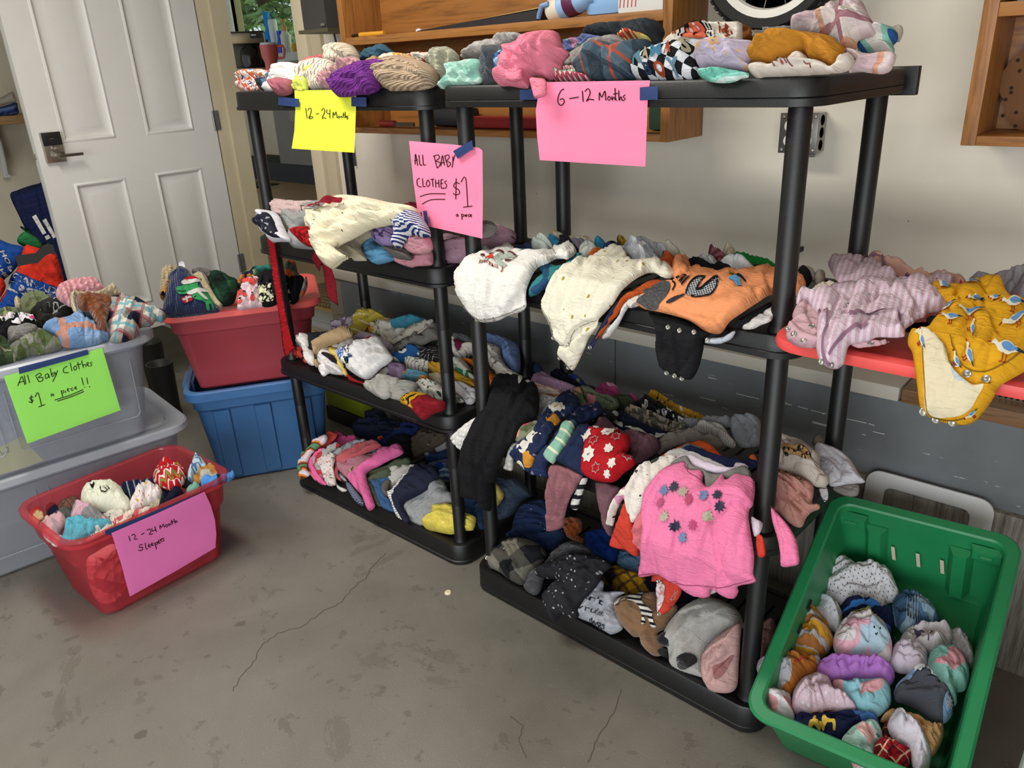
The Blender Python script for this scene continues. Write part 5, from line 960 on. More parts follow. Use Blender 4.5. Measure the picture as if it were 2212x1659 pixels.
a('405,652 440,618 515,702 500,722 470,700', 'baby_shirt', 'white shirt with fine grey stripes under the coral fleece', 'shirt', 'stripe:d8d8da;6f7684;w=.005;r=35', T=.014)
a('410,690 440,745 500,775 515,790 470,800 425,760', 'baby_shirt', 'white hem strip lying below the coral fleece', 'shirt', 'plain:dedad2', T=.01)
a('430,572 470,543 560,518 660,488 740,468 785,458 775,495 730,550 660,595 590,615 550,655 530,695 470,655 440,612', 'baby_trousers', 'mauve pink trousers folded beside the tan stripes', 'trousers', 'plain:b07884', T=.022, lift=.015, cre=[('450,560 560,550 680,510', .005)])
a('503,742 530,718 570,758 622,828 660,880 652,918 610,904 560,852', 'baby_socks', 'navy and white woven tights lying on the shelf edge', 'tights', 'checker:8b93a6;33384c;w=.008;r=30', T=.014)
a('518,668 540,608 600,578 668,573 660,615 590,650 535,695', 'baby_leggings', 'tan leggings with black tiger stripes', 'leggings', 'stripe:b9a074;241f1c;w=.022;k=.35;d=.01;r=-30', T=.018, lift=.02)
a('538,702 560,658 640,598 700,558 760,508 830,438 900,428 972,402 1013,470 970,510 890,545 790,600 730,625 695,660 705,730 745,850 770,930 732,971 700,954 670,864 600,784', 'baby_trousers', 'pink cotton trousers bent over the front of bottom shelf', 'trousers', 'plain:d8689c', T=.024, lift=.0, lay=.012, cre=[('560,680 640,680 690,640', .005), ('690,890 720,880 750,930', .004)])
a('650,662 690,618 780,598 880,568 970,518 1048,508 1050,555 980,590 910,620 890,670 800,715 745,745 780,840 815,925 770,925 740,855 690,744', 'baby_trousers', 'olive green trousers beside the pink ones', 'trousers', 'plain:4f5844', T=.022, cre=[('700,660 780,650 880,610', .007)])
a('718,722 760,698 870,658 880,700 845,720 835,775 855,835 890,895 930,975 840,957 790,904 760,814', 'baby_jeans', 'mid blue knit denim trousers', 'jeans', 'heather:3d6089;31517a', T=.024)
a('818,742 860,698 885,708 865,790 875,838 820,830', 'baby_shorts', 'small taupe grey shorts on top of the blue denim', 'shorts', 'plain:5f5a52', T=.018, lift=.03)
a('868,655 890,598 920,558 960,548 1000,558 1080,573 1135,578 1110,620 1060,670 970,715 910,755 840,795 872,720', 'baby_dress', 'white frilly lace dress folded on the bottom shelf', 'dress', 'fuzz:d6d3ca;s=120', T=.026, lift=.02, wr=.01, cre=[('890,640 940,650 980,610', .008, .015), ('900,700 960,670 1030,630', .008, .015)])
a('858,812 900,778 970,698 1040,638 1070,640 1010,730 960,810 940,870 945,930 1000,1035 940,1015 900,924', 'baby_leggings', 'white leggings with thin dark pinstripes', 'leggings', 'stripe:dedcd6;3c3f4a;w=.008;k=.18;r=55', T=.02, lift=.01)
a('918,882 950,798 1000,718 1080,628 1150,578 1220,578 1285,598 1315,670 1260,750 1170,820 1080,870 1020,900 1000,940 1035,990 1060,1052 1020,1075 960,984', 'baby_skirt', 'dark navy skirt folded in front of the white lace', 'skirt', 'plain:23253a', T=.026, lift=.005, lay=.01, cre=[('950,860 1050,790 1180,700', .005), ('1080,650 1180,690', .004)])
a('973,922 1020,868 1100,818 1200,758 1312,688 1355,740 1380,800 1415,810 1415,895 1320,925 1260,990 1205,1055 1150,1088 1060,1054 1040,1012', 'baby_trousers', 'light grey heather trousers near the corner post', 'trousers', 'heather:a3a5a6;84868a', T=.03, cre=[('1000,930 1120,880 1300,790', .008), ('1080,1040 1180,960 1280,890', .009)])
a('1280,917 1340,888 1425,898 1430,935 1310,940', 'baby_shorts', 'dark grey shorts behind the yellow ones', 'shorts', 'plain:45453f', T=.018, lift=.03)
a('1498,832 1560,818 1640,848 1690,880 1690,1095 1640,1114 1620,1034 1570,1014 1530,995 1520,900', 'baby_jeans', 'blue jean shorts with ruffles right of the corner post', 'jeans', 'heather:2d4468;20304e;s=300', T=.035, lift=.01, cre=[('1540,900 1600,910 1660,890', .008, .015), ('1560,960 1620,960 1680,940', .008, .015)])
a('1176,1092 1200,1058 1250,998 1280,923 1340,918 1430,923 1520,985 1600,1008 1627,1040 1602,1132 1540,1144 1440,1170 1390,1172 1290,1152 1210,1132', 'baby_shorts', 'bright yellow shorts with white dots on the bottom shelf corner', 'shorts', 'dots:d6c558;efe9c4;w=.028;k=.12;j=.6', T=.035, lay=.01, cre=[('1270,970 1350,965 1430,975', .006, .012), ('1250,1100 1330,1040 1420,1060', .008), ('1300,1140 1370,1080 1430,1100', .009)])
# ================================================================== clothes, right unit
g_ = 'folded baby clothes on the top of the right shelving'
a = shelf('T2', FR, 1.411, 28, g_, .0)
a('0,475 20,440 90,385 150,345 240,320 300,278 350,266 420,273 490,283 518,318 470,350 400,360 365,375 300,390 220,420 160,450 60,490', 'baby_shirt', 'light grey shirt behind the mint one on the right top shelf', 'shirt', 'plain:b4aea9', d=.16, T=.035, cre=[('100,390 200,370 330,340', .006)])
a('1393,562 1420,528 1450,500 1443,450 1470,408 1550,393 1640,383 1672,400 1668,455 1658,522 1620,540 1530,550 1450,553 1420,570', 'baby_shirt', 'mint green shirt at the left corner of the right top shelf', 'shirt', 'patch:9fc9b8;b6d6c8;84b5a4;w=.05', crop='T1', T=.035, d=-.03, cre=[('1455,460 1540,450 1620,470', .008, .015), ('1440,530 1520,500 1600,510 1650,480', .009, .015), ('1480,420 1520,480 1530,540', .006, .015)])
a('148,655 165,560 175,440 200,398 270,373 350,368 395,380 400,430 340,500 310,560 290,640 230,672 170,676', 'baby_jacket', 'charcoal denim jacket with pale lining beside the mint shirt', 'jacket', 'fuzz:3d434a;s=200', T=.04, d=-.01, cre=[('170,640 185,540 190,450', .008, .012), ('220,420 250,520 240,640', .008)])
a('275,472 300,438 350,403 385,415 380,470 340,520 310,560 300,620 280,582', 'baby_shirt', 'blue printed cloth strip between charcoal jacket and pink shirt', 'shirt', 'floral:3c6f9c;a9c3d4;1f4168;w=.02', T=.025, d=-.02)
a('980,290 1010,253 1120,218 1250,188 1350,173 1460,170 1560,180 1592,213 1607,260 1585,300 1600,352 1580,400 1480,400 1400,330 1250,310 1100,320', 'baby_jeans', 'dark charcoal jeans heaped at the back of the right top shelf', 'jeans', 'heather:3a3f45;2f3338', d=.20, T=.05, cre=[('1050,280 1200,240 1400,230 1560,260', .009), ('1120,240 1300,200 1500,200', .006), ('1430,240 1480,300 1500,370', .009)])
a('798,412 803,370 840,328 920,303 1000,290 1100,298 1152,313 1110,350 1000,370 900,410 850,430', 'baby_romper', 'periwinkle romper with pink and mint flowers', 'romper', 'floral:6676a6;c58ba6;8fb7a8;4c5b8c;w=.028;k=.42', d=.12, T=.03)
a('1233,292 1270,268 1340,260 1430,268 1482,298 1500,340 1440,380 1400,400 1350,390 1310,352 1270,312', 'baby_blouse', 'yellow top with red watermelon slices', 'top', 'patch:d9d27a;c9423f;d9d27a;c9423f;w=.035', d=.10, T=.03)
a('803,492 820,458 870,418 920,393 960,368 1030,333 1120,318 1190,298 1260,298 1312,338 1340,372 1280,400 1190,420 1100,440 1020,480 960,520 900,540 828,535', 'baby_sweater', 'light grey heather sweater behind the plaid shirt', 'sweater', 'heather:a8a39d;837e79', d=.06, T=.04, cre=[('1040,340 1030,400 1080,420', .007), ('960,370 930,430 960,490', .006)])
a('700,650 720,608 760,568 790,533 860,528 910,533 960,580 1020,605 1020,650 860,655', 'baby_leggings', 'white and red nordic pattern leggings under the plaid shirt', 'leggings', 'zig:dcd2cb;b0485a;4f8a5e;b0485a;w=.02;p=.014;r=0', d=-.02, T=.035)
c = a('893,556 905,528 960,488 1040,438 1100,388 1190,366 1290,378 1380,358 1440,338 1512,338 1530,372 1510,420 1450,460 1400,490 1375,560 1370,622 1340,638 1200,648 1080,650 1010,622 980,602 930,597', 'baby_shirt', 'slate blue and orange plaid flannel shirt', 'shirt', 'plaid:5d707e;38454f;c9582a;22303c;w=.075;r=20', d=-.03, T=.055, cre=[('1240,390 1240,480 1260,640', .008, .02), ('940,560 1040,500 1200,470', .006), ('1380,370 1300,440 1250,480', .007)])
c = a('1363,612 1370,558 1400,498 1440,458 1520,398 1600,368 1690,338 1800,328 1890,328 1927,350 1932,402 1882,452 1875,520 1893,572 1852,628 1700,638 1550,638 1430,640', 'baby_shirt', 'black and white checkered tee with MAMAS BOY in coloured letters', 'shirt', 'checker:17181b;d9dade;w=.034;r=18', d=-.03, T=.05, wr=.005, cre=[('1450,610 1500,520 1620,420', .003)])
for t, o_, r_, u_, cc in (('M', (1425, 585), (75, -12), (-8, -95), '7fb0c4'), ('A', (1508, 555), (55, -8), (5, -90), 'd9c9a0'), ('M', (1575, 535), (85, -15), (5, -90), '5a9fc4'), ('A', (1680, 510), (60, -8), (5, -95), 'd9603a'), ("'S", (1790, 480), (75, -12), (5, -95), 'd8cda8'), ('B', (1500, 630), (55, -2), (2, -55), '34507a'), ('O', (1582, 635), (80, -2), (2, -70), 'd65a34'), ('Y', (1680, 635), (100, -8), (5, -95), '8fb9d6')):
    text(c, t, o_, r_, u_, 'plain:' + cc, bold=.045, off=.002)
c = a('-195,289 -124,222 -60,192 45,163 136,155 220,150 296,149 306,165 305,268 270,280 150,285 80,275 0,275 -60,278 -130,300', 'baby_shirt', 'white tee with orange drawing and script letters', 'shirt', 'plain:e2dacb', crop='T3', d=.04, T=.045, wr=.005)
decal(c, ['-60,262 -20,215 20,200 60,190 95,200 100,262 40,268'], 'plain:de6a4e', sharp=True); decal(c, ['88,195 110,188 130,195 145,215 145,262 110,272 95,240'], 'plain:e6dfd2', off=.002)
strokes(c, ['-58,262 -20,215 60,190 92,200', '92,195 96,240 110,270', '110,190 114,250', '128,196 130,262', '20,255 40,238 70,236', '-75,262 -50,210 20,190 -40,240'], 3.2, INK, 'line_print', .0025)
text(c, 'ick', (172, 225), (78, 18), (14, -48), 'plain:cf5326', bold=.03); text(c, "s'", (215, 262), (40, 8), (12, -40), 'plain:cf5326', bold=.03); text(c, 'w', (-118, 262), (34, -20), (12, -34), 'plain:cf5326', bold=.03)
a('300,172 340,166 377,195 378,245 330,270 305,268', 'baby_shirt', 'small brown cloth corner behind the white tee', 'shirt', 'plain:7e4a22', crop='T3', d=.10, T=.02)
a('340,268 390,223 450,198 560,176 645,178 650,230 560,240 480,260 430,285 400,300', 'baby_sweater', 'grey fuzzy sweater behind the mustard shirt', 'sweater', 'fuzz:a5a199;s=300', crop='T3', d=.12, T=.03)
a('30,422 40,368 60,308 110,288 180,270 260,263 340,263 402,283 402,335 375,372 350,402 372,432 345,455 260,455 180,450 100,440 50,445', 'baby_romper', 'lavender floral romper folded with snaps', 'romper', 'floral:c3b6cb;d9735c;8a9fc2;e0b37a;w=.03;k=.25', crop='T3', d=-.03, T=.045, cre=[('60,330 150,330 250,300 350,300', .008, .015), ('60,400 180,390 260,360 330,380', .01, .015), ('100,430 200,420 330,430', .008, .012)])
a('26,472 60,448 130,433 220,443 300,458 347,470 342,497 300,503 270,518 210,533 120,528 70,513 40,493', 'baby_leggings', 'mint striped leggings folded on the front edge of the right top shelf', 'leggings', 'stripe:8fd0c0;6bb5a5;d6ece4;w=.03;k=.5;r=80', crop='T3', d=-.06, T=.025, cre=[('60,475 160,465 280,480', .006, .01), ('80,505 180,495 280,500', .007, .01)])
c = a('350,452 380,418 440,408 520,426 600,388 690,343 742,393 800,400 850,418 890,438 940,378 1000,348 1022,380 1002,432 952,462 850,473 700,483 560,490 460,493 400,500', 'baby_sleeper', 'cream sleeper with pink smiling faces under the mustard shirt', 'sleeper', 'plain:e0d4c8', crop='T3', d=-.04, T=.04, wr=.006)
strokes(c, ['548,470 540,455 552,440 552,415 575,402 610,403 635,420 640,450 660,468', '572,452 578,440 590,438', '608,436 622,440 626,452', '735,445 750,458 770,455 768,470', '400,420 430,425 450,440'], 2.4, 'plain:a8584f', 'line_print', .002); decal(c, ['592,448 600,444 608,450 600,460 590,456'], 'plain:c9565a')
a('348,397 358,358 400,308 450,263 540,228 640,218 740,223 830,233 900,253 942,288 965,320 952,372 927,402 900,443 850,423 800,403 750,403 700,345 640,380 560,405 510,430 440,420 400,410', 'baby_shirt', 'mustard orange shirt bunched on the right top shelf', 'shirt', 'plain:c2832a', crop='T3', d=-.02, T=.06, wr=.012, cre=[('400,350 470,300 560,290 640,330', .011, .02), ('430,400 470,350 540,330', .01, .015), ('560,300 640,290 720,320 760,380', .009, .02), ('480,380 560,350 640,350', .009, .012), ('820,280 850,340 900,400', .006, .02)])
c = a('640,222 625,180 660,133 750,108 860,78 930,40 960,-25 1020,-40 1080,20 1112,88 1152,158 1163,202 1142,228 1090,243 1045,260 1040,300 1000,330 960,330 930,285 880,258 800,240 720,225', 'baby_dress', 'white and burgundy plaid dress standing up highest on the right top shelf', 'dress', 'plaid:e2d6cf;cdb3b9;8c3150;d08a52;w=.10;r=-14', crop='T3', d=.06, T=.05, cre=[('850,90 930,150 960,60', .009, .02), ('980,20 1040,110 1140,190', .008, .02), ('660,140 760,150 860,210', .006, .02)])
a('1045,320 1080,243 1120,213 1180,183 1240,173 1292,198 1303,250 1275,285 1282,325 1262,350 1190,350 1120,340', 'baby_shirt', 'mint, blue and white colour block shirt at the right end of top shelf', 'shirt', 'patch:dcd8d0;8fc7b6;2d5f9c;8fc7b6;w=.055', crop='T3', d=.10, T=.045)
a('1258,195 1320,163 1337,202 1315,265 1290,260', 'baby_hat', 'cream fluffy hat tip at the far right of the top shelf', 'hat', 'fuzz:d9ccb8', crop='T3', d=.13, T=.03)
a('950,335 990,318 1040,328 1100,358 1200,343 1282,343 1288,382 1272,422 1252,452 1200,473 1130,468 1050,458 980,464 1010,432 1030,390', 'baby_dress', 'burgundy plaid sleeve lying on the right end of the top shelf', 'dress', 'plaid:e2d6cf;cdb3b9;8c3150;d08a52;w=.09;r=12', crop='T3', d=.02, T=.04, cre=[('1040,440 1120,390 1260,370', .007)])
c = a('298,622 288,660 300,692 380,692 470,705 525,700 535,640 560,600 640,620 690,640 722,612 772,540 792,480 848,415 800,403 797,370 772,310 757,260 680,256 600,273 540,308 480,343 440,363 385,370 363,400 358,430 303,465 303,500 320,540', 'baby_shirt', 'bright pink cotton shirt piled high with hanging straps', 'shirt', 'plain:e58197', d=-.04, T=.065, wr=.014, cre=[('370,440 450,480 560,540 640,600 700,570', .012, .02), ('310,560 420,600 540,560', .01, .015), ('480,360 560,430 600,500', .008, .03), ('640,500 690,490 640,560', .008, .015), ('760,320 720,420 770,520', .006, .02)])
hp = [(-.045, 1.5), (-.075, 1.42), (-.085, 1.36), (-.088, 1.1)]
a('535,620 540,680 565,770 577,785 640,772 667,745 667,665 650,630 600,620', 'fabric_strap', 'pink cloth strap hanging over the large pink sign', 'strap', 'plain:e58197', prof=hp, T=.008, wr=.002, cre=[('640,640 648,700 655,745', .003, .01)])
a('338,545 345,600 362,642 420,652 472,622 472,560 455,555 400,572', 'fabric_strap', 'pink cloth loop lying over the front of the pink shirt', 'strap', 'plain:e58197', prof=hp, T=.008, wr=.002, cre=[('350,580 400,590 465,570', .003, .01)])

g_ = 'onesies spread on the second right shelf'
a = shelf('R2', FR, .966, 62, g_, None)
K = dict(T=.028, lift=.035)
a('640,102 658,73 700,73 742,93 862,98 885,128 820,130 760,120 690,105', 'baby_shirt', 'yellow and white gridded cloth at the very back of the second shelf', 'shirt', 'plaid:d9d8d2;c99f35;c9c9cf;w=.02', **K)
a('520,150 560,108 610,98 645,130 655,180 620,215 560,190', 'baby_onesie', 'pale mint onesie collar at the back left', 'onesie', 'plain:b9c4bd', **K)
a('625,115 680,106 715,150 700,175 655,165', 'baby_onesie', 'bright blue onesie edge between mint and navy', 'onesie', 'plain:2f86ad', **K)
a('688,112 700,93 742,88 772,128 805,165 770,180 720,160', 'baby_onesie', 'dark navy onesie at the back of the second shelf', 'onesie', 'plain:26222c', **K)
a('755,130 820,112 850,125 830,160 800,175', 'baby_onesie', 'grey lilac onesie scrap at the back', 'onesie', 'plain:8b8794', **K)
a('413,182 440,153 510,138 562,138 602,168 625,210 560,210 480,185', 'baby_onesie', 'red orange onesie with dark star print', 'onesie', 'patch:b73a22;b73a22;27304a;w=.05', **K)
a('895,150 900,138 930,110 967,130 965,172 925,185', 'baby_socks', 'bright blue sock standing at the back of the second shelf', 'socks', 'plain:3a95be', **K)
a('963,148 1000,128 1045,133 1045,160 990,170', 'baby_onesie', 'black onesie scrap behind the blue sock', 'onesie', 'plain:161518', **K)
a('1030,120 1050,108 1085,108 1090,130 1060,140', 'baby_onesie', 'mustard patterned scrap at the back of the second shelf', 'onesie', 'checker:c9a23a;8a7430;w=.015', **K)
a('668,197 700,163 770,153 805,192 790,215 700,215', 'baby_onesie', 'red onesie with black stripe behind the white one', 'onesie', 'patch:a82a26;1d1718;w=.03', **K)
a('803,182 830,138 862,118 905,140 930,190 890,215 850,235 820,225', 'baby_onesie', 'pale mint rolled onesie in the middle of second shelf', 'onesie', 'plain:c3c9bf', **K)
a('1055,165 1120,118 1182,128 1235,160 1280,210 1260,260 1190,262 1140,260 1095,215', 'baby_onesie', 'grey and white onesie with folded sleeves', 'onesie', 'patch:b9bbc0;dcdcdc;9ea3ab;w=.05', **K)
a('1150,115 1182,98 1240,128 1322,158 1358,192 1310,225 1270,215 1225,165', 'baby_onesie', 'white onesie stack at the back near the wall', 'onesie', 'plain:cfcfd4', **K)
a('1315,152 1360,138 1402,168 1442,208 1480,245 1420,262 1375,215 1330,185', 'baby_onesie', 'cream onesie with rolled cuff at the back', 'onesie', 'plain:cdc6b4', **K)
a('1575,202 1620,176 1662,195 1695,235 1650,265 1605,240', 'baby_socks', 'burgundy striped sock on the right half of second shelf', 'socks', 'stripe:6d2f3e;8c5a62;w=.012;r=80', **K)
a('1662,205 1678,160 1710,143 1738,170 1735,230 1700,245', 'baby_hat', 'cream cloth loop standing at the back right', 'cloth', 'plain:cfc6ae', **K)
a('1733,218 1760,196 1850,228 1972,258 1985,285 1900,285 1800,270 1745,250', 'baby_shirt', 'bright green shirt edge at the back right of second shelf', 'shirt', 'plain:1f8a3c', **K)
a('1645,258 1700,238 1800,248 1962,288 1965,318 1850,300 1750,285 1690,280', 'baby_shirt', 'dark olive shirt below the bright green one', 'shirt', 'plain:39432c', lift=.03, T=.02)
a('1515,245 1560,208 1602,203 1630,240 1630,290 1570,285', 'baby_socks', 'white baby socks in front of the burgundy one', 'socks', 'plain:d4d3d6', **K)
a('1640,275 1700,253 1780,243 1852,288 1965,328 1970,355 1850,370 1780,350 1710,320', 'baby_onesie', 'white onesie lying flat behind the orange tee', 'onesie', 'plain:d6d6d6', **K)
a('948,195 980,163 1040,148 1082,168 1102,208 1142,248 1202,262 1290,258 1302,218 1352,213 1395,240 1405,280 1340,295 1280,285 1200,285 1130,275 1075,235 1045,195', 'baby_onesie', 'navy blue onesie neckline behind the cream collar', 'onesie', 'plain:262b4c', **K)
a('1283,258 1320,213 1372,218 1395,250 1375,300 1320,290', 'baby_shirt', 'rust orange shirt collar left of the black shirt', 'shirt', 'plain:a8491f', lift=.04, T=.025)
a('862,238 890,188 940,176 965,190 940,225 905,250', 'baby_onesie', 'burnt orange onesie beside the navy collar', 'onesie', 'plain:a5501f', **K)
a('1452,258 1480,238 1520,253 1600,278 1682,288 1762,318 1805,362 1720,360 1640,350 1560,340 1490,310', 'baby_shirt', 'black shirt behind the orange fishing tee', 'shirt', 'plain:17171a', lift=.03, T=.025)
a('222,182 262,150 276,190 250,215 232,210', 'baby_onesie', 'white onesie strap beside the smooth post', 'onesie', 'plain:d9d8da', lift=.03, T=.02)
D2 = [(.35, 1.03), (.10, 1.015), (.0, 1.01), (-.045, .995), (-.07, .97), (-.085, .93), (-.09, .85), (-.092, .4)]
D2b = [(y - .0, z) for y, z in D2]
d = shelf('R2', FR, .966, 0, g_, None)
def drape(*p, **k): k.setdefault('prof', D2); k.setdefault('T', .007); k.setdefault('R', .012); k.setdefault('wr', .006); k.setdefault('sc', .07); return d(*p, **k)
drape('438,182 480,168 520,193 602,203 640,255 720,248 780,208 842,213 848,247 790,280 720,310 650,350 590,395 560,425 530,437 503,442 505,400 540,340 580,290', 'baby_onesie', 'teal onesie with dark print under the white one', 'onesie', 'patch:2f7a7c;2f7a7c;23486a;w=.04', lay=-.004, T=.012)
drape('600,345 640,330 700,300 660,360 625,420 605,400', 'baby_shirt', 'dark navy cloth left of the cream bee onesie', 'shirt', 'plain:26304a', lay=-.006)
c = drape('75,322 110,268 200,218 290,193 370,153 392,158 440,193 520,223 590,223 640,195 655,165 690,188 740,168 782,183 787,216 742,248 680,243 620,273 572,293 540,333 512,403 506,453 510,502 480,533 400,558 350,583 290,594 240,592 198,562 138,502 133,480 108,440 88,400', 'baby_onesie', 'white onesie with grey and red applique hanging off the shelf corner', 'onesie', 'plain:e3dfd8', T=.016, R=.025, wr=.009, dirn=80, sc=.08, lay=.012, cre=[('318,320 306,440 318,530', .008, .02), ('640,200 600,250 500,260 420,230', .004), ('420,430 470,340 560,280', .007), ('510,420 440,480 400,540', .005), ('110,420 140,470 150,500', .006)])
strokes(c, ['133,486 150,505 200,552 240,572 300,575 380,555 470,520 508,500', '640,200 650,215 670,235'], 2.0, 'plain:bdb9b2', 'hem_stitch', .001)
decal(c, ['250,290 265,270 290,260 310,262 300,285 262,296'], 'plain:9ea89d'); decal(c, ['335,262 360,245 400,238 440,248 455,255 420,262 385,275 362,280 400,300 375,308 345,300 325,280'], 'plain:a3ada2'); decal(c, ['268,262 282,258 300,258 308,255 322,268 325,278 300,280 275,276'], 'plain:c5402f', off=.002)
strokes(c, ['290,252 330,244 370,240', '385,282 420,274 450,262', '240,250 260,245', '390,240 430,248 450,254'], 2.5, 'plain:7a3d3a', 'stitching', .002)
text(c, 'Formla J', (232, 288), (140, 36), (4, -20), 'plain:c2502f', off=.0018)
snaps(c, '235,575 287,574 337,570')
drape('928,702 960,640 1020,560 1060,480 1102,443 1108,462 1062,540 1022,620 982,682', 'baby_onesie', 'white onesie edge under the rust one, hanging over the shelf front', 'onesie', 'plain:d9d7d6', lay=-.010)
drape('940,625 1000,530 1050,450 1150,380 1240,333 1330,343 1368,385 1282,398 1182,423 1102,453 1062,493 1022,562 982,602 925,692 892,705', 'baby_onesie', 'rust orange onesie under the cream bee onesie', 'onesie', 'plain:b5501f', lay=-.004)
c = drape('942,602 1000,508 1030,468 1042,480 1012,540 962,622 902,722 882,757 863,747 888,700', 'baby_onesie', 'navy onesie edge showing along the cream bee onesie', 'onesie', 'plain:2b2f52', lay=.0); snaps(c, '874,746')
c = drape('598,480 620,428 650,358 700,308 800,262 840,255 880,232 960,198 1030,183 1082,208 1110,262 1182,278 1260,263 1302,268 1352,298 1378,335 1362,362 1302,358 1242,328 1172,353 1102,403 1062,443 1022,503 982,543 942,583 932,622 882,692 852,762 802,862 777,873 738,822 708,772 713,722 678,692 648,602 608,532', 'baby_onesie', 'cream onesie with tiny bees hanging over the shelf front', 'onesie', 'dots:e2dcc8;a08a3a;w=.030;k=.13;j=.5', T=.014, R=.02, wr=.008, dirn=75, sc=.08, lay=.012, cre=[('850,262 950,262 1060,262 1120,270', .008, .02), ('940,580 860,600 800,640 770,700', .009, .015), ('1180,345 1150,310 1260,300', .007), ('700,720 760,740 800,700 850,650 930,620', .006, .02), ('1280,275 1300,310 1260,330', .006)])
strokes(c, ['612,520 655,600 690,700 770,730', '935,588 880,600 810,640 775,720', '722,790 770,850 800,840'], 1.8, 'plain:c3bca6', 'hem_stitch', .001); snaps(c, '693,680 785,717 730,794 778,853')
drape('1082,472 1150,428 1240,398 1292,393 1250,425 1195,455 1155,495 1102,508', 'baby_onesie', 'grey white printed onesie between bee onesie and orange tee', 'onesie', 'patch:cfc8c0;8e8a88;cfc8c0;w=.03', lay=-.004)
c = drape('1768,622 1840,560 1952,488 1955,562 1882,602 1830,628', 'baby_onesie', 'white onesie sleeve under the black one by the right post', 'onesie', 'plain:d3d0cc', lay=-.008)
c = drape('1543,717 1580,688 1650,678 1728,638 1705,692 1640,724 1570,726', 'baby_onesie', 'white onesie hem with one snap below the orange tee', 'onesie', 'plain:cdd2dc', lay=-.008); snaps(c, '1572,704')
D3 = [(.35, 1.02), (.0, 1.0), (-.045, .985), (-.06, .96), (-.066, .92), (-.07, .4)]
c = drape('1218,538 1300,553 1400,573 1500,618 1600,663 1682,668 1722,618 1800,568 1882,513 1952,478 1955,502 1882,574 1802,622 1692,643 1562,684 1547,762 1522,862 1492,922 1462,942 1400,927 1318,892 1278,842 1260,742 1268,650 1248,590', 'baby_onesie', 'black onesie with silver snaps hanging below the orange tee', 'onesie', 'plain:18181b', T=.014, R=.02, lay=.0, prof=D3, dirn=85, cre=[('1400,680 1410,800 1400,900', .007, .02), ('1255,600 1380,655 1560,680', .006, .015)])
snaps(c, '1355,628 1432,647 1515,657 1338,896 1398,908 1436,926')
c = drape('1162,500 1180,468 1240,428 1290,398 1362,388 1442,373 1378,375 1363,340 1363,273 1400,258 1442,250 1462,270 1477,308 1522,318 1602,328 1702,343 1782,358 1882,348 1952,333 2102,328 2142,370 2157,420 2122,472 2097,502 2082,442 1952,472 1882,512 1802,562 1722,612 1682,662 1652,677 1582,662 1482,602 1382,572 1300,552 1208,532', 'baby_shirt', 'orange tee with black fishing rod print and blue fish', 'shirt', 'plain:ea9866', T=.014, R=.02, wr=.008, lay=.014, cre=[('1370,380 1460,365 1560,365 1700,350', .008, .02), ('1300,545 1420,560 1600,600 1680,580', .006, .02), ('1560,650 1640,610 1670,640', .008, .012), ('1400,262 1440,320 1470,370', .006, .02), ('1940,340 1900,400 1940,460', .006, .02)])
decal(c, ['1200,448 1240,428 1290,413 1330,410 1355,425 1362,455 1345,495 1310,525 1300,545 1250,545 1200,520 1172,500 1215,470'], 'heather:3c3b3d;59585a;s=200')
decal(c, ['1452,480 1470,445 1510,415 1560,405 1520,470 1632,415 1635,450 1610,480 1560,500 1490,495'], 'checker:2b2c30;b9bcc0;w=.006'); decal(c, ['1355,520 1440,485 1450,495 1380,528'], 'plain:2e2d30'); decal(c, ['1698,420 1712,410 1740,412 1765,428 1768,442 1790,455 1762,460 1730,442 1705,435'], 'plain:5a9cc9')
strokes(c, ['1458,485 1475,445 1515,418 1565,405', '1565,405 1520,470 1635,415', '1635,415 1620,470 1570,497 1490,495', '1390,410 1430,395 1450,400 1410,430', '1420,440 1460,412 1468,418 1440,440 1430,450', '1700,390 1740,410', '1740,408 1800,432', '1370,420 1390,440 1380,470'], 3.2, 'plain:1f1d1f', 'line_print', .002)
strokes(c, ['1698,388 1745,410'], 5, 'plain:d9a52e', 'print', .002)

g_ = 'trousers and tops on the third right shelf'
a = shelf('R3', FR, .531, 58, g_, None)
K = dict(T=.026, lift=.03)
a('598,152 640,98 680,76 750,113 832,148 915,185 890,220 800,225 700,190', 'baby_trousers', 'lilac trousers with gathered waistband at the back of the third shelf', 'trousers', 'stripe:b394b4;a080a2;w=.008;k=.4', **K)
a('728,97 780,53 822,80 892,128 945,170 915,190 850,165 790,135', 'baby_trousers', 'dark navy trousers end at the back of the third shelf', 'trousers', 'plain:1c1c30', **K)
a('855,117 890,93 942,118 975,165 960,185 920,178', 'baby_shorts', 'blue shorts with green leaf print at the back', 'shorts', 'patch:2a3d7a;7d9a44;w=.03', **K)
a('1035,212 1080,173 1130,163 1182,168 1215,245 1180,262 1140,248 1090,248', 'baby_leggings', 'hot pink leggings with white dotted end', 'leggings', 'patch:b04a7c;d99ab8;w=.06', **K)
a('1265,240 1320,237 1342,280 1312,318', 'baby_leggings', 'dusky pink scrap right of the olive cloth', 'leggings', 'plain:9c4a72', **K)
a('938,195 1000,183 1080,238 1142,248 1185,260 1205,305 1150,355 1090,360 1045,320 1000,320 955,260', 'baby_leggings', 'sage green leggings with pink flowers', 'leggings', 'floral:616b56;b3707a;c9a07a;47503c;w=.05;k=.38', lift=.04, T=.028)
a('1165,265 1200,233 1262,238 1305,270 1300,315 1220,350 1180,340', 'baby_leggings', 'plain olive leggings beside the floral green ones', 'leggings', 'plain:3f4a34', **K)
a('958,495 1000,438 1060,398 1130,353 1200,353 1180,400 1100,440 1050,465 1015,510', 'baby_leggings', 'black leggings with white flowers behind the mauve trousers', 'leggings', 'floral:19191d;b3afae;8a8788;w=.03;k=.33', **K)
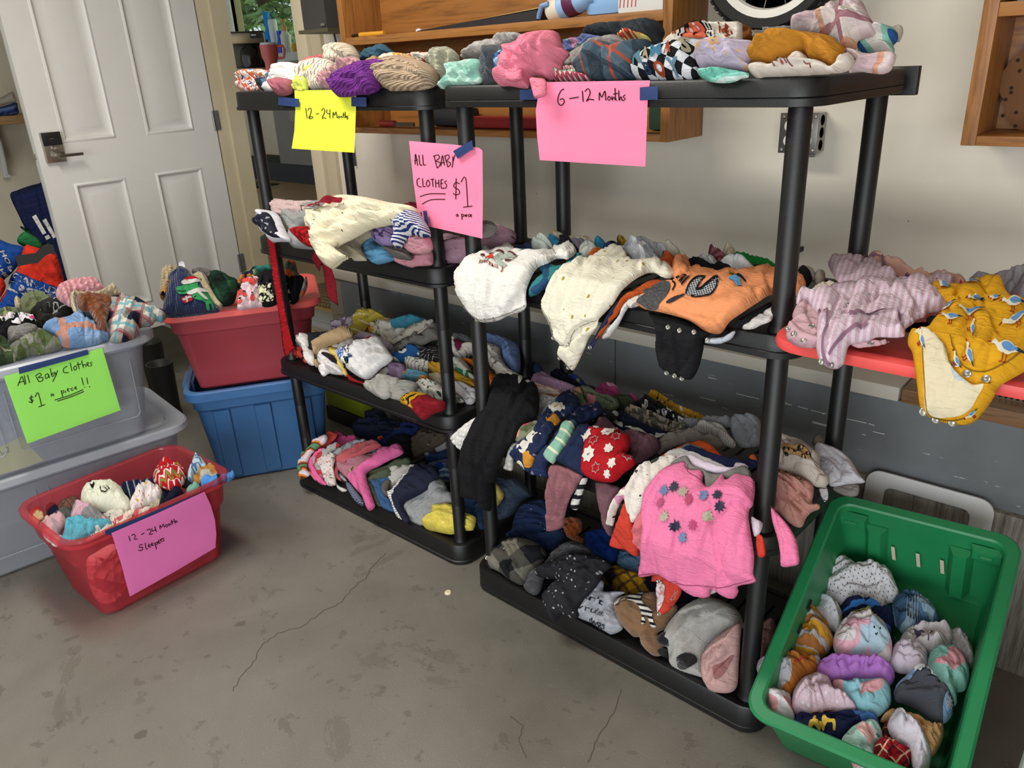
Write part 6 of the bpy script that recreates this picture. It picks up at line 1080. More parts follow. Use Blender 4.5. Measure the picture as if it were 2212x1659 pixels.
a('1003,505 1050,448 1120,408 1162,438 1222,498 1302,518 1402,538 1485,560 1480,610 1420,660 1340,700 1290,700 1275,610 1210,570 1080,555', 'baby_trousers', 'mauve brown trousers lying flat in the middle of the third shelf', 'trousers', 'plain:664650', lift=.03, T=.03, tilt=65, cre=[('1060,460 1160,520 1290,560', .007), ('1230,510 1330,580 1420,640', .008)])
a('458,152 490,128 560,158 660,173 760,188 805,210 800,255 700,245 620,230 540,195', 'baby_trousers', 'peach and white striped waistband behind the black trousers', 'trousers', 'stripe:dfd0c8;c98a72;w=.012;k=.35;r=80', **K)
a('640,430 650,238 760,248 830,243 800,320 720,400 660,450', 'baby_leggings', 'white leggings with pale dots beside the black trousers', 'leggings', 'dots:c5c1c0;dcdadb;w=.012;k=.2', lift=.02, T=.022, tilt=60)
D4_ = [(.36, .62), (.08, .605), (.0, .595), (-.05, .575), (-.075, .545), (-.088, .50), (-.092, .0)]
d = shelf('R3', FR, .531, 0, g_, None)
def drape(*p, **k): k.setdefault('prof', D4_); k.setdefault('T', .010); k.setdefault('R', .014); k.setdefault('wr', .006); k.setdefault('sc', .06); return d(*p, **k)
drape('828,262 900,193 942,183 962,250 1005,312 960,330 900,300', 'baby_leggings', 'floral green leggings waist beside the navy floral ones', 'leggings', 'floral:616b56;b85a6c;d0a07a;47503c;w=.05;k=.4', lay=-.004)
drape('455,760 400,745 410,700 450,580 512,558 472,640 465,700', 'baby_leggings', 'white dotted leggings leg hanging right of the black trousers', 'leggings', 'dots:bdb8b2;dcd9d4;w=.014;k=.2', lay=-.006)
drape('478,522 510,488 560,448 640,428 655,460 592,540 550,560 520,570 490,545', 'baby_leggings', 'pink rose print leggings cuff with ruffled hem', 'leggings', 'floral:7a8066;c9566a;d98a6a;55603f;w=.04;k=.45', lay=.008)
drape('468,652 520,578 600,518 640,438 700,368 760,298 830,238 890,233 932,290 925,345 862,385 802,425 742,505 702,585 642,665 602,765 540,725', 'baby_leggings', 'navy leggings with white and mustard flowers, left leg', 'leggings', 'floral:1e2948;d9d4c8;c98a2e;5f7f8f;8a7a96;w=.055;k=.34;l=.2', T=.014, lay=.004)
drape('608,772 640,678 720,588 780,508 850,418 920,348 1000,318 1062,313 1092,350 1065,393 1002,423 932,453 872,503 802,563 762,643 722,723 722,793 660,783', 'baby_leggings', 'navy leggings with sparse flowers, second pair beside the first', 'leggings', 'floral:1f2b4e;cfc9c0;c07a4a;4f6f8c;8a7a96;w=.07;k=.28;l=.2', T=.014, lay=.008)
drape('798,692 850,638 890,578 920,498 960,488 1062,518 1082,560 1015,570 995,640 990,720 1003,805 1080,835 1120,845 1060,830 940,775 860,733', 'baby_trousers', 'plain navy sweatpants with gathered waist next to the mint stripes', 'trousers', 'plain:1c2845', T=.016, lay=.012, cre=[('930,510 1000,530 1060,530', .005, .012), ('960,560 900,650 860,720', .005)])
drape('718,662 760,608 800,558 820,488 870,483 912,500 892,580 842,642 802,702 780,713', 'baby_leggings', 'mint green leggings with cream stripes folded over the navy ones', 'leggings', 'stripe:86b29c;d3d6b8;w=.022;k=.22;r=80', T=.012, lay=.024)
drape('58,532 90,488 170,428 250,388 320,338 345,365 302,412 222,472 182,542 150,627 100,592', 'baby_leggings', 'white dotted leggings leg flaring past the left corner of the third shelf', 'leggings', 'dots:cfccc8;e9e7e3;w=.012;k=.22', T=.012, lay=.004)
c = drape('313,232 340,178 390,156 470,158 560,178 577,210 642,218 657,300 652,402 602,424 542,484 502,564 442,644 402,744 387,824 352,835 352,1012 330,1012 298,1002 278,942 200,932 158,902 143,760 148,640 188,540 248,440 308,340', 'baby_trousers', 'black sweatpants hanging long over the left front of the third shelf', 'trousers', 'plain:141417', T=.026, R=.03, wr=.009, dirn=65, lay=.016, cre=[('560,250 480,400 400,560 330,700', .010, .02), ('330,300 450,330 570,330', .006, .02), ('300,560 290,720 285,900', .010, .02), ('640,300 560,420 470,560', .009, .02)])
decal(c, ['525,225 545,213 552,225 545,260 530,285 522,250'], 'plain:c9c6bb', 'care_tag', .004)
drape('1038,842 1080,828 1182,858 1205,890 1165,980 1152,1060 1163,1182 1152,1212 1108,1152 1078,1052 1048,932', 'baby_trousers', 'mauve brown trouser leg hanging behind the coral sleeve', 'trousers', 'plain:75515a', lay=-.004, T=.012, dirn=80)
drape('868,1002 888,930 928,850 958,798 987,810 962,882 932,972 912,1027', 'baby_leggings', 'white leggings leg with bold black stripes', 'leggings', 'stripe:d8d6d2;1d1c22;w=.026;k=.42;r=105', lay=.0)
drape('727,882 735,780 760,713 820,718 900,748 962,790 932,852 872,952 842,1062 822,1142 733,1158 728,1052', 'baby_trousers', 'dusty mauve trouser leg with ribbed cuff hanging down', 'trousers', 'plain:8f5f66', T=.016, lay=.006, dirn=80, wr=.008, cre=[('820,740 790,880 770,1050', .007, .02), ('880,760 850,900 800,1060', .006, .02), ('735,1030 780,1055 838,1060', .005, .012)])
c = drape('983,692 988,620 998,545 1060,538 1212,543 1217,575 1288,590 1283,652 1263,702 1322,720 1335,752 1263,802 1203,845 1100,835 1018,802 983,762', 'baby_shorts', 'red bloomers with white smiling maple leaves', 'shorts', 'plain:b0151f', T=.03, R=.03, lay=.024, cre=[('1005,570 1100,575 1215,578', .005, .012), ('1180,830 1240,740 1270,690', .008, .015)])
for x, y, r in ((1010, 595, 38), (1150, 600, 46), (1062, 552, 24), (1055, 715, 44), (1178, 700, 30), (1215, 775, 30), (1185, 815, 26)):
    decal(c, [[(x / 3.19 + 960 + r / 3.19 * (1 if k % 2 else .72) * math.cos(k * PI / 7), y / 3.19 + 780 + r / 3.19 * .8 * (1 if k % 2 else .72) * math.sin(k * PI / 7)) for k in range(14)]], 'plain:e0d8cd', sharp=True)
for x, y, r in ((1080, 655, 30), (1210, 640, 28), (1112, 780, 28), (1190, 555, 18), (1300, 740, 26)):
    q = [(x + r * (1 if k % 2 else .6) * math.cos(k * PI / 6), y + r * .85 * (1 if k % 2 else .6) * math.sin(k * PI / 6)) for k in range(13)]
    strokes(c, [np.array(q) / 3.19 + (960, 780)], 1.6, 'plain:ddc4bd', 'leaf_outline', .0015, sp=6)
strokes(c, ['1140,600 1148,606 1158,600', '1050,715 1057,720 1066,714'], 1.2, INK, 'smile', .003)

a = shelf('S3', FR, .531, 60, g_, None)
K = dict(T=.028, lift=.035)
a('468,65 480,18 510,8 600,68 700,128 800,168 888,210 865,232 780,232 700,200 600,140 520,100', 'baby_shorts', 'mustard yellow patterned waistband at the back of the third shelf', 'shorts', 'floral:c39226;e0d3b0;1d1a18;w=.012;k=.35', **K)
a('370,120 430,73 470,63 540,103 620,148 700,193 782,228 795,265 720,270 640,232 540,190 440,150', 'baby_shorts', 'black shorts with white flowers and leopard patch', 'shorts', 'leo:1a191c;c9c5c2;55535a;w=.02', **K)
a('295,155 360,128 430,148 520,178 600,218 700,248 745,270 725,305 640,318 560,308 460,268 400,250 340,200', 'baby_trousers', 'grey camouflage trousers with elastic waist', 'trousers', 'camo:8f8880;57564f;a3937c;3d3c38;w=.035', **K)
c = a('175,232 220,188 300,168 332,200 402,238 482,278 582,308 660,325 650,365 560,380 480,370 380,340 310,320 248,295', 'baby_trousers', 'navy trousers with white side stripes and gathered waist', 'trousers', 'plain:1b2033', **K)
decal(c, ['190,235 225,215 255,245 290,265 275,285 240,270', '305,285 360,290 460,325 560,350 620,355 615,362 540,360 440,345 350,315'], 'plain:dcd9d4', 'side_stripe')
a('695,275 740,223 820,228 900,213 1000,218 1070,225 1050,275 950,275 880,275 800,300', 'baby_shirt', 'grey cloth edge at the back middle of third shelf', 'shirt', 'plain:8c8c90', **K)
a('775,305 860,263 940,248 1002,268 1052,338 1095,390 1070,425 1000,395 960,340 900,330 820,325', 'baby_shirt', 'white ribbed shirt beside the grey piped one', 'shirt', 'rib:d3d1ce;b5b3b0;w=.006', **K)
a('1045,245 1080,208 1150,203 1222,203 1270,240 1275,390 1200,420 1130,420 1080,380 1055,310', 'baby_onesie', 'light grey onesie with mustard piping behind the post', 'onesie', 'heather:9ba0a8;85898f', lift=.03, T=.03, cre=[('1090,230 1160,270 1200,380', .008), ('1150,215 1220,260', .006)])
a('515,435 560,368 650,318 740,303 830,318 902,338 962,348 1010,405 940,435 860,405 760,385 680,405 600,435 545,470', 'baby_shirt', 'taupe grey shirt neckline above the orange one', 'shirt', 'plain:6f6761', **K)
F3 = [(.34, .68), (.12, .66), (.0, .635), (-.06, .60), (-.10, .56), (-.125, .50), (-.13, -.1)]
d = shelf('S3', FR, .531, 0, g_, None)
def drape(*p, **k): k.setdefault('prof', F3); k.setdefault('T', .010); k.setdefault('R', .014); k.setdefault('wr', .006); k.setdefault('sc', .07); return d(*p, **k)
drape('468,525 500,468 560,428 640,378 740,343 830,328 902,348 962,398 995,445 900,440 820,410 720,400 640,440 580,470 540,500', 'baby_shirt', 'orange shirt neckline in the stack of tops', 'shirt', 'plain:c2511d', lay=-.022)
drape('638,415 720,363 800,368 882,398 982,458 1102,468 1145,480 1082,490 960,490 860,450 760,410', 'baby_shirt', 'grey shirt neckline between orange and navy', 'shirt', 'plain:77797c', lay=-.018)
drape('1180,450 1250,438 1250,510 1195,500', 'baby_shirt', 'orange cloth scrap left of the big front post', 'shirt', 'plain:c4602a', lay=-.018)
drape('688,413 760,383 840,398 920,438 1022,468 1132,478 1182,448 1250,448 1250,525 1130,545 1020,545 920,510 840,460 770,430', 'baby_shirt', 'navy blue shirt neckline in the stack of tops', 'shirt', 'plain:1b2144', lay=-.014)
drape('568,475 600,428 680,403 742,418 842,458 942,498 1030,545 960,545 860,510 760,490 680,500 620,515', 'baby_shirt', 'white shirt neckline with stitched collar', 'shirt', 'plain:d9d7d6', lay=-.010)
drape('183,1115 215,1000 260,880 300,778 332,880 347,962 392,1162 372,1207 300,1162 240,1152', 'baby_shirt', 'coral red sleeve hanging left of the pink flower tee', 'shirt', 'plain:c8402f', lay=-.006)
drape('328,1085 360,960 420,828 450,758 475,800 470,900 455,1000 445,1175 380,1145', 'baby_shirt', 'salmon pink sleeve beside the flower tee', 'shirt', 'plain:d5727a', lay=-.003)
c = drape('163,965 180,900 200,828 250,738 320,678 370,598 410,548 480,508 560,478 665,478 650,545 605,590 525,650 475,730 445,810 405,890 352,962 318,882 290,790 240,870 210,982 185,978', 'baby_shirt', 'white shirt with pink dandelions and dark leaf sprigs', 'shirt', 'floral:e0d8cf;c98aa6;c98aa6;3f4038;w=.055;k=.26;l=.19', lay=-.002, cre=[('480,520 400,640 340,800 330,900', .006), ('250,750 230,860 200,960', .006)])
drape('628,535 700,478 780,478 860,518 960,553 1062,568 1100,525 1185,560 1120,590 1020,612 900,602 800,575 720,510 660,560', 'baby_onesie', 'white neckline with lilac pink trim under the grey collar', 'onesie', 'plain:d8c9d6', lay=.0)
drape('618,565 680,518 750,498 792,556 852,588 952,618 1052,598 1132,568 1182,578 1205,640 1140,670 1060,665 1000,660 920,725 880,715 860,630 790,620 700,600', 'baby_shirt', 'grey tee collar inside the pink flower tee', 'shirt', 'heather:85857f;6f6f69', lay=.004)
c = drape('1198,912 1240,930 1282,958 1272,1012 1242,1052 1213,1042', 'baby_onesie', 'white rolled sleeve with pink edge beside the front post', 'onesie', 'plain:d9ccd8', lay=-.004, T=.014)
drape('1233,1042 1280,1058 1297,1192 1240,1197', 'baby_shirt', 'red sleeve end in front of the post collar', 'shirt', 'plain:d2412f', lay=-.006)
drape('690,1392 800,1420 920,1425 990,1400 985,1430 920,1478 840,1480 770,1450', 'baby_onesie', 'white onesie hem below the pink flower tee', 'onesie', 'plain:d4d0d4', lay=-.008)
c = drape('488,1332 550,1323 620,1348 692,1388 692,1472 652,1542 602,1602 560,1625 528,1592 523,1480 518,1392 488,1387', 'baby_onesie', 'coral onesie with snaps hanging below the pink flower tee', 'onesie', 'plain:cf4337', lay=-.006, T=.014)
decal(c, ['525,1398 600,1383 607,1422 572,1542 542,1592 528,1542'], 'scribble:ded3d3;c98a8f;w=.02;k=.03;g=.2', 'lining'); snaps(c, '548,1372 556,1605'); text(c, 'OK', (640, 1500), (30, -70), (20, 10), 'plain:e6dcd6')
c = drape('578,602 650,568 740,553 762,600 862,613 867,692 922,722 1002,638 1032,680 1092,643 1152,648 1232,688 1228,842 1202,882 1197,942 1212,1022 1242,1202 1238,1312 1252,1372 1132,1402 1132,1442 1092,1492 1002,1452 942,1422 922,1478 842,1478 770,1442 690,1382 560,1322 433,1328 438,1180 448,1000 438,920 448,760 498,680', 'baby_shirt', 'pink long sleeved tee with tufted flowers in a heart, hanging in front', 'shirt', 'heather:ef86ae;e573a0;s=500', T=.020, R=.03, wr=.006, dirn=80, sc=.11, lay=.012, cre=[('1220,850 1100,800 980,780 900,790', .006, .03), ('1210,860 1100,860 960,960 900,1100', .007, .03), ('560,780 540,1000 520,1250', .006, .03), ('700,1000 720,1200 700,1340', .006, .04), ('960,1000 1000,1200 1080,1340', .006, .04), ('1010,1450 1000,1330 1040,1200', .006, .03), ('600,590 560,700 480,830', .007, .03)])
strokes(c, ['440,1305 560,1300 700,1350 900,1385 1100,1380 1245,1345', '585,612 740,565 770,640 860,690'], 1.2, 'plain:d9659a', 'hem_stitch', .001)
for x, y, cc in ((612, 757, '6f92c4'), (686, 742, '222845'), (755, 777, 'd9c3b0'), (588, 832, 'e0518f'), (800, 830, 'dd4a78'), (903, 812, '7f9cc6'), (997, 812, '222845'), (1018, 882, '232a4a'), (635, 917, 'dcd0b4'), (942, 940, 'd9d0b6'), (710, 980, '20264a'), (840, 985, 'e04a8a'), (768, 1052, '7a9fd0')):
    rr = random.Random(x); q = [(x + (42 if k % 2 else 25) * rr.uniform(.75, 1.15) * math.cos(k * PI / 9), y + (40 if k % 2 else 24) * rr.uniform(.75, 1.15) * math.sin(k * PI / 9)) for k in range(18)]
    decal(c, [np.array(q) / 3.3188 + (1260, 840)], 'fuzz:%s;s=500' % cc, 'tufted_flower', .003, sharp=True, sp=2)
c = drape('1348,850 1365,868 1422,928 1482,998 1532,1088 1552,1180 1552,1252 1500,1272 1430,1270 1418,1180 1398,1080 1358,950', 'baby_shirt', 'pink sleeve hanging right of the big front post', 'shirt', 'heather:ef86ae;e573a0;s=500', T=.018, R=.022, lay=.006, dirn=70, cre=[('1400,960 1450,1100 1470,1250', .005)])
a = shelf('S3', FR, .531, 52, g_, None)
a('1640,392 1660,348 1712,328 1725,385 1680,420', 'baby_shirt', 'taupe scrap against the back right post', 'shirt', 'plain:6f665e', lift=.06, T=.025)
a('1780,705 1960,678 1968,762 1880,768', 'baby_shirt', 'grey cloth hem under the sheer white skirt', 'shirt', 'plain:8c8580', lift=-.02, T=.012, tilt=40)
a('1655,445 1680,388 1762,408 1852,448 1922,518 1982,618 2018,670 1902,683 1780,700 1745,650 1695,560', 'baby_skirt', 'white flared skirt spreading past the right end of the third shelf', 'skirt', 'plain:cfcdd4', lift=.01, T=.018, R=.02, wr=.008, dirn=-40, cre=[('1740,440 1850,540 1960,660', .007, .02), ('1700,500 1800,600 1870,680', .007, .02), ('1760,420 1880,510', .006, .02)])
c = a('1395,340 1480,345 1560,368 1642,428 1692,478 1702,560 1762,640 1745,695 1680,705 1600,665 1500,615 1395,565', 'baby_blouse', 'cream gauze top with leopard bow', 'top', 'plain:c6bbb0', lift=.06, T=.03, cre=[('1450,360 1560,400 1640,480', .008), ('1420,530 1550,560 1700,590', .007)])
c2 = a('1428,432 1480,418 1522,428 1572,418 1622,458 1643,502 1602,523 1550,503 1500,493 1460,503', 'hair_bow', 'leopard print knotted bow on the cream top', 'bow', 'leo:a58455;1d1a1c;c9a374;w=.012', lift=.115, T=.018, lay=.014)
c = a('1360,620 1400,598 1450,598 1560,638 1642,688 1652,742 1642,820 1692,828 1692,862 1640,884 1600,924 1560,994 1480,964 1400,884 1355,845', 'baby_dress', 'blush pink dress with leopard trim at the right end of the third shelf', 'dress', 'plain:c58f84', lift=.0, T=.032, tilt=48, cre=[('1400,640 1500,700 1620,760', .005, .02), ('1520,700 1560,800 1580,900', .008, .02), ('1460,690 1480,820 1520,940', .007, .02), ('1560,720 1610,800 1640,870', .006, .02)])
decal(c, ['1375,610 1400,592 1440,602 1520,640 1600,682 1612,690 1560,690 1480,640 1420,625 1385,640'], 'leo:a58455;1d1a1c;c9a374;w=.012', 'leopard_trim', .003)
a('1688,712 1742,700 1757,770 1742,807 1718,802', 'size_tag', 'white printed tag hanging off the blush dress', 'tag', 'scribble:d6d4d6;55565c;w=.02;k=.04;g=.3', lift=0, T=.004, tilt=20)

g_ = 'baby clothes on the bottom right shelf'
a = shelf('R4', FR, .0745, 46, g_, None)
K = dict(T=.035, lift=.03)
a('355,832 370,788 450,818 522,818 582,888 595,932 540,962 480,1042 420,1082 358,1074', 'baby_jeans', 'pair of grey blue jeans behind the smooth corner post', 'jeans', 'heather:3c4a5c;2c3848;s=400', crop='R3', lift=.05, T=.04, cre=[('430,840 480,900 440,1040', .01, .02), ('500,830 520,900 500,960', .01, .015)])
a('345,830 380,848 430,918 433,952 392,1012 358,1050', 'baby_shorts', 'pale yellow cloth fold hanging beside the grey blue jeans', 'shorts', 'plain:b39f55', crop='R3', lift=.07, T=.02, lay=.02)
a('640,112 660,68 720,56 768,80 768,150 745,185 785,212 778,238 700,215 650,175', 'baby_sweater', 'rust orange knit sweater behind the speckled navy one', 'sweater', 'knit:a34e16;w=.01;h=.007', lift=.07, T=.035)
a('555,-40 560,-70 620,-110 670,-110 680,-60 640,-30', 'baby_sweater', 'rust orange knit cuff above the speckled navy sweater', 'sweater', 'knit:a34e16;w=.008;h=.006', lift=.2, T=.03)
a('238,185 290,148 330,30 400,-42 520,-65 565,0 565,130 642,128 665,182 645,215 592,295 550,305 450,258 380,208 300,208', 'baby_sweater', 'navy knit sweater flecked with white on the bottom shelf', 'sweater', 'dots:1b2b4c;b9bcc2;w=.014;k=.08;j=1', lift=.03, T=.05, cre=[('420,-30 400,80 440,200', .006), ('560,140 500,180 480,260', .008)])
a('803,275 810,178 850,158 920,138 972,168 1002,260 1035,292 995,378 920,348 850,318', 'baby_shirt', 'royal blue shirt behind the snowflake leggings', 'shirt', 'plain:173a8c', lift=.04, T=.04, cre=[('850,170 900,240 980,300', .01), ('830,250 900,300 970,360', .009)])
a('1025,375 1045,288 1100,283 1215,308 1220,450 1150,458 1060,428', 'baby_jeans', 'light blue denim shirt under the pink flower tee', 'shirt', 'heather:5d7f9e;4d6d8a', **K)
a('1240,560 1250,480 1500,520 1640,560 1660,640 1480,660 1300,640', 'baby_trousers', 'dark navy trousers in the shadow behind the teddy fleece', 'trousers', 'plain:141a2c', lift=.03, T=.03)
a('375,565 400,498 440,438 520,378 580,298 660,238 740,228 832,278 845,315 780,330 700,345 620,385 540,435 505,490 480,570 440,605', 'baby_shirt', 'grey sweatshirt folded beside the dark plaid', 'shirt', 'heather:5a5a5e;4b4b4f', T=.04, lift=.01, cre=[('400,520 500,440 620,340 780,300', .009), ('390,560 440,530 480,500', .008, .015)])
c = a('128,405 140,338 200,268 280,218 350,203 440,228 502,278 522,322 492,375 432,425 392,495 352,534 280,508 195,445', 'baby_shirt', 'grey black buffalo plaid shirt with snaps at the shelf corner', 'shirt', 'buffalo:7a776a;1b1c22;w=.085;r=35', T=.055, cre=[('180,360 260,300 340,270', .009), ('220,450 300,400 400,330', .008), ('380,260 330,380 300,500', .008), ('440,260 400,380 370,480', .007)])
snaps(c, '150,365 272,300', 1.4)
a('923,505 935,438 1000,398 1080,418 1182,458 1252,528 1265,580 1180,598 1110,610 1040,590 960,545', 'baby_shirt', 'yellow and navy plaid shirt folded on the bottom shelf', 'shirt', 'plaid:cf9c1c;24262e;1d2236;4d2a1e;w=.085;r=30', T=.035, lift=.01, cre=[('960,460 1060,470 1200,530', .006)])
a('508,625 560,558 620,508 560,498 488,485 458,452 540,388 640,338 740,313 860,324 962,368 988,412 935,455 905,520 855,585 795,645 762,705 755,768 680,765 640,750 592,803 558,765', 'baby_leggings', 'charcoal leggings with white snowflakes bent over the shelf edge', 'leggings', 'dots:26262b;a9a8a6;w=.014;k=.2;j=.6', T=.035, lift=.0, lay=.01, cre=[('640,500 760,430 900,400', .008, .03), ('600,620 720,560 860,470', .006), ('560,490 680,420 800,370', .006)])
c = a('718,735 760,648 830,598 880,508 912,493 943,520 943,582 1032,580 1095,592 1030,628 1018,690 1043,765 1075,843 1000,884 948,862 850,804 778,774', 'baby_shirt', 'light grey shirt with lowercase rules slogan', 'shirt', 'heather:aeb0ba;9a9ca6', T=.035, lay=.014, tilt=40, cre=[('840,610 900,580 940,600', .007), ('1000,640 1020,740 1060,830', .006)])
for t, o_, r_, u_ in (("don't", (812, 628), (150, 62), (20, -40)), ('ollow rules.', (722, 690), (262, 80), (18, -40)), ('dogs', (862, 808), (112, 48), (18, -44))): text(c, t, o_, r_, u_, 'plain:2e3038')
c = a('1003,685 1018,628 1090,603 1230,588 1292,588 1332,698 1420,668 1443,700 1403,762 1373,832 1303,874 1343,952 1338,1022 1270,1028 1198,962 1178,902 1130,894 1060,824 1028,774', 'baby_fleece', 'brown teddy fleece with zebra applique', 'fleece', 'fuzz:8f6b4a;s=140', T=.045, tilt=42, wr=.01, cre=[('1190,900 1260,870 1330,850', .01, .02)])
decal(c, ['1128,650 1150,612 1228,598 1232,640 1262,690 1315,740 1312,775 1325,830 1310,842 1292,838 1290,780 1270,775 1268,812 1245,828 1240,815 1252,765 1225,700 1180,665'], 'stripe:dcd9d2;1c1b20;w=.013;k=.45;r=75', 'zebra_applique', .004)
decal(c, ['1045,680 1060,655 1110,642 1125,655 1075,672 1062,700'], 'stripe:d3cbb9;1c1b20;w=.012;k=.3;r=20', 'zebra_leg', .004)
c = a('1358,855 1420,758 1500,678 1600,623 1680,618 1770,648 1852,698 1893,760 1905,835 1800,870 1720,930 1660,1000 1640,1085 1650,1180 1560,1170 1450,1133 1398,1082 1385,985 1335,950', 'hooded_towel', 'white plush hooded towel with panda face', 'towel', 'fuzz:d3d0ca;s=350', T=.07, R=.08, tilt=38, wr=.014, sc=.07, cre=[('1420,800 1480,740 1640,700', .009, .03), ('1500,920 1580,840 1720,760', .010, .03), ('1560,1000 1640,900 1780,820', .009, .03), ('1440,1000 1500,960 1560,960', .006, .03)])
decal(c, ['1488,1112 1510,1058 1570,1022 1612,1038 1617,1082 1572,1122 1520,1133'], 'fuzz:17161a', 'eye_patch', .004); decal(c, ['1353,990 1380,984 1400,1018 1402,1047 1370,1037'], 'fuzz:17161a', 'eye_patch', .004)
strokes(c, ['1503,1092 1512,1078 1526,1080'], 1.6, 'plain:c9c9c9', 'eye_glint', .006)
a('1298,922 1328,868 1382,868 1388,952 1340,962', 'ear', '', '', 'fuzz:17161a', T=.02, lift=.05, tilt=30, parent=c.o)
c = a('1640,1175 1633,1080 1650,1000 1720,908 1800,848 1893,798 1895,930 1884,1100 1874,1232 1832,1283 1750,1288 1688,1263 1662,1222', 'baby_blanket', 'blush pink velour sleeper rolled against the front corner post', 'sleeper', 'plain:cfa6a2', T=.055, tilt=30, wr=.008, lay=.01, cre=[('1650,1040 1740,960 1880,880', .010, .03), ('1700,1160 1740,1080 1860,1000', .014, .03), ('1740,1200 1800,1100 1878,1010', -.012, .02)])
decal(c, ['1742,1100 1800,1072 1868,1018 1872,1040 1828,1140 1792,1176 1762,1160'], 'plain:a3706e', 'hollow_shade', .001)  # darker pink patch paints the shade inside the roll's hollow
a('2022,880 2060,788 2122,768 2130,900 2060,1020 2030,1180', 'baby_blanket', 'blush pink cloth at the right end behind the corner post', 'blanket', 'plain:b98d8a', T=.03, lift=.02)
# ================================================================== clothes beside the shelving: red lid, green bin, totes
lz_ = .985
LIDM = plain('lid_red', 'e0504c', .4)
m = MB(); m.loft([[(x, y, z) for x, y in rrect(-.525 - k, 1.255 - k, .42 + k, 1.70 + k, .06)] for k, z in ((-.03, .975), (0, .968), (.002, .968), (.004, .976), (.002, .986), (-.006, .990), (-.016, .990), (-.024, .983), (-.2, .983))], True, True)
o = m.build('tote_cover', LIDM); o['label'] = 'red plastic tote lid reaching from the right shelving over the wooden sill'; o['category'] = 'lid'
g_ = 'onesies on the red lid'
a = shelf('LD', FW, lz_, 70, g_, None); K = dict(T=.022, lift=.02)
a('235,195 300,172 390,178 415,235 390,262 300,240', 'baby_onesie', 'cream cloth heap behind the black scrap next to the post', 'onesie', 'heather:b5ab9c;9c9284', lift=.04, T=.025)
a('390,270 400,220 440,195 490,200 480,300 440,330', 'baby_onesie', 'pale grey printed onesie left of the striped pink one', 'onesie', 'heather:b9ae9e;a59a8b', lift=.03, T=.02)
a('235,225 300,203 352,213 380,247 362,292 320,325 288,335 255,280', 'baby_onesie', 'black onesie scrap between the post and the pink stack', 'onesie', 'plain:15151a', lift=.03, T=.03)
a('330,425 400,368 480,343 560,330 650,380 600,415 480,445 400,475 340,460', 'baby_onesie', 'white and cream onesie edge at the left of the pink stack', 'onesie', 'patch:ddd2c0;dcdadd;w=.05', **K)
c = a('716,148 780,108 862,113 952,103 1022,118 1062,148 1090,128 1162,128 1222,178 1282,228 1372,248 1442,203 1522,208 1602,238 1702,283 1720,365 1640,360 1540,340 1400,330 1200,320 1000,260 860,190', 'baby_onesie', 'peach onesies under the striped pink one at the back of the lid', 'onesie', 'plain:dcae9c', lift=.03, T=.03, cre=[('960,170 1010,240 1100,290 1220,310 1340,280', .009, .015), ('1080,150 1180,180 1270,250', .008, .015), ('760,130 880,140 960,150', .006)])
a('1700,345 1718,290 1800,243 1882,258 1962,263 2052,258 2122,268 2212,258 2330,300 2330,560 2182,535 2102,475 2042,405 1992,355 1902,350 1782,355', 'baby_leggings', 'grey leggings with small pink hearts right of the pink stack', 'leggings', 'dots:8f8b8f;d9737f;w=.022;k=.17;j=.5', lift=.02, T=.035, cre=[('1760,300 1900,300 2050,340', .008), ('2050,280 2110,360 2200,420', .01)])
P1 = [(.7, 1.03), (.18, 1.03), (.08, 1.02), (.0, 1.008), (-.02, .998), (-.03, .975), (-.033, .93), (-.034, .3)]
P1 = [(1.262 + y, z) for y, z in P1]
def drape(*p, **k): k.setdefault('prof', P1); k.setdefault('T', .010); k.setdefault('R', .014); k.setdefault('wr', .007); k.setdefault('sc', .06); return a(*p, **k)
c = drape('155,722 175,668 210,638 208,560 240,518 260,520 330,500 420,560 500,640 560,700 700,760 900,790 1050,800 1000,822 860,845 760,850 640,800 430,845 350,852 270,842 200,812 160,772', 'baby_onesie', 'pink onesie with snap row lowest in the pink stack', 'onesie', 'plain:cfa8b0', lay=.002, T=.014, cre=[('210,700 290,750 420,790', .007, .012), ('320,520 320,640 430,760', .006, .012)])
snaps(c, '187,748 245,782 328,817 378,730 885,838 440,780')
c = drape('238,520 240,448 280,423 330,428 400,470 520,400 640,395 720,350 600,330 555,270 515,190 520,143 620,148 700,143 790,148 842,168 880,185 930,190 985,240 1042,300 1120,345 1222,370 1340,330 1400,300 1480,290 1520,270 1570,330 1642,362 1560,378 1440,370 1380,382 1400,420 1500,502 1562,575 1470,585 1380,600 1340,640 1270,660 1250,692 1182,742 1172,802 1102,808 960,802 862,832 722,852 692,902 672,982 620,1024 560,1022 488,982 448,922 423,842 420,720 425,655 500,650 400,600 330,510 260,530', 'baby_onesie', 'pink and white striped onesie lying spread on the red lid', 'onesie', 'stripe:dccbd6;cfaebd;w=.010;k=.5;r=12', T=.018, R=.022, wr=.010, lay=.012,
      cre=[('340,510 450,600 500,650 620,640 690,600', .009, .015), ('690,710 820,690 1000,670 1110,660 1150,740', .010, .015), ('560,860 600,760 680,650', .008, .015), ('700,380 850,400 1000,400 1200,380', .007, .03), ('800,190 900,200 990,290 1100,370 1240,390', .008, .012), ('640,390 700,320 810,210', .006, .02), ('700,560 900,520 1100,420 1300,400', .008, .03), ('1370,450 1420,540 1520,560', .008, .015), ('840,600 1000,520 1150,440', .007, .02)])
strokes(c, ['795,215 880,165 960,170 1000,250 1080,330 1220,390 1330,340', '425,655 500,655 520,900 600,1000', '580,930 690,820 850,780', '695,735 900,685 1100,655 1130,720'], 5, 'heather:c79ab4;b98aa5', 'binding', .003); snaps(c, '688,595 515,962 597,985')
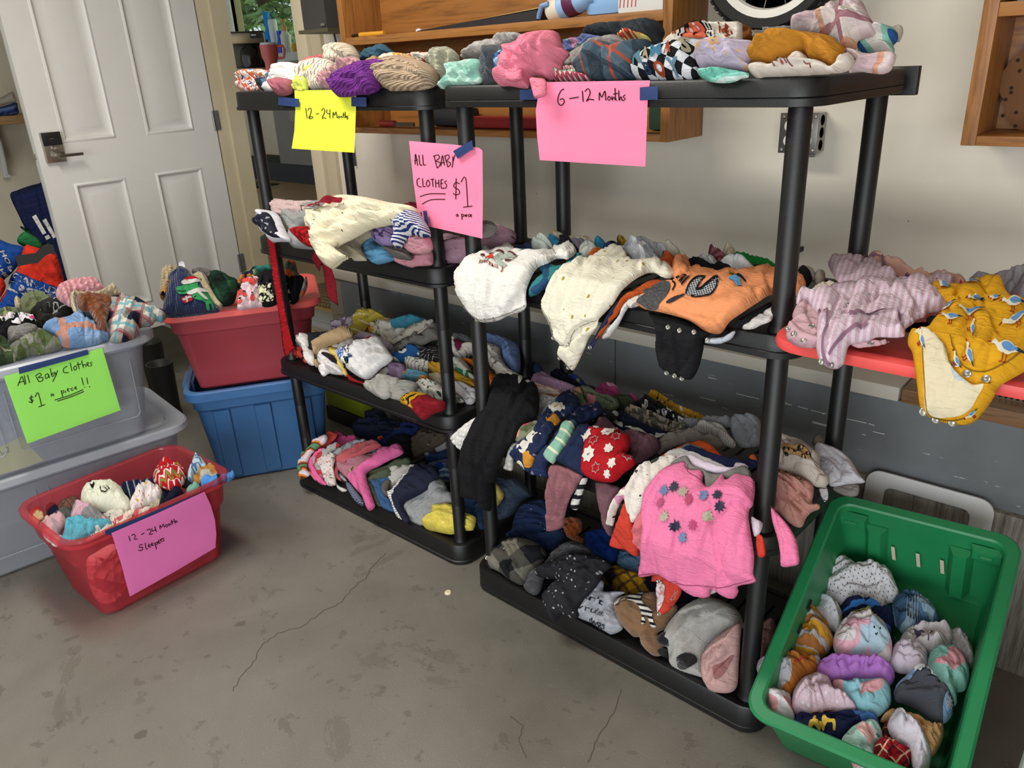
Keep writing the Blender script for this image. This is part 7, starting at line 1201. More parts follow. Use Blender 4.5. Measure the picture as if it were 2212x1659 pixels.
a('1366,603 1400,585 1500,588 1580,575 1600,600 1480,625 1400,655', 'baby_onesie', 'small charcoal cloth between the pink and yellow onesies', 'onesie', 'plain:2f333c', lift=.03, T=.012)
P2 = [(.7, 1.045), (.25, 1.045), (.1, 1.03), (.02, 1.01), (-.015, .99), (-.035, .955), (-.045, .90), (-.05, .3)]
P2 = [(1.262 + y, z) for y, z in P2]
YB = '1373,432 1378,380 1420,358 1480,368 1560,378 1660,373 1780,353 1900,343 1955,350 1992,360 2042,412 2082,472 2142,532 2214,562 2330,610 2330,1010 2214,1082 2100,1142 2002,1202 1952,1292 1872,1402 1792,1482 1702,1512 1620,1502 1540,1492 1450,1462 1358,1412 1318,1332 1298,1202 1278,1082 1248,922 1208,852 1208,780 1238,753 1330,768 1370,740 1402,690 1452,640 1522,602 1572,582 1560,540 1500,502 1440,462'
c = drape(YB, 'baby_onesie', 'mustard yellow onesie printed with seagulls, hanging off the red lid', 'onesie', 'plain:e0a51f', prof=P2, T=.022, R=.028, wr=.010, lay=.008, dirn=80, sc=.09, cre=[('1210,790 1330,830 1440,870 1520,940 1580,1060 1680,1150 1800,1210 1990,1190', .010, .015), ('1400,400 1480,470 1600,520 1620,480', .009, .02), ('1580,600 1750,600 1950,590 2200,600', .010, .03), ('1970,370 2060,480 2200,560', .006, .015), ('1780,360 1840,470 1950,380', .006, .02), ('1900,760 2000,900 2180,1000', .006, .03)])
decal(c, ['1262,845 1345,835 1435,870 1512,930 1552,1010 1592,1085 1690,1165 1790,1214 1880,1218 1840,1290 1785,1370 1705,1415 1600,1432 1485,1432 1412,1395 1385,1290 1365,1120 1335,960 1302,870'], 'patch:ddd0b0;ddd0b0;b9c2cc;w=.08', 'lining', .0015)
strokes(c, ['1560,880 1610,990 1700,1090 1850,1135 2040,1090 2190,1010', '1330,900 1370,1120 1400,1300 1440,1420 1600,1460 1740,1440'], 2.0, 'plain:b5830f', 'hem_stitch', .002)
WB, BB, RB_, NB = 'plain:e3dcc6', 'plain:5f8fc4', 'plain:cf3a24', 'plain:24303f'
def gull(x, y, s, ang, kind=0):
    ca, sa = math.cos(math.radians(ang)), math.sin(math.radians(ang)); T_ = lambda L: np.array([(x + s * (px * ca - py * sa), y + s * (px * sa + py * ca)) for px, py in L]) / CROP['LD'][2] + CROP['LD'][:2]
    decal(c, [T_([(-1.15, -.1), (-.95, -.32), (-.8, -.28), (-.55, -.1), (-.1, -.28), (.35, -.2), (1, .02), (.5, .25), (0, .36), (-.45, .3), (-.75, .05), (-.95, -.05)])], WB, 'gull_body', .0025)
    decal(c, [T_([(-.35, -.05), (0, -.18), (.45, -.1), (.85, .06), (.3, .18), (-.1, .2)])], BB, 'gull_wing', .0035); decal(c, [T_([(.7, -.03), (1.35, .02), (1.2, .1), (.75, .12)])], NB, 'gull_tail', .0035)
    strokes(c, [T_([(-1.1, -.16), (-1.4, -.1)]), T_([(-.1, .35), (-.12, .75), (-.3, .78)]), T_([(.15, .35), (.13, .75), (-.05, .78)])], 2.2, RB_, 'gull_legs', .003)
for q in ((1725, 690, 95, 3), (2110, 745, 105, -25), (2040, 995, 120, 10), (1730, 410, 70, 20), (1520, 640, 55, -10), (1560, 750, 75, 5), (1750, 840, 60, 85), (1500, 410, 55, 15), (1740, 1020, 75, 60), (2080, 640, 85, -3), (1770, 550, 60, -5), (1640, 1050, 55, 50), (1330, 900, 50, 60), (1790, 1410, 50, -40), (1930, 560, 40, 0)): gull(*q)
snaps(c, '1637,1063 1733,1136 1893,1172 1373,1390 1482,1450 1622,1476', 1.25)

# green bin tipped back against the wall
A0 = np.array([-.487, 1.201, .2]); ay = np.array([-.042, .539, .25]); L_ = np.linalg.norm(ay); ay /= L_; axx = np.array([1., .02, 0]); axx -= ay * (axx @ ay); axx /= np.linalg.norm(axx); az = np.cross(axx, ay)
FB = Frame(A0, axx, ay, az); GRN = plain('bin_green', '1f7d4b', .42, 0, .08, 4, .1, 300)
W_, D_ = .395, .232; g = empty('green_bin', tuple(A0), 'green plastic recycling bin tipped back and full of rolled sleepers', 'bin'); g.matrix_world = FB.mat(); y1 = L_
def rg(k, z, r=.045, yk=0): return [(x, y, z) for x, y in rrect(-k, -k + yk, W_ + k, y1 + k, max(.01, r + k * .6), 6)]
rings = [rg(-.048, -D_), rg(-.040, -D_ + .012), rg(-.018, -.05), rg(-.012, -.045), rg(-.010, -.022), rg(.0, -.022), rg(.003, -.006), rg(-.002, .0), rg(-.022, .0), rg(-.026, -.004), rg(-.030, -.06), rg(-.046, -D_ + .016), rg(-.054, -D_ + .005)]
b = MB().loft(rings, True, True).build('body', GRN, g)
def pz(x, u, d): return (x, y1 - .030 - .024 * (d / D_) - u, -d)
# moulded relief of the far end wall: two handle recesses, slots and drain hole
for x0, x1 in ((.022, .088), (.305, .368)):
    MB().loft([[pz(x0, .0, .02), pz(x1, .0, .02), pz(x1, .0, .055), pz(x0, .0, .055)], [pz(x0 + .004, .014, .024), pz(x1 - .004, .014, .024), pz(x1 - .004, .014, .05), pz(x0 + .004, .014, .05)]], smooth=False).build('handle_boss', GRN, b)
    MB().tube([pz(x0 + .02, .016, .037), pz(x1 - .02, .016, .037)], .004, 8).build('handle_rib', GRN, b)
for x0, s_ in ((.082, 1), (.262, -1)): MB().loft([[pz(x0, -.004, .05), pz(x0 + .05, -.004, .05), pz(x0 + .05, -.004, .2), pz(x0, -.004, .2)], [pz(x0 + .012, .016, .055), pz(x0 + .038, .016, .055), pz(x0 + .038, .018, .2), pz(x0 + .012, .018, .2)]], smooth=False).build('wall_rib', GRN, b)
SLT = plain('slot_light', 'c9b9a6', .7)
for x in (.138, .192, .243): MB().loft([[pz(x + .004, .003, .10), pz(x + .012, .003, .10), pz(x + .016, .003, .145), pz(x + .008, .003, .145)], [pz(x + .004, .0045, .10), pz(x + .012, .0045, .10), pz(x + .016, .0045, .145), pz(x + .008, .0045, .145)]], smooth=False).build('slot', SLT, b)
MB().lathe([(.001, .002), (.009, .002), (.010, 0)], 14, (0, 0, 1), (.10, y1 - .13, -D_ + .007)).build('drain_hole', SLT, b)
DSL = plain('slot_dark', '0a140d', .9)
for y in (.17, .235, .30): MB().box((.026, y - .004, -.055), (.034, y + .020, -.047)).build('side_slot', DSL, b)
for y in (.10, .17, .24, .31): MB().box((W_ - .012, y, -.034), (W_ - .006, y + .01, -.028)).build('lug', plain('lug_pale', 'a8c9b4', .5), b)
g_ = 'rolled sleepers in the green bin'
BP = [(-.1, -.060), (.10, -.085), (.30, -.13), (.36, -.16), (.6, -.20)]
def a(pts, name, label, spec, lay=0, T=.045, cat=None, **k): return garment('GB', pts, name, label, cat or name.split('_')[-1], spec, FB, prof=BP, T=T, R=T * 1.0, lay=lay, group=g_, **k)
a('590,795 640,783 740,798 830,823 872,800 890,870 862,922 820,924 740,892 630,882 595,840', 'baby_sleeper', 'navy sleeper with bright blue stripes under the dotted white one', 'stripe:161f40;3a78c0;w=.03;k=.18;r=70')
a('1165,925 1220,898 1272,928 1312,1000 1322,1085 1282,1095 1220,1040 1185,990', 'baby_sleeper', 'pale grey printed sleeper in the right corner of the bin', 'patch:c9c5c9;c9c5c9;a39cb0;w=.03', -.01)
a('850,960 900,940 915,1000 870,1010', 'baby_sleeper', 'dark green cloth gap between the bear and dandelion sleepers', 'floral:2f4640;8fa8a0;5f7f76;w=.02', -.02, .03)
a('370,792 390,718 430,693 462,745 560,780 605,820 608,855 582,925 540,905 450,865 388,855', 'baby_sleeper', 'white sleeper with tiny yellow stars at the left bin wall', 'patch:d2d6dc;d2d6dc;d9c98a;w=.04')
a('453,742 470,658 500,588 550,512 600,518 650,570 690,605 750,603 820,613 872,648 892,690 912,742 882,772 847,782 832,828 790,818 740,802 640,792 560,782', 'baby_romper', 'white romper with tiny grey dots and frilled edge, topmost in the bin', 'dots:d9d8dd;55566a;w=.0085;k=.14', .01, .055, cre=[('520,640 600,560 650,600', .008, .02), ('700,620 780,700 820,810', .008, .02), ('500,740 640,760 800,790', .006)])
c = a('866,802 900,753 960,743 1040,758 1092,800 1132,862 1122,895 1040,914 980,942 920,924 878,870', 'baby_sleeper', 'dusty blue sleeper with a whale print', 'patch:89a3b4;4a6a88;89a3b4;w=.06', .005)
decal(c, ['872,800 900,765 950,760 985,790 960,830 960,880 930,920 890,890'], 'plain:3d5c7a', 'whale_print', .003); strokes(c, ['945,830 942,925', '958,830 958,930', '970,832 974,934', '985,830 990,930', '1000,830 1004,925', '930,878 940,875 945,882'], 2, 'plain:b9c9d2', 'whale_lines', .004)
c = a('238,952 270,888 350,853 430,843 512,880 548,952 553,992 510,1054 450,1084 370,1079 270,1044 243,992', 'baby_sleeper', 'mustard and grey jagged striped sleeper rolled at the left', 'stripe:a9a6a4;c48f2f;9a6534;w=.05;k=.42;k2=.3;r=75;d=.012', .005, .055, cre=[('400,850 420,950 440,1080', .009, .02)])
c = a('553,972 590,908 660,883 740,888 822,908 857,962 873,1042 862,1104 810,1119 720,1089 610,1094 558,1042', 'baby_sleeper', 'white sleeper with pink, yellow and blue bears', 'patch:e3dbde;e3dbde;eab4c4;b9d3e0;w=.055', .012, .055, cre=[('560,1000 600,950 680,900', .008), ('700,890 740,980 730,1080', .006)])
decal(c, ['650,940 690,900 780,895 770,930 720,945 690,935'], 'plain:d9cf7a', 'print', .002); decal(c, ['740,1000 790,985 840,1010 850,1060 800,1100 745,1085'], 'plain:b5cfe0', 'print', .002); strokes(c, ['758,1028 766,1032', '790,1030 798,1026', '770,1045 776,1050 782,1044'], 2, INK, 'face', .004)
c = a('913,992 930,948 1000,918 1090,903 1172,908 1202,952 1192,1014 1140,1052 1060,1044 960,1024', 'baby_sleeper', 'white sleeper with dark dandelion print', 'scribble:cfc8cb;55506a;w=.04;k=.03;g=.5', .004)
c = a('137,1132 160,1088 230,1078 260,1063 330,1058 400,1078 470,1083 493,1112 462,1172 400,1204 340,1264 300,1279 210,1244 168,1194', 'baby_sleeper', 'grey sleeper with orange foxes and red triangles', 'patch:a9a8ac;a9a8ac;a8672a;w=.07', .008, .05, cre=[('230,1080 280,1180 330,1250', .01, .02), ('170,1160 240,1200 280,1270', .008, .015)])
decal(c, ['345,1185 352,1170 360,1186', '358,1172 366,1157 374,1174', '370,1160 378,1146 386,1162'], 'plain:b5303a', 'triangles', .003, sharp=True)
a('458,1152 490,1108 560,1088 680,1083 780,1108 862,1143 888,1182 852,1234 780,1234 680,1214 580,1219 478,1192', 'baby_sleeper', 'bright lilac purple sleeper rolled in the middle', 'plain:b277c9', .010, .05, cre=[('520,1140 650,1150 800,1180', .007), ('740,1170 800,1140 850,1170 820,1220', .01, .015)])
a('858,1112 880,1018 960,1018 1052,1018 1068,1092 1052,1174 1000,1184 960,1154 910,1144', 'baby_sleeper', 'plain pale lilac sleeper between purple and aqua ones', 'plain:d0c5d2', .004, .045, cre=[('880,1130 920,1080 900,1040', .008, .015), ('960,1150 980,1080 960,1030', .006)])
a('1062,1092 1090,1053 1150,1043 1212,1058 1272,1108 1292,1172 1272,1244 1222,1264 1222,1325 1170,1325 1098,1244 1058,1184', 'baby_sleeper', 'aqua fleece sleeper with pink apples at the right', 'patch:8fc6bd;8fc6bd;d99aa4;w=.06', .008, .055, cre=[('1100,1180 1180,1220 1240,1200', .008), ('1080,1220 1160,1270 1220,1260', .008)])
c = a('883,1262 930,1208 990,1173 1062,1188 1122,1258 1192,1318 1203,1382 1162,1434 1100,1434 1020,1374 940,1334 888,1314', 'baby_sleeper', 'charcoal sleeper with blue bird and white snowflake', 'patch:44474f;44474f;7f9cc0;w=.08', .014, .05, cre=[('930,1210 1010,1280 1120,1330', .008)])
strokes(c, ['1155,1385 1195,1385', '1175,1365 1175,1405', '1162,1370 1188,1400', '1188,1370 1162,1400'], 3, 'plain:d9dde2', 'snowflake', .003); decal(c, ['985,1190 1015,1185 1035,1230 1010,1260 985,1230', '1040,1230 1075,1235 1110,1275 1080,1285'], 'plain:d5d8dc', 'print', .003)
a('327,1312 350,1248 400,1198 450,1188 530,1203 562,1262 622,1292 683,1362 640,1384 540,1379 430,1399 338,1374', 'baby_sleeper', 'pale pink sleeper with white dots in the middle left', 'dots:d9bfcb;e9e0e4;w=.012;k=.18;j=.4', .010, .05, cre=[('360,1340 450,1270 540,1230', .009), ('420,1390 520,1340 620,1330', .008)])
a('542,1222 620,1223 740,1218 842,1238 868,1292 853,1354 790,1399 720,1389 658,1344 606,1294', 'baby_sleeper', 'aqua blue sleeper with pink cats', 'patch:8ec3cf;8ec3cf;dfa6ae;w=.05', .012, .045, cre=[('640,1240 700,1300 740,1390', .008)])
a('97,1312 110,1268 180,1238 260,1263 322,1278 333,1342 348,1414 300,1415 220,1405 138,1364', 'baby_sleeper', 'white sleeper with pink dogs in the lower left corner', 'patch:ded9dc;ded9dc;e0a0a6;b4d4d4;w=.05', .008, .045, cre=[('160,1260 200,1330 220,1400', .006)])
c = a('342,1422 370,1383 450,1393 560,1383 680,1378 792,1408 783,1454 690,1444 632,1494 590,1530 500,1525 420,1530 366,1482', 'baby_sleeper', 'navy sleeper with yellow giraffes', 'patch:1a2244;1a2244;3f6aa0;w=.08', .010, .04)
decal(c, ['420,1500 440,1480 450,1445 462,1450 460,1480 490,1490 480,1510 450,1502 430,1515', '490,1490 500,1430 512,1432 515,1470 560,1475 565,1510 552,1512 548,1490 515,1490 500,1510'], 'plain:d9b54a', 'giraffe', .003)
strokes(c, ['500,1395 560,1392 565,1400', '440,1400 480,1395'], 4, 'plain:cf5a3c', 'print', .003)
a('830,1425 860,1398 860,1500 835,1545 812,1490', 'baby_sleeper', 'dark red plaid sleeper strip next to the white one', 'plaid:7d1520;2a1216;c9a23a;w=.02', .0, .035)
a('808,1412 860,1358 920,1368 1000,1388 1092,1438 1152,1448 1143,1524 1092,1604 1048,1564 1008,1504 948,1444 880,1414', 'baby_sleeper', 'tan sleeper with brown bear faces', 'dots:b58d5e;6a4327;w=.04;k=.2;j=.8', .004, .045)
a('592,1542 640,1478 700,1443 780,1438 818,1480 823,1544 792,1584 775,1720 690,1720 636,1604', 'baby_sleeper', 'mint sleeper with pink sloths and dark leaves', 'floral:a3c4b8;dfb0ae;e0b8b4;3f6f6a;w=.06;k=.3', .008, .05, cre=[('640,1500 720,1520 800,1500', .007), ('620,1580 700,1600 780,1590', .007)])
a('842,1462 880,1388 930,1398 990,1448 1042,1498 1078,1572 1083,1624 1062,1700 1000,1720 955,1574 895,1534', 'baby_sleeper', 'plain white sleeper at the bottom of the bin', 'plain:d3cfd9', .012, .045, cre=[('900,1420 980,1500 1040,1600', .008), ('870,1480 950,1540 1000,1640', .007)])
a('762,1592 800,1538 860,1528 920,1558 972,1588 972,1632 935,1700 790,1720 765,1640', 'baby_sleeper', 'bright red tartan sleeper with pointed hood at the bottom of the bin', 'plaid:b01822;5a1018;16182c;d9c9a0;w=.028;r=20', .012, .05, cre=[('800,1660 820,1580 850,1540', .01, .015), ('850,1650 870,1580 860,1540', .008, .015)])

# ------------------------------------------------------------------ clothes on the upper clear tote
FT = yawframe((-2.72, .585, 0), 83)     # x along the tote, y away from the camera (towards -X)
g_ = 'clothes on the stacked clear totes'
def a(pts, name, label, cat, spec, y=None, crop='CT', **k):
    k.setdefault('T', .04); return garment(crop, pts, name, label, cat, spec, FT, z0=.722, group=g_, tilt=k.pop('tilt', 55), **k)
B_ = dict(lift=.06)
a('163,1172 190,1108 260,1063 340,1058 420,1078 482,1120 400,1180 310,1220 260,1260 180,1250', 'baby_hoodie', 'sage olive hoodie behind the dark space print', 'hoodie', 'plain:6d7556', cre=[('200,1140 280,1100 380,1090', .009), ('250,1200 290,1140 380,1110', .008)], **B_)
a('-60,1230 0,1208 60,1188 160,1198 185,1255 140,1290 60,1300 -60,1310', 'baby_shirt', 'green camouflage shirt at the left edge behind the flower print', 'shirt', 'camo:6d7558;46503a;8c8f6c;55604a;w=.06', **B_)
a('128,1102 160,1088 182,1110 185,1180 140,1180', 'baby_hat', 'small cream knit tip beside the olive hoodie', 'hat', 'knit:cbb592;w=.012;h=.01', lift=.1, T=.025)
a('503,1085 520,1008 580,978 700,963 850,958 922,998 945,1050 860,1080 740,1080 660,1090 640,1165 600,1155', 'baby_hat', 'pink chunky knit hat with white rim', 'hat', 'knit:dd9499;e0b4bd;w=.016;h=.012', lift=.10, T=.06, cre=[('640,1010 740,1030 900,1020', .012, .02)])
a('618,1112 650,1058 740,1048 930,1043 1000,998 1062,1028 1098,1080 1080,1110 980,1110 880,1090 760,1100 690,1120 690,1190 700,1235 668,1235', 'baby_sweater', 'cream cable sweater below the pink hat', 'sweater', 'knit:cbbb9a;w=.014;h=.01', lift=.08, T=.045)
a('678,1112 720,1083 830,1068 930,1073 1005,1110 1000,1160 960,1300 955,1395 920,1380 860,1310 790,1215 740,1215 700,1180', 'baby_sweater', 'rust brown cable sweater partly under the plaid flannel', 'sweater', 'knit:7d421c;w=.016;h=.012', lift=.04, T=.04)
c = a('268,1232 320,1178 390,1138 480,1123 570,1133 642,1178 660,1240 630,1285 540,1310 440,1330 380,1378 330,1345 318,1280', 'baby_shirt', 'charcoal shirt with white planets and stars', 'shirt', 'dots:262622;b9b6ae;w=.03;k=.05;j=1', lift=.03)
strokes(c, ['485,1240 500,1228 525,1232 535,1250 515,1268 490,1262 485,1240', '475,1270 540,1250 595,1235', '470,1195 500,1175 510,1195 490,1210', '430,1240 450,1235 455,1248', '430,1135 450,1130', '575,1195 600,1200'], 2.2, 'plain:cfccc4', 'planet_print', .002)
c = a('-60,1320 0,1298 60,1273 160,1263 270,1258 315,1290 330,1352 280,1365 180,1370 100,1390 70,1420 85,1475 30,1465 -60,1440', 'baby_leggings', 'black leggings with big white and pink flowers', 'leggings', 'plain:151417', lift=.03)
decal(c, ['-20,1300 20,1285 70,1290 120,1280 150,1300 120,1335 60,1345 0,1360 -30,1340', '170,1310 190,1280 230,1270 260,1265 295,1262 312,1300 300,1340 250,1340 200,1335', '110,1360 130,1340 180,1335 190,1360'], 'plain:e3dde0', 'flower_print', .002); decal(c, ['30,1305 60,1292 90,1300 70,1318', '250,1305 280,1285 310,1300 310,1335 270,1325'], 'plain:d0417c', 'flower_print', .004)
a('762,1162 800,1128 870,1103 980,1108 1080,1098 1150,1108 1222,1118 1302,1158 1392,1198 1482,1238 1493,1272 1452,1308 1400,1295 1370,1335 1320,1345 1252,1360 1262,1402 1222,1444 1120,1484 1040,1494 978,1479 1000,1420 960,1380 955,1300 890,1245 830,1205', 'baby_shirt', 'navy, white and teal plaid flannel shirt crumpled on the corner of the tote', 'shirt', 'plaid:c9c2b8;141b2c;3f93a0;8c2f38;w=.075;r=35', lift=.0, T=.055, wr=.014, cre=[('960,1300 1040,1220 1150,1130', .011, .02), ('1000,1420 1120,1350 1200,1240', .011, .02), ('1240,1350 1300,1280 1400,1260', .011, .02), ('1050,1130 1150,1250 1180,1400', .008)])
c = a('378,1384 420,1328 500,1298 600,1288 680,1238 740,1203 845,1208 853,1270 833,1310 900,1350 992,1442 940,1480 850,1515 700,1535 560,1525 495,1444 418,1404', 'baby_shirt', 'soft blue shirt with orange lines and cream blocks', 'shirt', 'plaid:6f8fb8;8ca5c4;c27c42;d9cfc0;w=.20;r=10', lift=.0, T=.06, cre=[('400,1380 500,1400 620,1440', .009), ('640,1260 700,1290 840,1300', .008)])
a('62,1404 80,1368 140,1358 230,1343 335,1358 338,1402 295,1454 200,1485 110,1524 76,1480', 'baby_sweater', 'grey heather sweater with ribbed cuff in front of the flower leggings', 'sweater', 'heather:8d8b88;6c6a68', lift=.02, cre=[('90,1400 180,1430 260,1400', .008)])
c = a('106,1534 200,1478 300,1438 340,1378 400,1398 480,1438 543,1488 565,1542 480,1574 380,1594 260,1615 150,1644 78,1562', 'baby_leggings', 'grey and green camouflage trousers with trees in front', 'trousers', 'camo:8a8a82;5d6a42;6f6f66;4b5a34;w=.07', lift=.0, T=.05, cre=[('180,1520 280,1500 380,1440', .008), ('300,1600 400,1540 520,1520', .007)])
a('-60,1445 0,1440 60,1468 122,1552 155,1644 80,1680 -60,1690', 'baby_shirt', 'dark green plaid shirt at the lower left corner of the tote lid', 'shirt', 'plaid:3f4f34;2c3a26;a8a88c;w=.06;r=20', lift=.0, T=.045)
# signs on the totes
FG = yawframe((-2.72, .585, 0), 83)
fp = [(-.222, .0), (-.252, .70), (-.256, .8)]
s_ = sign('RT', '20,285 555,128 655,468 148,650', 'lime green paper sign reading All Baby Clothes $1 a piece on the clear tote', '8fdb5c', FG, 0, prof=fp)
strokes(s_, ['95,335 105,310 118,285 135,330', '100,318 132,308', '130,278 140,325', '148,275 160,320', '195,285 210,312', '190,282 215,265 225,275 205,290 232,290 228,308 210,312', '260,268 245,275 248,295 262,285 260,268 268,292', '272,240 282,285 295,270 288,262 280,275', '295,258 305,278', '312,250 302,278 285,312', '365,228 345,240 345,262 372,262', '380,210 390,255', '408,225 398,235 405,250 416,238 408,225', '420,205 430,245', '415,222 440,215', '442,198 452,238 450,222 460,218 466,232', '472,220 482,212 474,206 470,222 486,228', '500,205 488,210 498,220 490,228',
             '180,395 160,398 165,410 180,412 170,425 155,420', '168,385 172,430', '190,395 205,372 225,442', '208,450 245,435', '288,378 275,380 278,392 288,380 292,390', '330,360 340,395', '332,365 345,360 345,372 338,375', '352,362 356,372', '365,358 375,350 366,348 364,362 376,364', '395,345 382,350 388,360 398,355', '405,348 415,342 408,338 404,350 418,352', '295,412 380,385 450,355', '310,418 390,392 455,365', '442,290 452,330', '470,290 476,325', '456,340 458,345', '484,336 486,342'], 1.7, INK)
tape('RT', '100,238 475,138 482,165 105,272', 'blue tape along the top of the lime green sign', FG, 0, prof=[(-.258, .6), (-.260, .8)])
s_ = sign('RT', '-60,700 110,612 235,740 150,775 -60,835', 'faded yellow paper inside the upper clear tote', 'd9cf55', FG, 0, prof=[(-.15, .0), (-.17, .8)])
strokes(s_, ['0,690 12,708 22,695', '25,672 42,668 45,682 30,700 50,690'], 1.8, INK)
# open red tote of sleepers
FRT = Frame((-2.293, .762, 0), (-.026, .9997, 0), (-.9997, -.026, 0), (0, 0, 1))
g_ = 'sleepers in the open red tote'
def a(pts, name, label, spec, lift=0, T=.035, cat='sleeper', **k): return garment('RT', pts, name, label, cat, spec, FRT, prof=[(-.3, .215 + lift), (0, .235 + lift), (.3, .25 + lift)], T=T, group=g_, **k)
for i, (x, y) in enumerate(((-.13, 0), (.02, .02), (.14, -.01))):
    pass
a('618,897 700,878 760,863 830,848 873,870 868,895 800,885 745,925 710,950 685,935 658,910', 'baby_sleeper', 'navy sleeper with pale stripes at the back of the red tote', 'stripe:1b2440;8fa0b4;w=.02;k=.2;r=20')
a('246,1010 260,983 312,983 325,1032 270,1044', 'baby_sleeper', 'dark navy sleeper cuff near the left end of the red tote', 'plain:161a30', T=.02)
a('260,1058 330,1018 385,1013 405,1065 330,1070', 'baby_sleeper', 'grey green sleeper behind the pale pink roll', 'heather:5f6460;4c524e', T=.02)
a('313,1002 350,963 420,953 445,972 425,1005 370,1022 330,1035', 'baby_sleeper', 'brown plaid sleeper left of the cloud print', 'plaid:7a5648;5c3f36;2a2428;w=.03', T=.025)
a('158,1052 175,1018 215,998 242,1050 217,1070 197,1095', 'baby_socks', 'beige sock sticking up at the left end of the red tote', 'plain:d8bd92', .01, .015, 'socks')
c = a('438,962 450,918 500,903 600,898 662,903 692,950 713,972 703,1014 640,1020 540,1015 480,1005 443,988', 'baby_sleeper', 'cream sleeper with black line clouds', 'plain:dfe0cc', .03, .05, cre=[('450,930 470,980 480,1000', .006)])
strokes(c, ['570,985 565,970 578,962 600,960 612,968 612,985 600,995 580,992 570,985', '500,930 510,922 528,928 530,945 515,950 508,942', '582,972 592,968 602,975', '640,910 655,900'], 1.6, INK, 'cloud_print', .002)
c = a('703,1002 720,948 760,898 810,873 852,883 888,920 873,952 810,984 760,1014 720,1035', 'baby_sleeper', 'white sleeper with orange flowers in the middle of the red tote', 'floral:e6dedd;d98a5a;d9b45a;c98a7a;w=.035;k=.2', .03, .045)
a('213,1112 230,1078 280,1058 335,1058 310,1095 250,1118', 'baby_sleeper', 'mint sleeper with dark lettering at the left', 'scribble:a8c9b0;2c4a44;w=.02;k=.05;g=.35', .01, .02)
a('228,1132 250,1098 300,1073 350,1053 368,1080 343,1112 313,1170 260,1180', 'baby_sleeper', 'pale pink rolled sleeper at the left end', 'plain:dab3ba', .01, .04, cre=[('245,1130 280,1110 330,1080', .009, .015), ('270,1170 290,1130 330,1110', .008, .015)])
a('383,1062 400,1013 450,998 520,1013 572,1050 590,1090 500,1100 430,1085', 'baby_sleeper', 'pink hooded sleeper with grey patch', 'patch:cfa5b2;cfa5b2;8c8a8e;w=.08', .02, .04, cre=[('400,1060 420,1030 480,1040 530,1080', .01, .015)])
a('558,1032 640,1013 695,1018 690,1055 640,1075 600,1070', 'baby_sleeper', 'white sleeper with teal leaves behind the stripes', 'floral:d8d2c4;2f7a74;2f6a6a;w=.04;k=.35', .015, .025)
a('588,1087 640,1063 720,1038 835,1013 825,1035 720,1065 630,1100', 'baby_sleeper', 'cream sleeper with pink stripes along the front edge', 'stripe:e3d6c6;c9646c;w=.025;k=.4;r=75', .02, .02)
a('798,1022 850,958 880,928 885,980 870,1005', 'baby_sleeper', 'beige ruffled sleeper edge beside the navy one', 'fuzz:c9bd9f;s=150', .02, .02)
a('278,1188 300,1158 345,1158 330,1200 290,1205', 'baby_sleeper', 'white cuff at the front left corner of the red tote', 'plain:d5d0cc', .02, .02)
a('440,1178 540,1128 610,1088 645,1083 585,1128 500,1168', 'baby_sleeper', 'white and yellow sleeper strip along the front rim', 'plain:e0d8c4', .02, .02)
a('320,1202 350,1138 358,1073 430,1073 500,1088 580,1078 615,1090 540,1135 450,1175 380,1200', 'baby_sleeper', 'aqua sleeper with white dots at the front of the red tote', 'dots:5fb0c6;d9e8ea;w=.05;k=.14;j=.5', .025, .035)
a('868,902 900,878 942,888 932,910 890,915', 'baby_sleeper', 'coral sleeper bit below the red nordic hat', 'plain:d0565a', .02, .02)
a('858,1007 880,938 900,903 960,893 1005,930 960,955 920,965 890,995', 'baby_sleeper', 'dark navy sleeper with white piping right of the flowers', 'plain:161c30', .03, .03)
a('833,852 845,808 890,773 950,768 1002,798 1013,832 988,875 940,895 880,885', 'baby_hat', 'red nordic patterned hat at the back of the red tote', 'zig:b3151f;dcd0cc;7d8a3a;w=.03;p=.02;r=15', .06, .05, 'hat')
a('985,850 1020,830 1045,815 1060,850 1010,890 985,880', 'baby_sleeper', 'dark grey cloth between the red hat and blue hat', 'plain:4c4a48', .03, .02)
a('1018,832 1035,788 1060,713 1085,728 1133,785 1105,805 1070,825 1035,855', 'baby_hat', 'pale blue pointed hat with blue line prints', 'scribble:b4cbd9;4f74a0;w=.03;k=.04;g=.4', .06, .04, 'hat')
a('1038,852 1060,813 1120,788 1173,788 1188,822 1140,855 1080,865', 'baby_sleeper', 'grey sleeper with small brown bear below the pale blue hat', 'patch:b7b2a8;b7b2a8;b57f3f;w=.06', .05, .03)
a('1008,917 1040,868 1082,858 1095,902 1040,925', 'baby_sleeper', 'mint green sleeper left of the blue striped one', 'plain:7fb3a0', .03, .025)
a('1083,872 1100,848 1160,833 1200,828 1272,813 1268,838 1190,873 1120,893 1090,904', 'baby_sleeper', 'bright blue sleeper with navy stripes hanging over the right rim', 'stripe:4f8fd6;1b2648;w=.06;k=.2;r=25', .06, .02)
def inn(pts, label, spec, **k): return garment('RT', pts, 'baby_sleeper', label, 'sleeper', spec, FRT, prof=[(-.080, .0), (-.122, .3)], T=.018, group='sleepers pressed against the front of the red tote', **k)
inn('470,1290 520,1240 620,1195 650,1290 690,1420 620,1490 540,1510 490,1430', 'white dinosaur sleeper seen through the front of the red tote', 'patch:e9d6d8;e9d6d8;b5263a;w=.08')
inn('650,1185 900,1090 1060,1030 1090,1200 1050,1290 800,1420 690,1420', 'grey sleeper seen through the front of the red tote behind the sign', 'patch:a98a94;c9b0b4;w=.06')
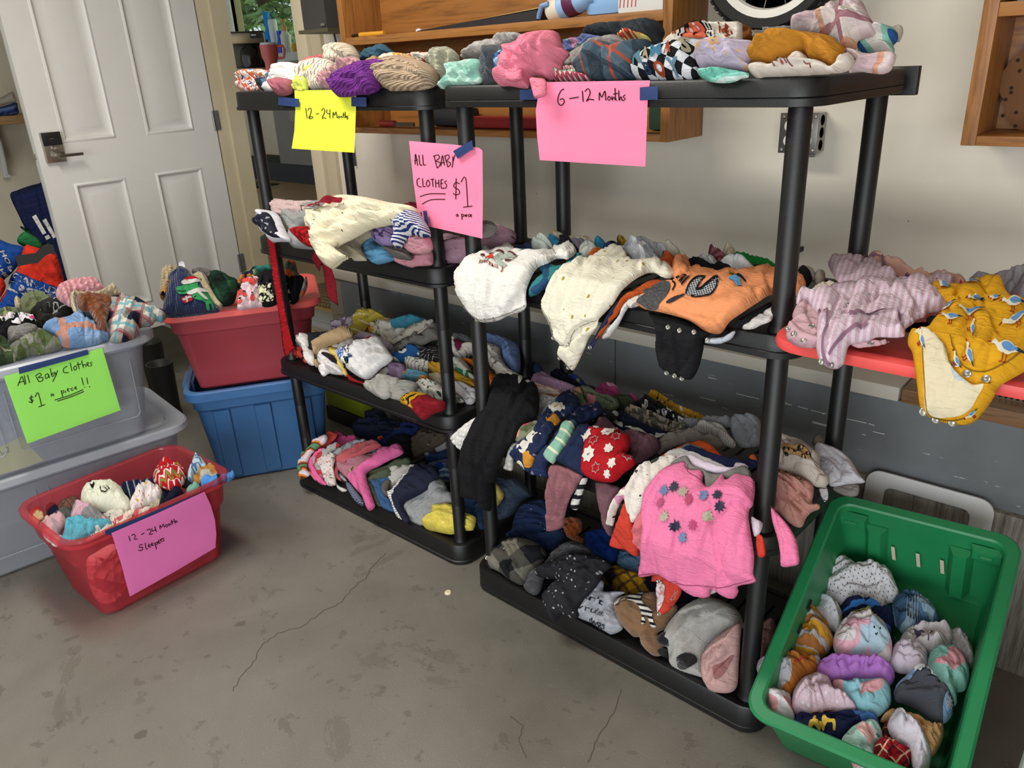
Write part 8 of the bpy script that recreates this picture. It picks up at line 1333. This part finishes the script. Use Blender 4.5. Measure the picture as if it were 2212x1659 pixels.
s_ = sign('RT', '605,1135 860,1025 1110,910 1145,985 1168,1065 1175,1140 1170,1215 940,1350 705,1480 660,1310', 'pink paper sign reading 12 - 24 month sleepers taped to the red tote', 'f07ac0', FRT, 0, prof=[(-.155, .0), (-.185, .2), (-.205, .31)])
strokes(s_, ['697,1150 706,1178', '712,1148 726,1140 734,1150 726,1168 745,1165', '765,1142 782,1134', '795,1120 810,1112 818,1124 808,1142 828,1138', '822,1108 826,1124 842,1116', '838,1098 848,1128', '868,1112 866,1090 876,1104 884,1084 892,1104', '902,1086 896,1096 904,1102 910,1092 902,1086', '914,1080 918,1096 922,1082 930,1090', '928,1062 936,1086', '924,1076 940,1070', '942,1058 950,1082 950,1070 956,1066 960,1078',
             '772,1196 755,1200 754,1212 774,1212 768,1228 748,1228', '786,1186 792,1222 802,1216', '804,1206 814,1198 806,1192 804,1208 818,1210', '820,1200 830,1190 822,1186 820,1202 834,1200', '838,1186 848,1222', '840,1190 852,1182 854,1192 844,1198', '858,1184 866,1176 858,1172 857,1188 870,1188', '868,1166 874,1182 872,1170 880,1162', '890,1160 880,1166 890,1174 880,1180'], 1.7, INK)
tape('RT', '570,1122 1095,915 1100,945 740,1085 600,1147 575,1145', 'blue tape along the rim of the open red tote', FRT, 0, prof=[(-.197, .2), (-.200, .31)])
# ------------------------------------------------------------------ clothes on the coral lid
FRU = yawframe((-2.655, 1.455, 0), 57.5)
g_ = 'clothes on the coral lid'
def a(pts, name, label, cat, spec, lift=0, T=.04, tilt=38, **k): return garment('RU', pts, name, label, cat, spec, FRU, z0=.700, lift=lift, T=T, tilt=tilt, group=g_, **k)
a('300,142 340,123 400,128 445,150 440,200 400,220 330,190', 'baby_sweater', 'grey tweed sweater at the back of the coral lid', 'sweater', 'heather:7a7672;4f4b48;s=300', .09)
a('668,165 700,128 770,113 842,110 858,155 790,190 700,190', 'baby_shirt', 'teal shirt at the back of the coral lid', 'shirt', 'plain:2f7a70', .08)
a('928,120 960,73 1012,83 1030,150 1050,190 960,200', 'baby_shirt', 'olive shirt with orange prints behind the black one', 'shirt', 'patch:5d6450;5d6450;c95a30;w=.05', .08)
a('1038,330 1070,220 1090,183 1100,240 1078,305', 'baby_shirt', 'white and grey printed edge at the right end of the coral lid', 'shirt', 'patch:b9b0a8;8a8480;c96a4a;w=.03', .02)
a('76,295 85,218 95,148 130,113 182,110 213,130 215,190 190,260 150,330 115,355 88,335', 'baby_sweater', 'cream knit sweater with reindeer antlers at the left', 'sweater', 'knit:cbb78f;w=.014;h=.01', .03, .05)
strokes(c := garment('RU', '92,290 145,255 140,320 112,350 95,335', 'baby_hat', 'tan reindeer face patch beside the navy crocodile sweater', 'hat', 'plain:b58a4c', FRU, z0=.7, lift=.05, T=.02, tilt=30, lay=.02, group=g_), ['108,318 118,312 124,322 114,330 108,318'], 6, INK, 'nose', .002)
a('305,185 340,158 380,163 412,200 435,262 475,332 515,382 495,405 440,380 380,300 330,230', 'baby_fleece', 'cream fleece between the crocodile sweater and green plaid', 'fleece', 'fuzz:c6b693;s=200', .02, .035)
a('418,195 440,153 480,146 530,163 570,188 612,205 618,262 603,342 582,374 540,389 496,374 446,295', 'baby_shirt', 'dark green and black buffalo check shirt', 'shirt', 'buffalo:1c4a2f;0c1a14;w=.08;r=-20', .02, .05, cre=[('440,200 500,260 560,360', .009), ('520,180 560,250 590,330', .008)])
a('612,250 630,188 680,148 740,123 775,140 780,220 700,230 650,265 622,280', 'baby_shirt', 'navy shirt with autumn flowers behind the strawberries', 'shirt', 'floral:1d2233;c98a3a;b0563c;6f8a6a;w=.035;k=.4', .05)
a('928,205 960,173 1042,173 1075,200 1065,272 1032,354 990,375 948,320', 'baby_shirt', 'black shirt at the right end of the coral lid', 'shirt', 'plain:15151a', .0, .045)
c = a('616,405 625,330 640,258 690,203 772,198 775,262 803,372 803,400 720,410 640,425', 'baby_shirt', 'pale pink shirt with red strawberries', 'shirt', 'plain:e5c9cf', .0, .04, lay=.01)
for x, y, r in ((680, 232, 26), (728, 255, 26), (645, 318, 24), (675, 345, 20), (730, 370, 22), (770, 235, 14), (640, 385, 20)):
    decal(c, [[((x + r * math.cos(t) * (1 - .15 * math.sin(t))) / 3.1905 + 320, (y + r * .75 * math.sin(t)) / 3.1905 + 540) for t in np.linspace(0, 2 * PI, 11)[:-1]]], 'dots:cf4440;e0a08c;w=.006;k=.15', 'strawberry', .002); strokes(c, [f'{x-8},{y-22} {x},{y-30} {x+8},{y-22}', f'{x},{y-30} {x+2},{y-20}'], 2.5, 'plain:22251f', 'leaf', .004)
c = a('760,205 790,158 832,153 872,168 905,262 925,342 872,394 795,400 768,335 756,292', 'baby_shirt', 'black shirt with glowing skeleton and spider web print', 'shirt', 'plain:141318', .005, .045, lay=.012)
decal(c, ['770,265 790,252 800,270 850,262 862,300 850,320 865,340 790,350 762,320', '772,345 865,345 868,380 800,388 770,365'], 'scribble:d9d8b4;1b1a1c;w=.02;k=.06;g=.2', 'bone_print', .003)
a('925,245 965,240 1000,330 985,365 950,372 930,300', 'baby_shirt', 'black and cream striped skeleton sleeve beside the ribbon', 'shirt', 'stripe:141318;d0cfb4;w=.035;k=.4;r=80', .005, .03, lay=.012)
c = a('106,462 115,398 140,298 162,228 146,210 198,158 230,138 292,163 312,195 350,218 385,223 402,270 442,342 492,422 497,442 440,454 300,474 160,484', 'baby_sweater', 'navy knit sweater with green crocodile in a red cap', 'sweater', 'knit:1a2d5c;121a30;w=.008;h=.006', .0, .05, lay=.02, wr=.006, cre=[('160,228 230,190 320,212', .008, .012)])
decal(c, ['222,320 240,315 262,312 290,282 360,265 370,300 420,320 450,372 470,440 462,445 455,420 440,415 440,445 420,446 415,412 370,402 340,390 320,362 290,360 250,366 228,345'], 'plain:2f8a4f', 'crocodile', .002)
decal(c, ['275,272 300,240 340,223 365,240 365,262 300,275'], 'plain:a31822', 'cap', .004); decal(c, ['262,292 280,268 365,250 372,268 285,300', '300,352 400,308 428,325 330,368', '372,338 432,380 415,392 365,350'], 'fuzz:e3dfd8', 'trim', .005)
decal(c, ['258,392 320,370 332,402 280,418'], 'plain:a81c28', 'gift', .004); strokes(c, ['268,400 328,382', '290,378 300,415'], 4, 'plain:e3dfd8', 'bow', .006); strokes(c, ['232,345 260,348 290,340', '345,388 362,375'], 1.5, INK, 'mouth', .004)
decal(c, ['228,130 262,126 270,152 236,158'], 'plain:dcdce0', 'size_tag', .003)

# ------------------------------------------------------------------ reusable bags behind the totes, shelf with plastic bag, bracket
FBG = Frame((-3.05, .85, 0), (.28, .96, 0), (-.96, .28, 0), (0, 0, 1)); FNB = Frame((-3.93, 1.10, 0), (.28, .96, 0), (-.96, .28, 0), (0, 0, 1))
g_ = 'reusable shopping bags'
BAGB, BAGR = 'plain:123f86', 'plain:c8301f'
vp = [(0, .0), (0, 1.6)]
def bag(pts, label, spec, F, T=.05, lay=0, **k): return garment('N1', pts, 'shopping_bag', label, 'bag', spec, F, prof=vp, T=T, R=.06, lay=lay, group=g_, sp=6, **k)
c = bag('72,867 120,835 200,805 285,783 420,760 520,1700 560,2350 420,2350 380,1800 340,1270 280,1240 205,1150 130,1005', 'navy bag printed with white exclamation marks behind the door edge', 'plain:131b3f', FNB, .02, wr=.004)
decal(c, ['228,1018 255,1002 330,1135 305,1148', '318,1160 345,1147 362,1172 332,1187', '300,1045 328,1032 400,1160 380,1175'], 'plain:d8d4cc', 'exclamation', .002, sharp=True)
for i in range(9): 
    y = 862 + i * 34; text(c, ('Enrich your life. Enrichissez votre vie.', 'your life. Enrich your life. Enrichissez', 'votre vie. Enrich your life. Enrich')[i % 3], (80 + i * 15, y + 4), (235, -62), (4, -14), 'plain:3f4c80', off=.0015)
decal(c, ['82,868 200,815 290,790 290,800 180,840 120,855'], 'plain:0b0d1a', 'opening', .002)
bag('140,1088 170,1092 215,1130 200,1140', 'dark green bag corner beside the navy bag', 'plain:1e5a34', FNB, .01, lay=.03)
bag('133,1240 190,1172 300,1235 320,1300 200,1290', 'green bag flap above the red bag', 'plain:1f6a3a', FBG, .02, lay=-.14)
c = bag('-60,1190 0,1208 80,1240 178,1265 180,1330 120,1420 60,1480 -60,1560', 'blue shopping bag with white letters at the left edge', BAGB, FBG, .04, lay=-.07, cre=[('0,1230 80,1300 150,1290', .01), ('20,1260 60,1350 90,1420', .008)])
for t, o_, r_, u_ in (('HO', (30, 1275), (55, 100), (-32, 10)), ('P', (85, 1390), (20, 40), (-30, 12)), ('TH', (-5, 1370), (50, 75), (-30, 10)), ('E', (48, 1450), (20, 30), (-24, 8))): text(c, t, o_, r_, u_, 'plain:dcd9d4', bold=.03)
bag('-60,1440 0,1450 30,1480 40,1530 0,1600 -60,1640', 'red bag corner at the left edge below the blue one', BAGR, FBG, .03, lay=.01)
c = bag('120,1400 175,1235 220,1232 330,1262 395,1275 430,1370 470,1510 500,1560 520,1900 480,2500 -40,2600 -60,1800 0,1620 40,1560', 'red and blue shopping bag with large white letters behind the clear totes', BAGR, FBG, .05, cre=[('200,1300 300,1400 430,1440', .012, .04), ('330,1300 380,1400 460,1500', .01, .03), ('130,1380 220,1430', .008)])
decal(c, ['92,1415 250,1455 400,1510 530,1560 520,1880 480,2460 -30,2560 -50,1800 5,1625 45,1560'], BAGB, 'blue_panel', .0015)
text(c, 'CANADI', (82, 1452), (330, 118), (14, -46), 'plain:dcd9d4', bold=.035); text(c, 'ERSTO', (46, 1528), (350, 110), (14, -66), 'plain:dcd9d4', bold=.045)
text(c, 'NADIAN', (-20, 2340), (130, -10), (6, -30), 'plain:8fa0bf', bold=.03); text(c, 'STORE', (-20, 2390), (120, -10), (6, -34), 'plain:8fa0bf', bold=.03)
m = MB(); hp_ = [FBG.wor(FBG.loc(on_plane(px_of('N1', q), FBG.o + FBG.A[1] * (-.075), FBG.A[1])[0])) for q in ('118,1345', '150,1335', '230,1322', '262,1320', '310,1270', '350,1250', '390,1262')]
for p, q in zip(hp_[:-1], hp_[1:]):
    u_ = np.array([0, 0, .017]); n_ = -FBG.A[1] * .004
    m.add([tuple(p - u_), tuple(q - u_), tuple(q + u_), tuple(p + u_), tuple(p - u_ + n_), tuple(q - u_ + n_), tuple(q + u_ + n_), tuple(p + u_ + n_)], [(0, 1, 2, 3), (7, 6, 5, 4), (0, 4, 5, 1), (2, 6, 7, 3), (1, 5, 6, 2), (0, 3, 7, 4)], True)
o = m.build('handle', plain('strap_black', '191714', .8)); o.parent = c.o; o.location = -Vector(c.org)
# little wall shelf with wrapped cloth
q = atx(30, 258, -4.6); o = MB().box((-4.95, q[1] - .9, q[2] - .02), (-4.55, q[1] + .14, q[2] + .02), .004).build('wall_shelf', mat_wood('shelf_pine', '8a6c4a', '5d452c', 'Y')); o['label'] = 'wooden wall shelf on a white bracket left of the door'; o['category'] = 'shelf'
qb = atx(14, 375, -4.9); MB().tube([(-4.62, q[1] - .16, q[2] - .03), (-4.80, qb[1] - .02, q[2] - .10), (-4.90, qb[1], qb[2])], .012, 8).build('bracket', plain('bracket_white', 'b9b9b6', .4), o)
MB().box((-4.92, qb[1] - .014, qb[2] - .02), (-4.90, qb[1] + .014, q[2] - .02)).build('bracket_plate', plain('bracket_white', 'b9b9b6', .4), o)
FS_ = Frame((-4.62, q[1], 0), (.28, .96, 0), (-.96, .28, 0), (0, 0, 1))
garment('N1', '-80,250 0,235 60,218 118,205 128,240 132,282 60,300 -80,312', 'wrapped_cloth', 'blue cloth in clear plastic wrap on the wall shelf', 'cloth', 'stripe:2c3f6e;55688f;w=.03;k=.4;r=80', FS_, prof=vp, T=.05, cre=[('0,260 60,250 120,230', .01), ('0,285 70,270 130,258', .01)])
WRP = seethru('clear_wrap', 'b9b5ab', .35, 'dad7d0', .1)
garment('N1', '-80,200 0,170 40,150 90,125 110,160 118,200 60,214 0,232 -80,245', 'plastic_wrap', 'crumpled clear plastic bag above the blue cloth', 'plastic bag', 'plain:b9b5ab', FS_, prof=vp, T=.06, wr=.015, mat=WRP)
# things behind the totes on the floor
bk = plain('boot_black', '15130f', .6)
for i, (x, y, lb) in enumerate(((368, 905, 'black boot standing behind the clear and blue totes'), (345, 850, 'second black boot behind the totes, nearer the door'))):
    P = atz(x + 6, y + 12, 0); b = MB(); o = empty('rubber_boot', tuple(P), lb, 'boot', 'boots behind the totes'); b.lathe([(.05, 0), (.055, .02), (.048, .08), (.052, .2), (.058, .30), (.052, .30), (.001, .25)], 18).build('shaft', bk, o); MB().box((-.045, -.16, 0), (.045, .03, .075), .03).build('foot', bk, o)
P = atz(740, 925, 0); o = empty('lime_toy', (P[0], P[1] + .10, 0), 'lime green and black case on the floor behind the left shelving', 'case'); MB().box((-.14, -.08, 0), (.14, .08, .07), .01).build('base', bk, o); MB().box((-.135, -.078, .07), (.135, .078, .17), .02).build('top', plain('lime', '8f9f16', .5), o); o.name = 'tool_case'
